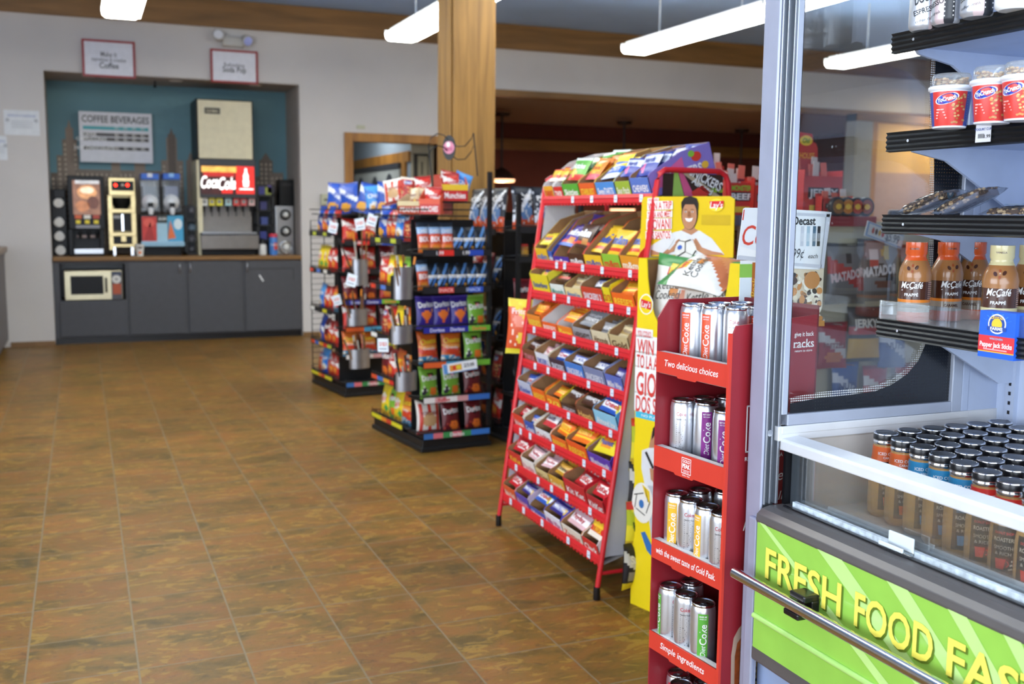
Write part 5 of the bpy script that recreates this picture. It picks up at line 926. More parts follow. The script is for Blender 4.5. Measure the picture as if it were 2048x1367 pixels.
def crisp_rack(label, loc, rz, FZ, LZ, fprint, lprint, top=True, name='crisp_rack'):
    W_, D_ = .455, .80; t = thing(name, label, 'display rack', loc, rz)
    g = G(); g.box(0, 0, .012, W_, D_, .075, BLK); g.box(-.012, -.012, 0, W_ + .012, D_ + .012, .03, BLK); obj('base', g, t, bev=.006)
    for x, y in ((W_ - .012, .0), (W_ - .012, D_ - .012), (.20, D_ - .012)): obj('post', G().box(x, y, .07, x + .024, y + .024, 1.69 if (x > .3 and y < .1) else 1.5, BLK), t)
    obj('centre_panel', G().box(.20, .24, .07, .21, D_ - .01, 1.45, BLK).box(.03, .23, .07, W_, .24, 1.40, BLK), t)
    for i, z in enumerate(FZ):
        g = G(); g.box(0, .0, z - .028, W_, .22, z - .020, BLK)
        for k in range(7): g.tube([(W_ * k / 6, .0, z - .018), (W_ * k / 6, .22, z - .012)], .002, WIRE, 5)
        g.tube([(-.01, .22, z - .01), (-.01, -.01, z + .01), (W_ + .01, -.01, z + .01), (W_ + .01, .22, z - .01)], .0035, WIRE, 6)
        sh = obj('shelf', g, t); g = G(); g.box(0, -.014, z - .038, W_, -.010, z + .004, BLK); g.frame((0, -.014, 0), (1, 0, 0), (0, 0, 1), .0008); strip_print(g, .004, W_ - .004, z - .034, z, *fprint[i]); obj('price_strip', g, sh)
    for i, z in enumerate(LZ):
        g = G(); g.box(.0, .24, z - .028, .2, D_, z - .020, BLK); g.tube([(.2, .24, z - .01), (-.012, .25, z + .012), (-.012, D_, z + .012), (.2, D_, z - .01)], .0035, WIRE, 6)
        for k in range(9): g.tube([(-.010, .25 + (D_ - .25) * k / 8, z - .02), (-.010, .25 + (D_ - .25) * k / 8, z + .03)], .002, WIRE, 5)
        sh = obj('side_shelf', g, t); g = G(); g.box(-.018, .26, z - .036, -.014, D_, z + .004, BLK); g.frame((-.018, 0, 0), (0, -1, 0), (0, 0, 1), .0008); strip_print(g, -D_ + .01, -.27, z - .03, z - .002, *lprint[i % len(lprint)]); obj('price_strip', g, sh)
    return t
RAZ = math.radians(6.2); MA = T_((1.852, 5.835, 0), 0, 0, RAZ)
FZ = [1.221, .999, .761, .549, .335, .115]; LZ = [1.28, .98, .66, .38, .12]
LPR = [(('222428', 'b9c23a', '222428', '222428', 'b9c23a', '222428'),), (('d8432c', '222428', '5a7fd0', '222428', 'e9e4da', '222428'),), (('e9e9e4', '222428', '222428', 'd8d02c', '222428'),), (('d8502a', '3f6fc0', 'e0a02c', 'd8302a', 'b9c23a'),), (('d8d02c', 'd8d02c', 'e08a2a', 'c8402c', 'd8d02c', 'd8d02c'),)]
FPR = [(('222226', '222226', 'e02f26', 'e02f26', '222226', '222226', '2b4cb4', '2b4cb4', '222226'), (('1.99', .24, 'e9e9e9'), ('1.99', .63, 'e9e9e9'))), (('222226', '222226', 'd92b26', 'd92b26', '222226', '222226', '2b55c0', '2b55c0', '222226'), (('SNACK', .33, 'f0b8b0'), ('SNACK', .74, 'b8c8f0'))),
       (('2c2f9a', '2c2f9a', '2c2f9a', '2c2f9a', '74b83a', '74b83a'), (('Doritos', .2, 'dfe0f4'), ('Doritos', .5, 'dfe0f4'), ('Doritos', .83, 'f07a4a'))), (('e0622c', 'e0622c', '4fa0c8', '4fa0c8', '74b83a', '74b83a'), ()), (('e9e4e0', 'd8a0a0', 'e9e4e0', 'd8a0a0', '3a6fc0', '3a6fc0'), (('Ruffles', .3, 'c8303a'),)), (('3a6fb0', 'd8707a', '3f8f50', 'd8707a', '3f8f50', '3a78c8', '3a78c8'), (('Doritos', .5, 'f4f0f0'),))]
ra = crisp_rack('near black wire crisp rack standing in front of the timber post', (1.852, 5.835, 0), RAZ, FZ, LZ, FPR, LPR)
FB = [[('orange_puff', 3), ('black_blue', 3)], [('orange_puff', 1), ('black_blue', 6)], [('purple', 3), ('green', 1)], [('cheetos', 2), ('green', 1)], [('green', 2), ('maroon', 1)], [('stripe', 1), ('maroon', 2)]]
FN = ['top', 'second', 'third', 'fourth', 'fifth', 'lowest']
def fill_front(M, rows, FZ, rackname, W_=.455, only=None):
    for i, row in enumerate(rows):
        n = sum(c for _, c in row); k = 0
        for kind, c in row:
            for q in range(c):
                x = W_ * (k + .5) / n; T = M @ T_((x, .06 + .012 * rnd.random() - (.02 if n > 5 else 0), FZ[i] - .018), -.16, rnd.uniform(-.04, .04), rnd.uniform(-.1, .1))
                snack(kind, f'{BW[kind]} bag, {ORD[k]} on the {FN[i]} front shelf, {rackname} crisp rack', T, f'crisp bags on the front of the {rackname} rack', 1. if n < 6 else .88); k += 1
fill_front(MA, FB, FZ, 'near')
def fill_side(M, rows, LZ, rackname):
    for i, row in enumerate(rows):
        n = len(row)
        for k, kind in enumerate(row):
            y = .77 - .47 * (k + .5) / n; T = M @ T_((.045 + .01 * rnd.random(), y, LZ[i] - .018), 0, 0, -PI / 2) @ T_((0, 0, 0), -.14, rnd.uniform(-.07, .07), rnd.uniform(-.12, .12))
            snack(kind, f'{BW[kind]} bag, {ORD[k]} from the far end, {FN[i]} side shelf, {rackname} rack', T, f'crisp bags on the side of the {rackname} rack', 1.05)
fill_side(MA, [['blue', 'red', 'red', 'skyblue', 'trail'], ['red', 'yellow', 'yellow', 'green'], ['trail', 'red', 'yellow', 'cheetos'], ['maroon', 'red', 'cheetos', 'trail'], ['yellow', 'green', 'yellow', 'cheetos']], LZ, 'near')
# far rack, same kind
MB = T_((1.86, 7.835, 0), 0, 0, RAZ)
rb = crisp_rack('far black wire crisp rack with a wire grid end panel', (1.86, 7.835, 0), RAZ, FZ, LZ, FPR, LPR)
g = G()
for k in range(3): g.tube([(.0 + .115 * k, .815, .02), (.0 + .115 * k, .815, 1.37)], .004, WIRE, 6)
for k in range(28): z = .06 + k * .0485; g.tube([(0, .815, z), (.23, .815, z)], .0025, WIRE, 5)
for x in (0.,): g.tube([(x, .815, .12), (x + .23, .6, .02)], .003, WIRE, 5)
obj('grid_panel', g, rb)
fill_side(MB, [['blue', 'red', 'blue', 'red'], ['yellow', 'yellow', 'red', 'red'], ['skyblue', 'red', 'red', 'cheetos'], ['blue', 'maroon', 'red', 'red'], ['trail', 'skyblue', 'trail', 'red', 'red']], LZ, 'far')
fill_front(MB, [[('red', 2), ('black_blue', 1)], [('red', 2), ('maroon', 1)], [('maroon', 2), ('red', 1)], [('red', 2), ('maroon', 1)], [('cheetos', 2), ('yellow', 1)]], FZ, 'far')
# curved steel cups with sticks at the racks' corners
CUPM = mat('satin_steel_cup', 'aeb0b6', .35, .85, var=.06, scale=20)
STK = [mat('stick_' + c, c, .45) for c in ('3a2a22', '6a4a30', '232326', 'b9b4ac', '8a5a2a')]; STO = mat('stick_orange_tip', 'e08a2a', .4)
def cup(px, py0, py1, Y, label, r, sticks, hs):
    b, tp = aY(px, py1, Y), aY(px, py0, Y); h_ = tp.z - b.z; t = thing('stick_cup', label, 'holder', (b.x, b.y, b.z), .3, 'steel stick cups on the rack corners')
    g = G(); n = 14; pts = [(r * 1.25 * math.cos(PI + PI * i / n), r * .8 * math.sin(PI + PI * i / n)) for i in range(n + 1)]
    vs = [(x, y, z) for z in (0, h_) for x, y in pts]; g.add(vs, [(i, i + 1, n + 2 + i, n + 1 + i) for i in range(n)], CUPM, True)
    vs2 = [(x * .96, y * .96, z) for z in (0, h_) for x, y in pts]; g.add(vs2, [(i + 1, i, n + 1 + i, n + 2 + i) for i in range(n)], CUPM, True); g.box(-r * 1.25, 0, 0, r * 1.25, .004, h_, CUPM); g.prism([(x * .98, y * .98) for x, y in pts], .0, .004, CUPM, 'z'); obj('cup', g, t)
    obj('hook_strap', G().box(-.008, .004, -.01, .008, .12, h_ * .7, BLK), t)
    for k in range(sticks):
        u = (k + .5) / sticks * 2 - 1; x = u * r * .8; lean = u * .22 + rnd.uniform(-.12, .12) - .14; L_ = hs * rnd.uniform(.85, 1.1); g = G(); g.tube([(0, 0, 0), (0, 0, L_ * .82)], .0065, STK[(k * 3 + int(px)) % 5], 7); g.tube([(0, 0, L_ * .82), (0, 0, L_)], .007, STO if (k + int(py0)) % 3 == 0 else STK[(k + 2) % 5], 7)
        q = T_((b.x, b.y, b.z), 0, 0, .3) @ V((x, -r * .3, .006)); o = obj('snack_stick', g, None, q, (rnd.uniform(-.05, .1), lean, .3)); tag(o, f'meat snack stick, {ORD[k]} across in the {label.replace("curved steel stick cup", "cup")}', 'snack stick', 'meat sticks in the steel cups')
cup(806, 534, 598, 5.77, 'curved steel stick cup highest on the near rack corner', .05, 4, .26)
cup(803, 650, 686, 5.76, 'curved steel stick cup halfway up the near rack corner', .056, 7, .21)
cup(812, 742, 780, 5.74, 'curved steel stick cup lowest on the near rack corner', .056, 6, .21)
cup(720, 518, 570, 7.76, 'curved steel stick cup highest on the far rack corner', .054, 4, .42)
cup(714, 617, 650, 7.76, 'curved steel stick cup halfway up the far rack corner', .07, 7, .26)
cup(719, 697, 735, 7.75, 'curved steel stick cup lowest on the far rack corner', .07, 6, .26)
# open boxes and loose bags on top of the racks
def topbox(label, M, x, y, z, w_, d_, h_, rz, cols, word, kind, n, tilt=.0):
    T = M @ T_((x, y, z), 0, 0, rz) @ T_((0, 0, 0), tilt); g = G(); fm = CB(cols[0]); sm = CB(cols[1]); e = .004
    g.box(0, 0, 0, w_, e, h_ * .62, fm); g.box(0, d_ - e, 0, w_, d_, h_, sm); g.box(0, 0, 0, w_, d_, e, KRAFT)
    for xa, xb in ((0, e), (w_ - e, w_)): g.prism([(0, 0), (d_, 0), (d_, h_), (d_ * .4, h_), (0, h_ * .62)], xa, xb, sm, 'x')
    g.frame((0, 0, 0), (1, 0, 0), (0, 0, 1), .0008); g.quad(0, h_ * .40, w_, h_ * .62, CB(cols[2]), 1); g.text(word, w_ / 2, h_ * .22, h_ * .3, WINK, 2, w_ * .8, .02)
    tag(obj('snack_box', g, None, T.to_translation(), T.to_euler()), label, 'snack box', 'open snack boxes on the crisp racks')
    for k in range(n): snack(kind, f'{BW[kind]} bag, {ORD[k]} in the {label}', T @ T_((w_ / 2 + rnd.uniform(-.01, .01), .03 + (d_ - .09) * k / max(1, n - 1), .01), -.10, rnd.uniform(-.1, .1), rnd.uniform(-.15, .15)), 'bags in the open snack boxes', .82)
zt = 1.43
g = G(); g.box(.0, .02, zt - .012, .32, .78, zt - .004, BLK); g.tube([(-.01, 0, zt + .03), (.33, 0, zt + .03), (.33, .8, zt + .03), (-.01, .8, zt + .03), (-.01, 0, zt + .03)], .004, WIRE); obj('top_tray', g, ra)
g = G(); g.box(.0, .02, zt - .012, .40, .78, zt - .004, BLK); g.tube([(-.01, 0, zt + .03), (.42, 0, zt + .03), (.42, .8, zt + .03), (-.01, .8, zt + .03), (-.01, 0, zt + .03)], .004, WIRE); obj('top_tray', g, rb)
topbox('red box with yellow band, nearest the sign arch', MA, .13, .0, 1.51, .16, .22, .16, -.2, ('c8282a', 'b8402c', 'e8c02c'), 'Munchies', 'red', 3)
topbox('red box beside it, over the steel cups', MA, .0, .04, zt, .13, .24, .15, -.75, ('c42a28', 'd8502c', 'd8502c'), 'MUNCHIES', 'red', 3)
topbox('peanut box behind the red ones', MA, .02, .42, zt, .24, .22, .13, -1.2, ('b0462e', 'c9b08a', 'd8c8a0'), 'PEANUTS', 'tan', 4)
g = G(); g.box(.12, -.01, 1.500, .32, .24, 1.508, BLK); g.box(.14, .2, zt, .16, .22, 1.5, BLK); g.box(.28, .2, zt, .30, .22, 1.5, BLK); obj('box_riser', g, ra)
for i, (kind, px, py, Y, r_) in enumerate((('red', 893, 392, 5.95, (-.1, .15, .2)), ('skyblue', 917, 398, 5.9, (-.1, .32, .1)), ('red', 850, 402, 6.2, (-.1, -.1, -.2)), ('trail', 812, 400, 6.35, (-.2, .1, -.4)), ('stripe', 790, 408, 6.5, (-.3, -.2, -.6)))):
    p = aY(px, py, Y); snack(kind, f'{BW[kind]} bag on top of the near rack, {ORD[i]} from the post', T_(p, *r_), 'loose bags on top of the near rack', .82)
for i, (kind, px, py, Y, r_) in enumerate((('blue', 672, 447, 8.45, (-.15, .05, -.5)), ('blue', 700, 447, 8.25, (-.2, -.15, -.7)), ('blue', 728, 444, 8.05, (-.3, .2, -.5)), ('skyblue', 752, 440, 8.0, (-.25, -.1, -.3)), ('blue', 772, 436, 7.95, (-.2, .1, -.2)))):
    p = aY(px, py, Y); snack(kind, f'{BW[kind]} bag heaped on the far rack, {ORD[i]} from the grid end', T_((p.x, p.y, max(p.z, zt)), *r_), 'loose bags on top of the far rack', 1.15)
for i, (px, py, Y) in enumerate(((666, 455, 7.6), (720, 448, 7.0), (744, 440, 6.75), (703, 560, 6.6), (674, 600, 7.9), (766, 690, 5.9))):
    p = aY(px, py, Y); g = G(); g.box(-.035, -.001, -.04, .035, .001, .04, TAGM); g.frame((0, -.001, 0), (1, 0, 0), (0, 0, 1), .0006); g.text('2/$3', 0, .008, .03, CB('d8502a'), 1, .05, .02); g.quad(-.025, -.025, .025, -.018, CB('8a92a0'), 1)
    _r, _o, _m = (rb, V((1.86, 7.835, 0)), MB) if i in (0, 4) else (ra, V((1.852, 5.835, 0)), MA); obj('price_flag', g, _r, _m.inverted() @ p, (0, rnd.uniform(-.3, .3), -.7 - RAZ))
# sale sign on the near rack front
p = aY(920, 733, 5.80); g = G(); g.box(-.115, -.002, -.03, .115, .002, .03, WHT); g.frame((0, -.002, 0), (1, 0, 0), (0, 0, 1), .0008); g.quad(-.112, -.028, -.085, .028, CB('5f94d0')); g.quad(-.07, -.018, .01, .018, CB('e89a3a')); g.quad(-.05, -.012, -.03, .012, CB('d8402c'), 2); g.ell(-.01, 0, .016, .014, CB('e8d23a'), 2); g.text('2/3.00', .06, .004, .03, CB('4a4a50'), 2, .07, .02); g.quad(-.112, -.03, .112, -.026, CB('5f94d0'), 1)
tag(obj('sale_sign', g, None, (p.x, p.y, p.z), (-.1, -.10, RAZ)), 'tilted white sale sign clipped across the near crisp rack front', 'sign')
# arched wire topper with its round badge
g = G(); P_ = [(857, 292), (862, 275), (875, 267), (888, 270), (900, 283), (915, 293), (930, 292), (942, 278), (947, 266)]; g.tube([aY(a, b, 5.98) - V((1.852, 5.835, 0)) for a, b in P_], .0035, WIRE, 6); g.tube([aY(a, b + 26 - (2 if i < 4 else 0), 5.98) - V((1.852, 5.835, 0)) for i, (a, b) in enumerate(P_)], .0035, WIRE, 6)
for a in ((857, 292, 868, 395), (947, 266, 955, 352)): g.tube([aY(a[0], a[1], 5.98) - V((1.852, 5.835, 0)), aY(a[2], a[3], 5.98) - V((1.852, 5.835, 0))], .004, WIRE, 6)
o = obj('wire_topper', g, ra); o.rotation_euler = (0, 0, -RAZ)
p = aY(898, 295, 5.975); g = G().frame((0, 0, 0), (.85, -.5, 0), (0, 0, 1), .001)
for rx, rz_, m, k in ((.04, .074, BLK, 1), (.034, .038, CB('e08aa6'), 3)): g.ell(0, 0, rx, rz_, m, k, 24)
g.ell(-.004, .018, .012, .016, WINK, 4); g.text('MIX', 0, -.008, .03, CB('b03a6a'), 4, .05, .02); g.frame((.004, .006, 0), (-.85, .5, 0), (0, 0, 1), .001); g.ell(0, 0, .04, .074, BLK, 1, 24)
o = obj('topper_badge', g, ra, MA.inverted() @ p, (0, 0, -RAZ))
# third rack in the shade beyond the sweet rack
MCk = T_((2.455, 5.80, 0), 0, 0, RAZ); FZC = [1.36, 1.18, .86, .60, .33, .10]
rc = crisp_rack('black wire rack in the shade between post and sweet rack', (2.455, 5.80, 0), RAZ, FZC, [1.34, 1.0, .66, .38, .12], [(('222226',), ()), (('222226', 'd8502a', 'e9e4e0', '222226'), ()), (('222226',), ()), (('222226',), ()), (('222226',), ()), (('222226',), ())], [(('222226',),)])
obj('post', G().box(-.012, -.012, .07, .014, .014, 1.56, BLK), rc)
fill_front(MCk, [[('black_orange', 3)], [], [('maroon', 3)], [('maroon', 3)], [('black_blue', 3)], [('maroon', 3)]], FZC, 'shaded')
fill_side(MCk, [['black_orange', 'black_orange', 'black_orange'], ['red', 'maroon', 'black_blue'], ['maroon', 'trail', 'black_blue'], ['blue', 'maroon', 'trail'], ['maroon', 'maroon', 'red']], [1.34, 1.0, .66, .38, .12], 'shaded')
jm, jl = mat('dip_jar_amber', 'b8782a', .25, coat=.4), mat('dip_jar_label', 'd8a03a', .4)
for k in range(4):
    q = MCk @ V((.06 + .11 * k, .05, 1.163)); t = thing('dip_jar', f'small amber dip jar, {ORD[k]} along the second shelf of the shaded rack', 'jar', q, 0, 'amber dip jars on the shaded rack'); obj('jar', G().lathe([(.03, 0), (.036, .005), (.036, .07), (.03, .078)], jm, 18), t); obj('jar_label', G().lathe([(.0365, .015), (.0365, .055)], lambda a, i: jl if abs(a) < 1.2 else jm, 18), t); obj('lid', G().lathe([(.033, .078), (.033, .092), (.001, .093)], mat('dip_jar_lid', 'c8321f', .4), 18), t)
LABELS.pop('', None)
# ------------------------------------------------------------------ drinks alcove
CTZ = .94
cab = thing('base_cabinet_run', 'dark grey laminate cabinets under the drinks counter', 'cabinet', (-.295, 11.95, 0)); co = V((-.295, 11.95, 0))
def cp_(px, py, y=11.95): p = aY(px, py, y); return p.x - co.x, p.z
g = G(); g.box(.0, .05, 0, 2.63, .07, .09, BLKP); obj('toe_kick', g, cab)
n0, n1 = cp_(118, 527)[0], cp_(250, 527)[0]; nz0, nz1 = .47, .865
g = G(); g.box(.0, .02, .07, n0, .80, .895, GREY); g.box(n0, .02, .07, n1, .80, nz0, GREY); g.box(n1, .02, .07, 2.63, .80, .895, GREY); g.box(n0, .02, nz1, n1, .80, .895, GREY); g.box(n0, .6, nz0, n1, .80, nz1, BLKP); obj('carcass', g, cab)
HND = mat('nickel_pull', 'b8bac0', .3, .9)
for i, (a, b, hx) in enumerate(((118, 255, None), (258, 372, 360), (377, 485, 381), (490, 605, 494))):
    x0, x1 = cp_(a, 600)[0] + .004, cp_(b, 600)[0] - .004; z1 = .885 if i else nz0 - .01
    g = G(); g.box(x0, 0, .085, x1, .019, z1, GREY); d = obj('door' if i else 'drawer_front', g, cab, bev=.003)
    if hx: hx_ = cp_(hx, 550)[0]; h_ = G(); h_.tube([(hx_, 0, .76), (hx_, -.025, .76), (hx_, -.025, .865), (hx_, 0, .865)], .006, HND); obj('handle', h_, d)
    if i == 3: w_ = G(); q0, q1 = cp_(500, 560), cp_(588, 535); [w_.box(a_, -.004, c_, b_, .001, d_, mat('charcoal_groove', '35363b', .6)) for a_, c_, b_, d_ in ((q0[0], q1[1] - .012, q1[0], q1[1]), (q1[0] - .012, q0[1], q1[0], q1[1]))]; obj('rail_moulding', w_, d)
    if i == 3: s_ = G(); q = cp_(522, 556); s_.frame((q[0], -.0005, q[1]), (1, 0, 0), (0, 0, 1)); s_.poly([(-.025, .035), (-.012, .04), (.03, -.03), (.018, -.038)], WHT); obj('paper_scrap', s_, d)
g = G(); g.box(-.295, 11.925, .895, 2.335, 12.79, CTZ, OAKX); tag(obj('countertop', g, bev=.006), 'oak edged worktop running the width of the drinks alcove', 'countertop')
class Mach:
    def __init__(s, name, label, cat, px0, px1, y, zb=CTZ, group=None):
        a, b = aY(px0, 500, y), aY(px1, 500, y); s.x0, s.w, s.y, s.zb = a.x, b.x - a.x, y, zb; s.t = thing(name, label, cat, (a.x, y, zb), 0, group)
    def L(s, px, py): p = aY(px, py, s.y); return p.x - s.x0, max(0, p.z - s.zb)
    def part(s, name, g, parent=None, bev=0., **k): return obj(name, g, parent or s.t, bev=bev, **k)
    def bx(s, g, px0, py0, px1, py1, ya, yb, m): a, b = s.L(px0, py1), s.L(px1, py0); g.box(a[0], ya, a[1], b[0], yb, b[1], m); return g
    def fr(s, g, y, lift=.001): return g.frame((0, y, 0), (1, 0, 0), (0, 0, 1), lift)
    def q(s, g, px0, py0, px1, py1, m, k=1): a, b = s.L(px0, py1), s.L(px1, py0); g.quad(a[0], a[1], b[0], b[1], m, k)
    def tx(s, g, t, px, py, size, m, k=2, width=None, **kw): a = s.L(px, py); g.text(t, a[0], a[1], size, m, k, width, **kw)
BLKG = mat('gloss_black_plastic', '101113', .38, spec=.25); WCUP = mat('paper_cup_white', 'e6e6e2', .5); REDL = mat('red_led', 'ff2a1a', .4, emit=5.); BRASS = mat('brewer_champagne_steel', 'c9b585', .28, .85, var=.08, scale=20); DGREY = mat('dark_grey_plastic', '33353a', .45)
# cup dispenser
m = Mach('cup_dispenser', 'tall black cup dispenser with four white cups at the alcove left side', 'cup dispenser', 103, 133, 12.25)
g = G(); m.bx(g, 106, 378, 131, 513, .06, .30, BLKG); m.bx(g, 107, 378, 130, 396, .0, .06, BLKG); m.part('housing', g, bev=.008)
for px, py in ((117, 401), (118, 440), (119, 468), (121, 496)):
    a = m.L(px, py); g = G(); g.lathe([(.038, 0), (.05, .07), (.053, .075), (.049, .078)], WCUP, 20, T=T_((a[0], .07, a[1]), PI / 2 + .35)); m.part('cup', g)
# cappuccino machine
m = Mach('cappuccino_machine', 'black cappuccino machine with lit coffee picture', 'coffee machine', 137, 209, 12.2)
g = G(); m.bx(g, 138, 352, 207, 458, 0, .42, BLKG); m.bx(g, 138, 458, 207, 498, .16, .42, BLKG); m.bx(g, 138, 458, 146, 512, 0, .42, BLKG); m.bx(g, 201, 458, 209, 512, 0, .42, BLKG); m.bx(g, 146, 498, 203, 512, .02, .42, BLKG); m.part('housing', g, bev=.008)
g = G(); m.fr(g, 0); PIC = [mat('lit_coffee_picture_%d' % i, c, .4, emit=.9, var=.25, scale=18) for i, c in enumerate(('6a4a3a', '8a5a3c', 'c8b49a', '4a2a20', 'a87850', '9a9a9c'))]
m.q(g, 147, 361, 199, 429, PIC[0]); m.q(g, 150, 361, 198, 367, PIC[5], 2); a = m.L(174, 384); g.ell(a[0], a[1], .10, .075, PIC[4], 2); g.ell(a[0] + .0, a[1] + .02, .07, .035, PIC[2], 3); a = m.L(165, 412); g.ell(a[0], a[1], .07, .06, PIC[1], 3); a = m.L(186, 405); g.ell(a[0], a[1], .06, .07, PIC[3], 3); m.tx(g, 'Cappuccino', 174, 364, .05, WINK, 4, .19, shear=.2); m.part('picture_panel', g)
g = G(); m.fr(g, 0)
for px, c in ((157, 'd8602a'), (175, 'e9e4d8'), (193, 'b8402a')): m.q(g, px - 7, 430, px + 6, 437, CB(c)); m.q(g, px - 5, 440, px + 4, 447, CB('e8d02a'))
m.q(g, 152, 450, 200, 456, CB('8a8a90')); m.part('flavour_buttons', g)
for px in (160, 177, 194): a = m.L(px, 462); g = G(); g.lathe([(.012, -.08), (.018, -.05), (.018, 0)], BLKG, 12, (a[0], .06, a[1])); m.part('spout', g)
g = G(); m.bx(g, 149, 497, 207, 507, -.06, .16, STEEL); m.bx(g, 154, 470, 202, 476, .1, .16, mat('pinkish_splash_strip', '9a8580', .5)); m.part('drip_tray', g, bev=.004)
# brewer
m = Mach('coffee_brewer', 'champagne steel coffee brewer with red lights', 'coffee brewer', 217, 274, 12.2)
g = G(); m.bx(g, 218, 356, 269, 390, 0, .4, BRASS); m.bx(g, 219, 390, 224, 500, .02, .06, BRASS); m.bx(g, 265, 390, 271, 500, .02, .06, BRASS); m.bx(g, 219, 418, 271, 425, 0, .4, BRASS); m.bx(g, 220, 465, 272, 472, 0, .4, BRASS); m.bx(g, 223, 488, 272, 494, 0, .4, BRASS); m.bx(g, 224, 356, 268, 494, .36, .4, BRASS); m.bx(g, 227, 494, 232, 513, .0, .03, CHROME); m.bx(g, 262, 494, 268, 513, .0, .03, CHROME); m.part('frame', g, bev=.004)
g = G(); m.bx(g, 223, 362, 267, 381, -.006, .0, BLKG); p_ = m.part('control_panel', g)
for px, col in ((231, REDL), (245, mat('chrome_dot', 'c8d0c0', .3)), (255, REDL)): a = m.L(px, 370); g = G(); g.ball((a[0], -.01, a[1]), .016, col, 10); m.part('indicator', g, p_)
a = m.L(244, 410); g = G(); g.lathe([(.06, -.055), (.12, .07), (.12, .085)], BLKG, 20, (a[0], .16, a[1])); m.part('brew_funnel', g)
g = G(); m.bx(g, 225, 427, 268, 462, .05, .34, BLKG); m.bx(g, 244, 428, 247, 462, .03, .05, CHROME); m.bx(g, 227, 430, 241, 437, .045, .05, CB('9a9a98')); m.part('server_urn', g, bev=.01)
g = G(); m.bx(g, 227, 474, 267, 487, .03, .3, BLKG); m.bx(g, 243, 470, 252, 483, .0, .03, BRASS); m.part('drawer', g)
# paper cup on the counter
m = Mach('paper_cup', 'white paper cup with orange print standing in front of the brewer', 'cup', 272, 288, 12.05); a = m.L(280, 514)
g = G(); g.lathe([(.036, 0), (.05, .125), (.053, .13)], WCUP, 20, (a[0], 0, 0)); g.frame((a[0], -.046, 0), (1, 0, 0), (0, 0, 1)); g.ell(0, .04, .018, .018, CB('e07a3a')); g.ell(0, .095, .024, .018, CB('6a5a50')); m.part('cup_body', g)
# slush machine
m = Mach('slush_machine', 'twin bowl slush machine with blue lids and drink pictures', 'slush machine', 280, 368, 12.15)
CLB = clear('slush_bowl', (.90, .92, .95), 1.2, .06, .10); BLID = mat('blue_lid', '1f62c8', .35); WDISC = mat('white_paddle', 'dfe2e6', .35)
for i, (a_, b_) in enumerate(((282, 320), (326, 362))):
    c = (a_ + b_) / 2; g = G(); m.bx(g, a_, 357, b_, 425, .04, .42, CLB); bw = m.part('bowl', g, bev=.02)
    g = G(); m.bx(g, a_ + 1, 347, b_ - 2, 358, .03, .43, BLID); m.bx(g, c - 6, 346, c + 4, 354, .025, .03, CB('d8dce6' if i == 0 else '8fc0f0')); m.part('bowl_lid', g, bw, bev=.008)
    g = G(); m.bx(g, a_ + 5, 372, b_ - 5, 396, .1, .4, mat('slush_%d' % i, ('6a707a', '8a90a8')[i], .4)); m.part('slush', g, bw)
    q = m.L(c - 1, 404); g = G(); g.lathe([(.02, -.02), (.085, -.01), (.085, .012), (.055, .02), (.055, .03), (.001, .03)], WDISC, 22, T=T_((q[0], .02, q[1]), PI / 2)); m.part('front_disc', g)
    q = m.L(c, 418); g = G(); g.box(q[0] - .03, -.06, q[1] + .0, q[0] + .03, .02, q[1] + .07, BLKG); g.lathe([(.022, -.05), (.032, 0), (.032, .03)], WDISC, 14, (q[0], -.04, q[1] - .01)); m.part('tap', g)
g = G(); m.bx(g, 283, 430, 366, 490, 0, .45, mat('slush_body_black', '202226', .35)); m.part('body', g, bev=.006)
g = G(); m.fr(g, 0); m.q(g, 285, 433, 313, 482, CB('c8342c')); m.q(g, 336, 431, 366, 482, CB('3f9fc8')); m.q(g, 314, 446, 336, 482, CB('9fc4d4')); a = m.L(298, 445); g.ell(a[0], a[1], .06, .05, CB('e05a4a'), 2); a = m.L(296, 462); g.poly([m.L(288, 480), m.L(300, 444), m.L(310, 480)], CB('a82420'), 2); g.poly([m.L(336, 478), m.L(340, 440), m.L(352, 476)], CB('e0703a'), 2); a = m.L(356, 448); g.ell(a[0], a[1], .045, .06, CB('d8e6ea'), 2); m.q(g, 316, 431, 334, 444, CB('2c3a34'), 3); m.tx(g, 'SLUSH', 325, 437, .04, WINK, 4, .08); m.q(g, 283, 482, 367, 489, CB('b8d8ea'), 3); m.part('picture_panel', g)
g = G(); m.bx(g, 282, 483, 368, 492, -.10, .0, mat('pale_blue_tray', '8fb8d0', .4)); m.part('drip_tray', g, bev=.006)
g = G(); m.bx(g, 288, 490, 362, 513, .05, .42, BLKG); m.part('legs_skirt', g)
# lids tower
m = Mach('lid_dispenser', 'dark wire lid dispenser between the slush machine and soda fountain', 'lid dispenser', 371, 398, 12.3)
g = G(); m.bx(g, 372, 440, 374, 513, 0, .02, BLK); m.bx(g, 396, 440, 398, 513, 0, .02, BLK); m.bx(g, 372, 505, 398, 513, 0, .2, BLK); m.bx(g, 372, 438, 398, 442, 0, .2, BLK); m.bx(g, 372, 410, 398, 513, .2, .22, BLK); m.part('wire_frame', g)
for py, c in ((420, '5a5a60'), (455, '6a7c8a'), (478, '5a5a60'), (498, '4a4a50')): a = m.L(385, py); g = G(); g.lathe([(.05, -.03), (.055, .0), (.05, .03), (.02, .045)], mat('smoked_lid_' + c, c, .3), 18, (a[0], .08, a[1])); m.part('lid_stack', g)
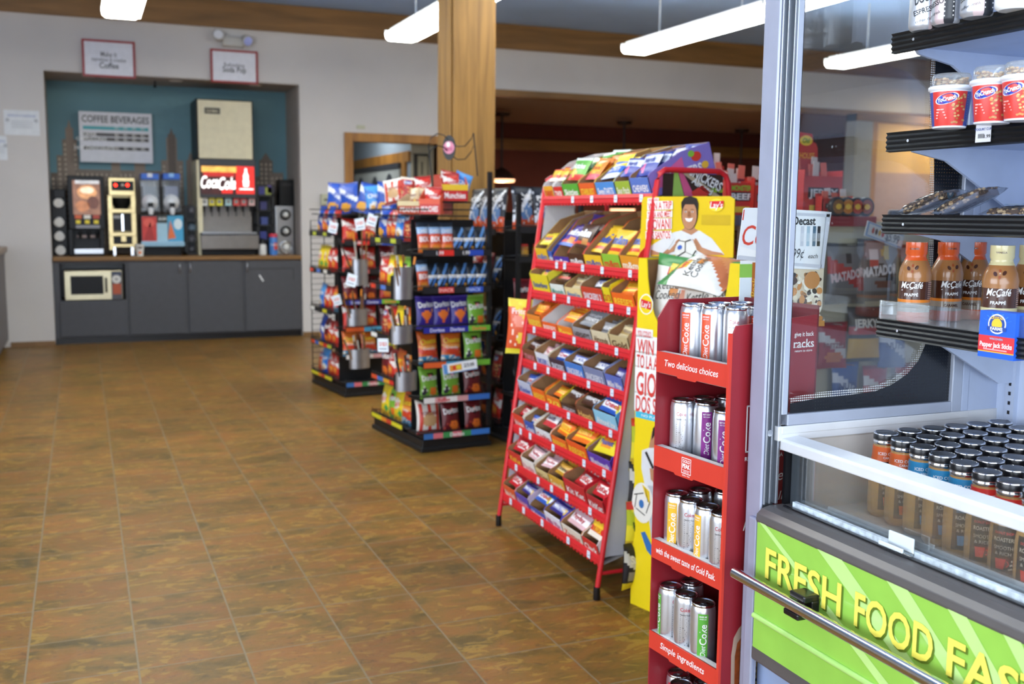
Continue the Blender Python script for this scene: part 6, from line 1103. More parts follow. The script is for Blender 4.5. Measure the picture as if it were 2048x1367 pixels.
# soda fountain
m = Mach('soda_fountain', 'soda fountain with lit red panel and seven valves', 'soda fountain', 399, 516, 12.1)
SFB = mat('soda_grey_steel', '8a8580', .32, .7); REDP = mat('lit_red_panel', 'd8241c', .4, emit=.7); DKP = mat('lit_dark_panel', '3a1210', .4, emit=.3, var=.4, scale=12); LWH = mat('lit_white', 'fff6f2', .4, emit=1.0); LYL_ = mat('lit_gold', 'd8a04a', .4, emit=.8, var=.3)
g = G(); m.bx(g, 401, 319, 512, 395, .05, .62, DGREY); m.bx(g, 399, 319, 404, 513, .06, .62, CREAM); m.bx(g, 404, 395, 511, 466, .30, .62, SFB); m.bx(g, 401, 466, 514, 470, -.05, .62, DGREY); m.bx(g, 402, 470, 516, 498, -.06, .6, SFB); m.bx(g, 404, 498, 512, 513, .0, .5, BLKG); m.part('cabinet', g, bev=.006)
g = G(); m.fr(g, .05); m.q(g, 404, 331, 475, 388, DKP); m.q(g, 404, 333, 474, 343, LYL_, 2); m.q(g, 474, 333, 509, 387, REDP, 2); m.q(g, 445, 376, 466, 386, REDP, 3); m.q(g, 408, 344, 470, 352, mat('lit_red_dim', 'a82018', .4, emit=.6), 2)
m.tx(g, 'Coca', 420, 363, .19, LWH, 4, .19, shear=.35, bold=.02, rot=.05); m.tx(g, 'Cola', 455, 366, .19, LWH, 4, .19, shear=.35, bold=.02, rot=.05); m.q(g, 428, 371, 440, 373, LWH, 4)
a = m.L(493, 357); g.poly([(a[0] - .028, a[1] - .09), (a[0] + .028, a[1] - .09), (a[0] + .034, a[1] - .03), (a[0] + .026, a[1] + .0), (a[0] + .03, a[1] + .03), (a[0] + .011, a[1] + .08), (a[0] + .011, a[1] + .115), (a[0] - .011, a[1] + .115), (a[0] - .011, a[1] + .08), (a[0] - .03, a[1] + .03), (a[0] - .026, a[1] + .0), (a[0] - .034, a[1] - .03)], LWH, 4); m.q(g, 480, 377, 508, 379, LWH, 4); m.part('lit_panel', g)
for i, (px, c) in enumerate(((411, 'd8d8d4'), (426, 'd8c83a'), (441, 'e2d82a'), (459, 'a8ccd0'), (475, 'd8443c'), (490, 'd05050'), (506, 'd0a8a4'))):
    g = G(); m.bx(g, px - 6, 394, px + 6, 411, .10, .30, DGREY); v_ = m.part('valve', g, bev=.004); g = G(); m.fr(g, .10); m.q(g, px - 6, 395, px + 6, 411, CB(c)); a = m.L(px, 403); g.ell(a[0], a[1], .022, .022, CB('8a8a86'), 2); m.part('valve_badge', g, v_); q = m.L(px, 411); g = G(); g.lathe([(.012, -.07), (.018, -.02), (.018, 0)], BLKG, 10, (q[0], .17, q[1])); g.box(q[0] - .005, .12, q[1] - .12, q[0] + .005, .13, q[1], BLKG); m.part('nozzle', g, v_)
g = G(); m.bx(g, 404, 464, 512, 468, -.05, .30, STEEL); m.part('drip_grate', g)
# ice maker on top
zi = aY(450, 318, 12.15).z; m = Mach('ice_maker', 'cream fronted ice maker standing on the soda fountain', 'ice machine', 393, 505, 12.15, zi + .004)
g = G(); m.bx(g, 394, 202, 506, 318, .012, .6, BLKG); m.part('cabinet', g, bev=.006); g = G(); m.bx(g, 398, 204, 503, 317, 0, .012, CREAM); m.part('front_panel', g, bev=.004)
g = G(); m.bx(g, 409, 216, 440, 227, -.006, 0, CB('4a4438')); m.fr(g, -.006); m.tx(g, 'SCOTSMAN', 424, 222, .04, CB('d8cfae'), 2, .12); m.part('name_badge', g)
# right side items
m = Mach('utensil_rack', 'dark rack of blue and purple packets beside the soda fountain', 'rack', 514, 548, 12.35)
g = G(); m.bx(g, 515, 370, 517, 513, 0, .02, BLK); m.bx(g, 546, 370, 548, 513, 0, .02, BLK); [m.bx(g, 515, y - 1, 548, y + 2, 0, .25, BLK) for y in (390, 420, 450, 480, 511)]; m.bx(g, 515, 370, 548, 513, .25, .27, BLK); m.part('wire_frame', g)
for k, (py, c, px) in enumerate(((385, '3a3a86', 525), (386, 'a8b04a', 537), (415, '33336a', 528), (446, '3a4a8a', 530), (475, '38408a', 528), (382, '5a4a90', 543))): g = G(); m.bx(g, px - 7, py - 12, px + 6, py + 4, .02, .16, CB(c)); m.part('packet_bin', g)
m = Mach('steel_cup_dispenser', 'steel panel with three round cup holders at the alcove right side', 'cup dispenser', 553, 598, 12.3)
g = G(); m.bx(g, 553, 412, 587, 513, 0, .3, STEEL); m.part('panel', g, bev=.006)
for px, py, r in ((570, 429, .062), (571, 462, .062), (571, 494, .078)):
    a = m.L(px, py); g = G(); g.lathe([(r, -.0), (r, .03), (r * .82, .05), (r * .78, .02)], BLKG if py != 494 else CHROME, 24, T=T_((a[0], .0, a[1]), PI / 2)); rg = m.part('cup_ring', g); g = G(); g.lathe([(r * .3, .09), (r * .5, .07), (r * .62, .03), (r * .62, .0)], WCUP, 20, T=T_((a[0], .0, a[1]), PI / 2)); m.part('cup_end', g, rg)
zc = aY(575, 412, 12.3).z; m = Mach('napkin_box', 'black napkin box standing on the steel cup dispenser', 'box', 560, 588, 12.32, zc + .004); g = G(); m.bx(g, 560, 359, 587, 411, 0, .26, BLKG); m.bx(g, 563, 366, 584, 372, -.004, 0, BLKP); m.part('case', g, bev=.01)
m = Mach('sugar_bottle', 'white sugar shaker with dark top beside the blue can', 'bottle', 516, 531, 12.1); g = G(); g.lathe([(.042, 0), (.045, .01), (.045, .10), (.036, .125)], mat('sugar_white', 'd8d6d0', .4), 18, (.06, .05, 0)); m.part('bottle', g); g = G(); g.lathe([(.037, .125), (.037, .17), (.02, .19)], BLKG, 18, (.06, .05, 0)); m.part('cap', g)
m = Mach('creamer_can', 'blue and red creamer can at the right of the counter', 'can', 538, 553, 12.08); bl_, rd_ = CB('3f78c0'), CB('c8402c')
g = G(); g.lathe([(.046, 0), (.048, .01), (.048, .06), (.048, .14), (.048, .20), (.04, .215)], lambda a, i: rd_ if i == 2 and a > 0 else bl_, 20, (.06, .05, 0)); g.frame((.06, .001, 0), (1, 0, 0), (0, 0, 1)); g.text('Creamer', 0, .12, .03, WINK, 1, .08); m.part('can', g); g = G(); g.lathe([(.049, .205), (.049, .235), (.04, .245)], CB('c8304a'), 20, (.06, .05, 0)); m.part('lid', g)
# microwave in its niche
m = Mach('microwave_oven', 'silver microwave oven in the cabinet niche', 'microwave', 130, 244, 11.96, .475)
MWS = mat('microwave_silver', 'd2c9a8', .3, .5); g = G(); m.bx(g, 130, 541, 244, 601, .02, .42, MWS); m.part('case', g, bev=.006)
g = G(); m.bx(g, 131, 542, 223, 600, 0, .02, MWS); d = m.part('door', g, bev=.003); g = G(); m.bx(g, 142, 551, 206, 589, -.004, 0, BLKG); m.part('window', g, d); g = G(); a, b = m.L(213, 583), m.L(213, 556); g.tube([(a[0], 0, a[1]), (a[0], -.03, a[1]), (a[0], -.03, b[1]), (a[0], 0, b[1])], .011, BLKP); m.part('handle', g, d)
g = G(); m.bx(g, 224, 542, 243, 598, .0, .02, mat('control_panel_grey', '4a4a52', .4)); cpn = m.part('control_panel', g); g = G(); m.fr(g, 0); m.q(g, 226, 567, 242, 588, CB('b0502c')); m.q(g, 226, 545, 242, 549, CB('2a3a5a')); a = m.L(233, 558); g.ell(a[0], a[1], .045, .045, CB('d8d6d0')); g.ell(a[0], a[1], .02, .02, CB('a8a6a0'), 2); m.part('dial', g, cpn)
# menu board and signs
def board(name, label, px0, py0, px1, py1, y, th=.02, rim=None, cat='sign', fill=WHT):
    a, b = aY(px0, py1, y), aY(px1, py0, y); w_, h_ = b.x - a.x, b.z - a.z; t = thing(name, label, cat, (a.x, y, a.z)); g = G(); g.box(0, 0, 0, w_, th, h_, fill); obj('panel', g, t)
    if rim: e = .022; g = G(); [g.box(*q, rim) for q in ((-e, -.008, -e, w_ + e, th, 0), (-e, -.008, h_, w_ + e, th, h_ + e), (-e, -.008, 0, 0, th, h_), (w_, -.008, 0, w_ + e, th, h_))]; obj('rim', g, t)
    return t, w_, h_, G().frame((0, 0, 0), (1, 0, 0), (0, 0, 1), .0012)
RIM = mat('sign_red_rim', '9a2f30', .5)
t, w_, h_, g = board('coffee_menu_board', 'white coffee beverages menu board on the alcove wall', 161, 228, 303, 323, 12.70, fill=mat('menu_board_white', 'd5d6dc', .5))
g.text('COFFEE BEVERAGES', w_ / 2, h_ * .86, .105, INK, 1, w_ * .92, .015); tl = CB('3fa0a8')
for i, (z, rows) in enumerate(((.68, 1), (.55, 0), (.46, 0), (.28, 0))):
    g.quad(w_ * .05, h_ * (z - .035), w_ * .95, h_ * (z + .035), tl if i == 0 else CB('4a4644'))
    g.text(('', 'COFFEE', 'CAPPUCCINO', 'HOT CHOCOLATE')[i], w_ * (.12, .12, .16, .2)[i], h_ * z, .05, WINK, 2) if i else None
    for k in range(4): g.quad(w_ * (.48 + .12 * k), h_ * (z - .03), w_ * (.535 + .12 * k), h_ * (z + .03), CB('b8b4b0') if i else CB('9fd0d4'), 2); g.text('1.%d9' % (k + i) if i else 'oz', w_ * (.507 + .12 * k), h_ * z, .04, INK, 3) 
obj('lettering', g, t)
t, w_, h_, g = board('coffee_sign', 'red framed white sign reading Coffee above the alcove', 170, 88, 265, 148, YW - .028, rim=RIM, fill=mat('sign_face', 'dcdde4', .5)); g.text('Make it', w_ / 2, h_ * .64, .075, CB('6a6a72'), 1, .16); g.text('marvelous & creative', w_ / 2, h_ * .48, .06, CB('6a6a72'), 1, .34); g.text('Coffee', w_ / 2, h_ * .30, .085, CB('3a3a42'), 1, .19, .015); obj('lettering', g, t)
t, w_, h_, g = board('soda_sign', 'red framed white sign reading Soda Pop above the alcove', 426, 107, 511, 160, YW - .028, rim=RIM, fill=mat('sign_face', 'dcdde4', .5)); g.text('Refreshing', w_ / 2, h_ * .56, .06, CB('6a6a72'), 1, .22); g.text('Soda Pop', w_ / 2, h_ * .40, .085, CB('3a3a42'), 1, .25, .015); obj('lettering', g, t)
for i, (q, lab) in enumerate((((9, 222, 78, 269), 'white certificate pinned to the wall left of the alcove'), ((-14, 272, 13, 319), 'white notice cut by the picture edge, below the certificate'))):
    t, w_, h_, g = board('wall_notice', lab, *q, YW - .004, .003, cat='notice', fill=mat('notice_paper', 'd6dade', .6)); g.text('CERTIFICATE OF REGISTRATION', w_ / 2, h_ * .78, .03, CB('5a6fa8'), 1, w_ * .8); [g.quad(w_ * .2, h_ * (.3 + .08 * k), w_ * .8, h_ * (.32 + .08 * k), CB('a8acb4')) for k in range(4)]; [g.ell(w_ * u, h_ * .6, .02, .02, CB('b0b4ba')) for u in (.1, .9)]; obj('lettering', g, t)
# emergency light
p = aY(467, 80, YW - .09); t = thing('emergency_light', 'white emergency light with two lamp heads above the soda sign', 'emergency light', (p.x, YW - .085, p.z)); EML = mat('emergency_beige', 'b8b6b0', .4)
obj('housing', G().box(-.12, 0, -.07, .12, .085, .04, EML), t, bev=.015)
for s_, x in ((1, -.15), (2, .13)): g = G(); g.lathe([(.0, 0), (.05, .0), (.062, .07), (.05, .075)], EML, 18, T=T_((x, .02, .02), PI / 2 - .3 if s_ == 1 else PI / 2 + .4, 0, .3 if s_ == 2 else -.2)); hd = obj('lamp_head', g, t); g = G(); g.lathe([(.001, .072), (.05, .076)], mat('lamp_face_%d' % s_, 'e6e6ea' if s_ == 1 else 'a8b4f0', .2), 18, T=T_((x, .02, .02), PI / 2 - .3 if s_ == 1 else PI / 2 + .4, 0, .3 if s_ == 2 else -.2)); obj('lens', g, hd)
# alcove downlights
for i, px in enumerate((178, 352, 510)):
    p = aY(px, (155, 165, 173)[i], 12.2); g = G().lathe([(.001, -.012), (.06, -.012), (.075, -.002), (.075, .0)], mat('downlight_trim', 'c9c4bc', .5), 24); tag(obj('downlight', g, None, (p.x, 12.2, AZ - .001)), ('round ceiling downlight in the alcove above the menu board', 'round ceiling downlight in the middle of the alcove ceiling', 'round ceiling downlight in the alcove above the ice maker')[i], 'downlight', 'alcove downlights')
p = aY(310, 176, 12.35); g = G(); g.lathe([(.012, 0), (.02, .01), (.008, .03), (.006, .07)], BLKG, 10, (0, 0, -.07)); tag(obj('sprinkler_head', g, None, (p.x, 12.35, AZ)), 'small dark sprinkler head hanging from the alcove ceiling', 'sprinkler')
# wall things by the doorway
a, b = aY(641, 410, YW), aY(664, 388, YW); t = thing('thermostat', 'pale green wall box between the alcove and doorway', 'thermostat', (a.x, YW - .045, a.z)); obj('cover', G().box(0, 0, 0, b.x - a.x, .045, b.z - a.z, mat('thermostat_beige', 'b4b59c', .5)), t, bev=.008); obj('display', G().box(.03, -.003, .05, .09, .0, .075, CB('5a5c50')), t)
p = aY(721, 254, YW); tag(obj('wall_vent', G().box(-.05, -.02, -.02, .05, 0, .02, mat('thermostat_beige', 'b4b59c', .5)), None, (p.x, YW, p.z), bev=.006), 'tiny beige wall vent above the doorway trim', 'vent')
# left counter end
lc = thing('service_counter', 'grey service counter with wood top at the left picture edge', 'counter', (-.75, 9.6, 0)); cgm = mat('counter_grey_panel', '6a6668', .55)
obj('body', G().box(-.75, -2.2, .09, 0, 2.33, 1.0, cgm), lc); obj('toe_kick', G().box(-.75, -2.2, 0, -.05, 2.33, .09, BLKP), lc); obj('top', G().box(-.8, -2.25, 1.0, .03, 2.335, 1.055, mat('counter_wood_top', '8f7a64', .4, var=.1)), lc, bev=.01)
# corridor seen through the doorway: washers and a cased opening
WSH = mat('washer_white', 'a9aca6', .4); 
wz = 14.0
g = G(); pts = [aY(706, 360, 15.2), aY(808, 328, 15.8)]
XC = 3.86
def cx_(px, py): p = aX(px, py, XC); return p.y, p.z
y0, z0 = cx_(717, 349); y1, z1 = cx_(806, 336); t = thing('washer_bank', 'white washer fronts with dark round doors seen through the doorway', 'washing machines', (XC - .003, y1, 0))
L_ = y0 - y1 if y0 > y1 else y1 - y0; zt_ = (z0 + z1) / 2; zb_ = cx_(760, 350)[1]; zb2 = cx_(760, 334)[1]; hb_ = abs(cx_(760, 341)[1] - cx_(760, 330)[1])
obj('cabinet', G().box(-.05, 0, 0, 0, L_, zt_, WSH), t); obj('header', G().box(-.06, 0, zt_, 0, L_ + .1, zt_ + hb_, DGREY), t)
for px, py in ((729, 380), (757, 379), (786, 374)): y, z = cx_(px, py); g = G(); g.lathe([(.001, .012), (.15, .012), (.18, .0)], DGREY, 24, T=T_((-.05, y - y1, z), 0, -PI / 2)); obj('door', g, t)
g = G(); za = zt_ + hb_ + .002; g.box(XC - .03, 12.62, za, XC - .001, y0 + .3, za + .13, OAK); ya, _ = cx_(814, 330); yb, _ = cx_(807, 330); g.box(XC - .03, min(ya, yb), 0, XC - .001, max(ya, yb), za, OAK); struct('trim_corridor', g)
def cpx(px, py, Y): p = aY(px, py, Y); return p.x, p.z
t, w_, h_, g = board('framed_picture', 'dark framed picture on the corridor wall seen through the doorway', 828, 308, 857, 360, 12.58, .018, cat='picture', fill=CB('3c3a36')); g.quad(w_ * .25, h_ * .05, w_ * .95, h_ * .92, CB('a8a088')); g.quad(w_ * .5, h_ * .2, w_ * .6, h_ * .7, CB('4a463c'), 2); obj('print', g, t)
area('corridor_fill_light', (3.35, 13.6, 2.85), (.4, 2.5), (.2, .1, -1), 38, (.92, .96, 1))  # unseen fill light, added to brighten the corridor behind the doorway
# dining room pendants
for i, (px, pyt, pyb, Y, lab) in enumerate(((1245, 238, 420, 14.6, 'dark pendant lamp hanging in the dining room behind the sweet rack'), (1003, 232, 361, 14.2, 'dark pendant lamp with glowing rim beside the timber post'), (1478, 252, 420, 15.0, 'dark pendant lamp hanging in the dining room near the case post'))):
    p = aY(px, pyb, Y); t = thing('pendant_lamp', lab, 'pendant lamp', (p.x, Y, p.z), 0, 'dining room pendant lamps'); L_ = 2.9 - p.z; dk = mat('pendant_bronze', '241512', .5)
    obj('stem', G().tube([(0, 0, .18), (0, 0, L_)], .018, dk), t); obj('ceiling_plate', G().lathe([(.11, L_ - .05), (.13, L_)], dk, 18), t); obj('shade', G().lathe([(.20, .02), (.19, .05), (.10, .15), (.03, .19)], dk, 24), t); _l = bpy.data.lights.new('pendant_bulb', 'POINT'); _l.energy = 14; _l.color = (1, .62, .40); _l.shadow_soft_size = .06; _lo = bpy.data.objects.new('pendant_bulb', _l); COL.objects.link(_lo); _lo.location = (p.x, Y, p.z - .08); obj('glowing_rim', G().lathe([(.19, -.02), (.20, .02), (.001, .022)], mat('pendant_glow', 'ffb98a', .4, emit=1.6), 24), t)
LABELS.pop('', None)
# ------------------------------------------------------------------ gondola behind the sweet rack and the things on it
PEG = dots_mat('pegboard_cream', '4a4438', 40, .10, 'cfc6a6', False); SHG = mat('gondola_shelf_grey', '7a8698', .5); SHR = mat('gondola_red_edge', '9a2028', .4)
GX0, GX1, GY0, GY1 = 2.46, 3.13, 3.50, 5.20
gd = thing('gondola', 'cream pegboard gondola behind the sweet rack with red shelf edges', 'shelving', (GX0, GY0, 0))
gw, gl = GX1 - GX0, GY1 - GY0
obj('base', G().box(0, 0, 0, gw, gl, .14, BLK), gd); obj('end_panel', G().box(0, .012, .14, gw + .62, .03, 1.42, PEG), gd); obj('core', G().box(.32, .03, .14, .37, gl, 1.43, PEG), gd)
g = G(); g.box(-.0, -.0, 1.425, gw, gl, 1.438, SHG); g.box(-.005, -.012, 1.40, gw + .005, 0, 1.442, SHR); g.box(-.012, 0, 1.40, 0, gl, 1.442, SHG); obj('top_shelf', g, gd)
for z in (1.22, .95, .66, .38):
    g = G(); g.box(0, .03, z - .012, .32, gl, z, SHG); g.box(-.008, .03, z - .03, 0, gl, z + .004, SHR); obj('shelf', g, gd)
# jerky bags on pegs on the end panel
JK = {'mat': pillow('jerky_black', .21, .27, .05, '8d8b88', (('d', .40, .60, .25, '2c2a2a'), ('r', .2, .62, .46, .84, 'dcd6d0'), ('r', .2, .58, .46, .66, 'c8382c'), ('e', .62, .78, .12, .1, 'c9b06a'), ('b', .92, 1, '1e1d1e'), ('b', 0, .18, '6a655e'), ('e', .6, .28, .22, .08, '7a4a34')), (('MATADOR', .5, .5, .055, .19, 'e4e0dc', .1, .05),), nu=14, nv=18),
      'matr': pillow('jerky_red', .20, .26, .05, '77736f', (('d', .36, .60, .35, 'b8322a'), ('e', .5, .74, .1, .1, '2c2a2a'), ('b', .92, 1, '1e1d1e'), ('b', 0, .16, '55504a')), (('MATADOR', .5, .48, .05, .18, 'e4c8c4', .16, .05),), nu=14, nv=18),
      'yl': pillow('jerky_yellow', .17, .24, .045, '2a2422', (('b', .1, .4, 'd8a82a'), ('b', .5, .62, 'b8322a'), ('b', .92, 1, '1e1d1e')), (('JERKY', .5, .7, .05, .13, 'e8e0d0', 0, .04),), nu=12, nv=14),
      'rd': pillow('snack_red_small', .15, .2, .04, 'b02a30', (('d', .4, .6, .4, 'e0d8d0'), ('b', .9, 1, '8a2024'), ('e', .5, .25, .3, .12, 'd8783a')), (('PRETZELS', .5, .5, .03, .12, '8a2024', 0, .03),), nu=12, nv=14),
      'bl': pillow('snack_blue_small', .15, .2, .04, '3a5a9a', (('d', .4, .6, .4, 'd8dce4'), ('b', .9, 1, '2a3f7a')), (('NUTS', .5, .5, .04, .1, '2a3f7a', 0, .03),), nu=12, nv=14)}
JN = {'mat': 'grey jerky bag with black lettering band', 'matr': 'grey jerky bag with red lettering band', 'yl': 'black and yellow jerky bag', 'rd': 'red pretzel bag', 'bl': 'blue nut bag'}
def peg(kind, px, pyc, Y, where):
    p = aY(px, pyc, Y); me = JK[kind]; hh = me.vertices[len(me.vertices) - 1].co.z; h_ = max(v.co.z for v in me.vertices)
    tag(obj('jerky_bag' if kind in ('mat', 'matr', 'yl') else 'snack_bag', me, None, (p.x, Y, p.z - h_ / 2), (-.03, 0, rnd.uniform(-.12, .12))), f'{JN[kind]} hanging {where}', 'snack bag', 'bags on the pegboard end')
    g = G(); g.tube([(p.x - GX0, .03, p.z + h_ / 2 - .012), (p.x - GX0, Y - GY0 - .05, p.z + h_ / 2 - .008)], .003, CHROME); obj('peg_hook', g, gd)
peg('matr', 1692, 547, GY0 - .03, 'on the pegboard beside the snack photo card'); peg('mat', 1756, 540, GY0 - .03, 'on the pegboard nearest the frappe bottles'); peg('mat', 1838, 550, GY0 - .02, 'on the pegboard behind the first frappe bottle')
peg('yl', 1728, 668, GY0 - .03, 'low on the pegboard, below the jerky bags'); peg('rd', 1665, 690, GY0 - .03, 'low on the pegboard beside the can rack'); peg('bl', 1785, 690, GY0 - .03, 'low on the pegboard right of the yellow bag'); peg('bl', 1690, 770, GY0 - .03, 'lowest on the pegboard, seen through dotted glass'); peg('rd', 1750, 775, GY0 - .03, 'lowest on the pegboard in the middle'); peg('rd', 1815, 770, GY0 - .03, 'lowest on the pegboard toward the case corner')
p = aY(1769, 470, GY0 - .07); g = G(); g.box(-.115, -.002, -.032, .115, .002, .032, mat('sale_strip_white', 'd9d9d4', .5)); g.frame((0, -.002, 0), (1, 0, 0), (0, 0, 1), .0008); g.quad(-.112, -.029, .112, .029, CB('7a9ac0')); g.quad(-.104, -.024, .110, .024, mat('sale_strip_white', 'd9d9d4', .5), 2); [g.ell(-.075 + .02 * k, 0, .008, .013, CB(('b8402c', '5a3a2a', 'd8a83a', 'c8322c')[k]), 3) for k in range(4)]; g.text('$5.99', .045, 0, .05, CB('6a6a6e'), 3, .085, .02)
tag(obj('sale_strip', g, None, tuple(p), (0, .26, .1)), 'tilted five ninety nine sale strip hanging above the jerky bags', 'sign')
# carton displays of meat sticks on the gondola top
JR = CB('c8342a'); JRD = CB('8a2320')
def stick_box(lab, x, y, z, w_, h_, d_, words, header, n, rz=-.25):
    t = thing('stick_carton', lab, 'carton', (x, y, z), rz, 'meat stick cartons on the gondola'); g = G(); e = .004
    g.box(0, 0, 0, w_, e, h_, JR); g.box(0, d_ - e, 0, w_, d_, h_ * 1.3, JR); g.box(0, 0, 0, e, d_, h_ * 1.15, JR); g.box(w_ - e, 0, 0, w_, d_, h_ * 1.15, JR); g.box(0, 0, 0, w_, d_, e, JRD); g.frame((0, 0, 0), (1, 0, 0), (0, 0, 1), .001)
    g.quad(w_ * .1, h_ * .45, w_ * .9, h_ * .72, CB('2a2220'), 1); g.text(words[0], w_ / 2, h_ * .84, h_ * .22, CB('8fc23a') if words[0] == 'MONSTER' else CB('f0c83a'), 2, w_ * .7, .03); g.text(words[1], w_ / 2, h_ * .585, h_ * .26, CB('e9e4dc'), 3, w_ * .75, .03); g.quad(w_ * .15, h_ * .1, w_ * .85, h_ * .28, CB('e8c03a'), 1); obj('carton_body', g, t)
    if header:
        g = G(); hw = w_ * 1.02; g.prism([(-.005, h_ * .9), (w_ + .005, h_ * .9), (w_ * .98, h_ + .13), (w_ * .93, h_ + .15), (w_ * .86, h_ + .155), (w_ * .82, h_ + .19), (w_ * .2, h_ + .20), (w_ * .12, h_ + .185), (w_ * .08, h_ + .15), (.0, h_ + .12)], d_ + .0, d_ + .004, JR, 'y'); g.frame((0, d_, 0), (1, 0, 0), (0, 0, 1), .001); g.ell(w_ * .32, h_ + .165, .026, .02, INK, 1); g.ell(w_ * .32, h_ + .165, .018, .013, WINK, 2); g.ell(w_ * .66, h_ + .16, .036, .022, CB('f0c83a'), 1); g.text('Old', w_ * .66, h_ + .16, .03, CB('3a8a3a'), 2, .04, .02, .2); g.text('SMOKEHOUSE', w_ * .5, h_ + .095, .035, CB('f0a03a'), 1, w_ * .8, .03); obj('header_card', g, t)
    g = G(); f = [CB(c) for c in ('d8543a', 'e0705a', '7a2a3a', 'e8a05a', 'd9c8bc', '5a2420')]
    M_ = T_((x, y, z), 0, 0, rz)
    for k in range(n):
        u = (k + .5) / n; q = M_ @ V((w_ * (.08 + .84 * u), d_ * (.35 + .4 * ((k * 7) % 3) / 2), .006)); g = G(); L_ = h_ * rnd.uniform(1.25, 1.65); w2 = .014; m_ = f[(k * 5) % 6]
        g.box(-w2, -.006, 0, w2, .006, L_ * .72, m_); g.box(-w2 * 1.1, -.002, L_ * .72, w2 * 1.1, .002, L_, f[(k * 3 + 1) % 6]); g.frame((0, -.006, 0), (1, 0, 0), (0, 0, 1), .0005); g.quad(-w2, L_ * .5, w2, L_ * .66, f[4])
        tag(obj('meat_stick', g, None, q, (-.10, rnd.uniform(-.12, .12), rz)), f'wrapped meat stick, {ORD[k]} across in the {lab}', 'snack stick', 'wrapped sticks in the cartons')
p = aY(1606, 430, 3.58); stick_box('tall red carton with header, seen through the glass', p.x, 3.58, 1.44, .21, .17, .16, ('', 'JERKY'), True, 7, .05)
stick_box('red carton with green lettering beside the case post', aY(1455, 372, 3.75).x, 3.75, 1.44, .13, .14, .14, ('MONSTER', 'BEEF'), False, 6, -.15)
stick_box('red carton half hidden by the case post', aY(1505, 372, 3.70).x + .01, 3.70, 1.44, .13, .13, .14, ('', 'BEEF'), False, 5, -.1)
stick_box('pale red carton above the candy sign', aY(1390, 330, 4.6).x, 4.6, 1.44, .2, .2, .16, ('', 'STEAK'), False, 7, -.3)
stick_box('small orange red carton in the tall carton', p.x + .05, 3.52, 1.44, .16, .075, .05, ('', 'CHEESE'), False, 4, .0)
TINB = mat('dip_tin_black', '201c1c', .35); 
for k in range(4):
    p = aY(1668 + 19 * k, 425, 3.50); t = thing('snack_tin', f'round black snack tin, {ORD[k]} along the gondola front edge', 'tin', (p.x, 3.485, 1.482), 0, 'round tins on the gondola edge'); obj('tin', G().lathe([(.001, 0), (.038, 0), (.04, .003), (.04, .022), (.037, .024), (.001, .024)], TINB, 22, T=T_((0, .012, 0), PI / 2)), t); g = G().frame((0, -.0125, 0), (1, 0, 0), (0, 0, 1), .0004); g.ell(0, 0, .03, .03, CB(('8a5a2a', 'c8781f', 'b8402c', '9a4a30')[k])); g.ell(0, 0, .015, .012, CB('e8b83a'), 2); obj('tin_label', g, t)
# loose wrapped things below the cartons on the aisle side
r8 = random.Random(4)
for k in range(7):
    p = aY(1458 + 9 * k, 408 + (k % 3) * 6, 3.60); kind = ('tan', 'trail', 'maroon')[k % 3]; snack(kind, f'{BW[kind]} bag leaning below the cartons, {ORD[k]} from the candy sign', T_((p.x + .02 * k, 3.62 + .03 * (k % 3) + .1, 1.22), -.15, r8.uniform(-.3, .3), -.5), 'small bags under the meat stick cartons', .8)
for i in range(3):
    for k in range(6):
        kind = ('trail', 'maroon', 'tan', 'red')[(i + k) % 4]; snack(kind, f'{BW[kind]} bag, {ORD[k]} on the {("upper", "middle", "lower")[i]} gondola shelf behind the sweet rack', T_((GX0 + .10, GY0 + .25 + .25 * k, (.95, .66, .38)[i]), 0, 0, -PI / 2) , 'bags on the gondola aisle side', .9)
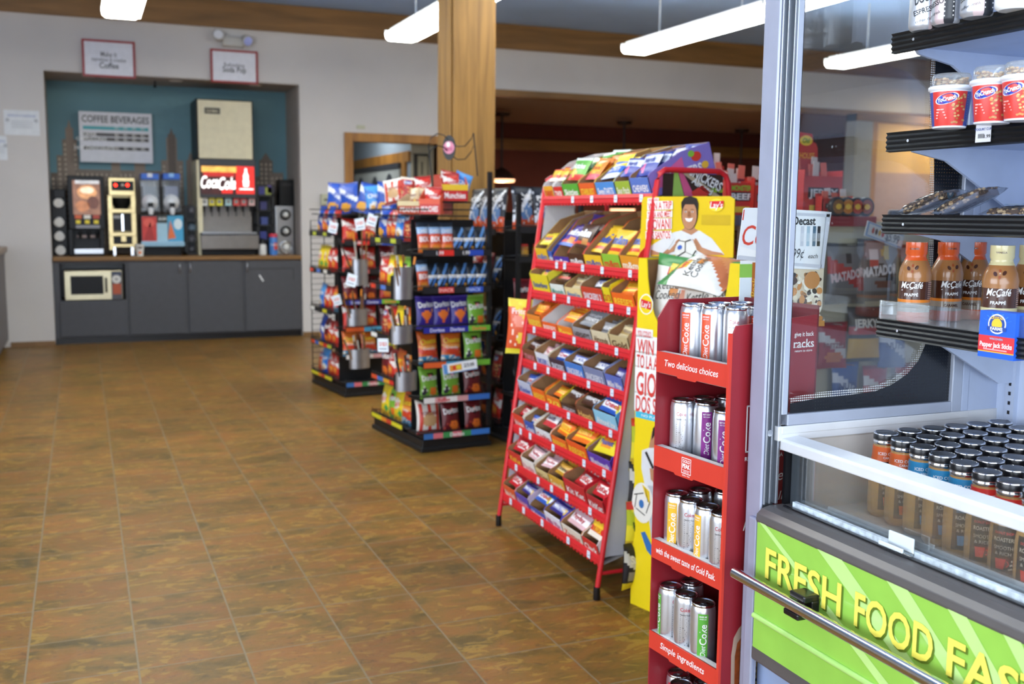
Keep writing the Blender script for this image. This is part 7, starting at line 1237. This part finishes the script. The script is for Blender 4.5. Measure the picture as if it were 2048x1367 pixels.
# beyond the case glass: lit pass-through wall, till counter and goods
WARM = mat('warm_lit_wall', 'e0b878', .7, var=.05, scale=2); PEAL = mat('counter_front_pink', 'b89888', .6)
g = G(); Y_ = 11.4; a, b = aY(1712, 250, Y_), aY(2080, 250, Y_); zw = aY(1800, 345, Y_).z; zt_ = 2.84
g.box(a.x, Y_, 0, a.x + .30, Y_ + .2, zt_, mat('column_grey', '8d8f8c', .6)); g.box(a.x + .30, Y_ + .02, 0, a.x + .40, Y_ + .2, zt_, OAK); g.box(a.x + .40, Y_ + .1, zw, b.x, Y_ + .2, zt_ - .1, WARM); g.box(a.x + .40, Y_ + .08, 0, b.x, Y_ + .2, zw, PEAL); g.box(a.x, Y_ - .02, zt_ - .1, b.x, Y_ + .2, zt_, OAKX)
struct('wall_kitchen', g)
l = bpy.data.lights.new('kitchen_lamp', 'AREA'); l.energy = 16; l.color = (1, .78, .45); l.size = 1.2; o = bpy.data.objects.new('kitchen_lamp', l); COL.objects.link(o); o.location = (a.x + 1.6, Y_ - .5, 2.75); o.rotation_euler = (.5, 0, 0)
gc = thing('goods_counter', 'long white goods counter seen through the case glass', 'counter', (4.3, 4.35, 0)); obj('body', G().box(0, 0, 0, 2.4, .7, 1.18, mat('goods_counter_cream', 'c9c2ae', .6)), gc); obj('top', G().box(-.03, -.03, 1.18, 2.43, .73, 1.22, WHT), gc, bev=.006)
SN = ['yellow', 'skyblue', 'green', 'tan', 'blue', 'stripe']
for k in range(10):
    kind = SN[k % 6]; snack(kind, f'{BW[kind]} bag on the goods counter behind the glass, {ORD[k]} along', T_((4.42 + .19 * k, 4.55 + .1 * (k % 2), 1.22), -.1, 0, rnd.uniform(-.3, .3)), 'bags on the goods counter', .95)
t = thing('card_terminal', 'dark card terminal on the goods counter behind the oat bars', 'till', tuple(aY(1800, 378, 4.5).xy) + (1.22,)); obj('stand', G().box(-.06, -.05, 0, .06, .05, .12, DGREY), t, bev=.01); g = G(); g.box(-.11, -.06, .12, .11, -.03, .26, DGREY); obj('screen', g, t, bev=.01)
ga = thing('green_shelf_bin', 'green edged bin on the goods counter front', 'bin', (4.36, 4.18, 1.0)); obj('bin', G().box(0, 0, 0, 1.2, .13, .10, CB('6ab03a')).box(.01, .01, .10, 1.19, .12, .101, CB('3a6a2a')), ga)
LABELS.pop('', None)
_dups = [k for k, v in LABELS.items() if len(v) > 1 and k]
if _dups: print('DUPLABELS', len(_dups), _dups[:6])
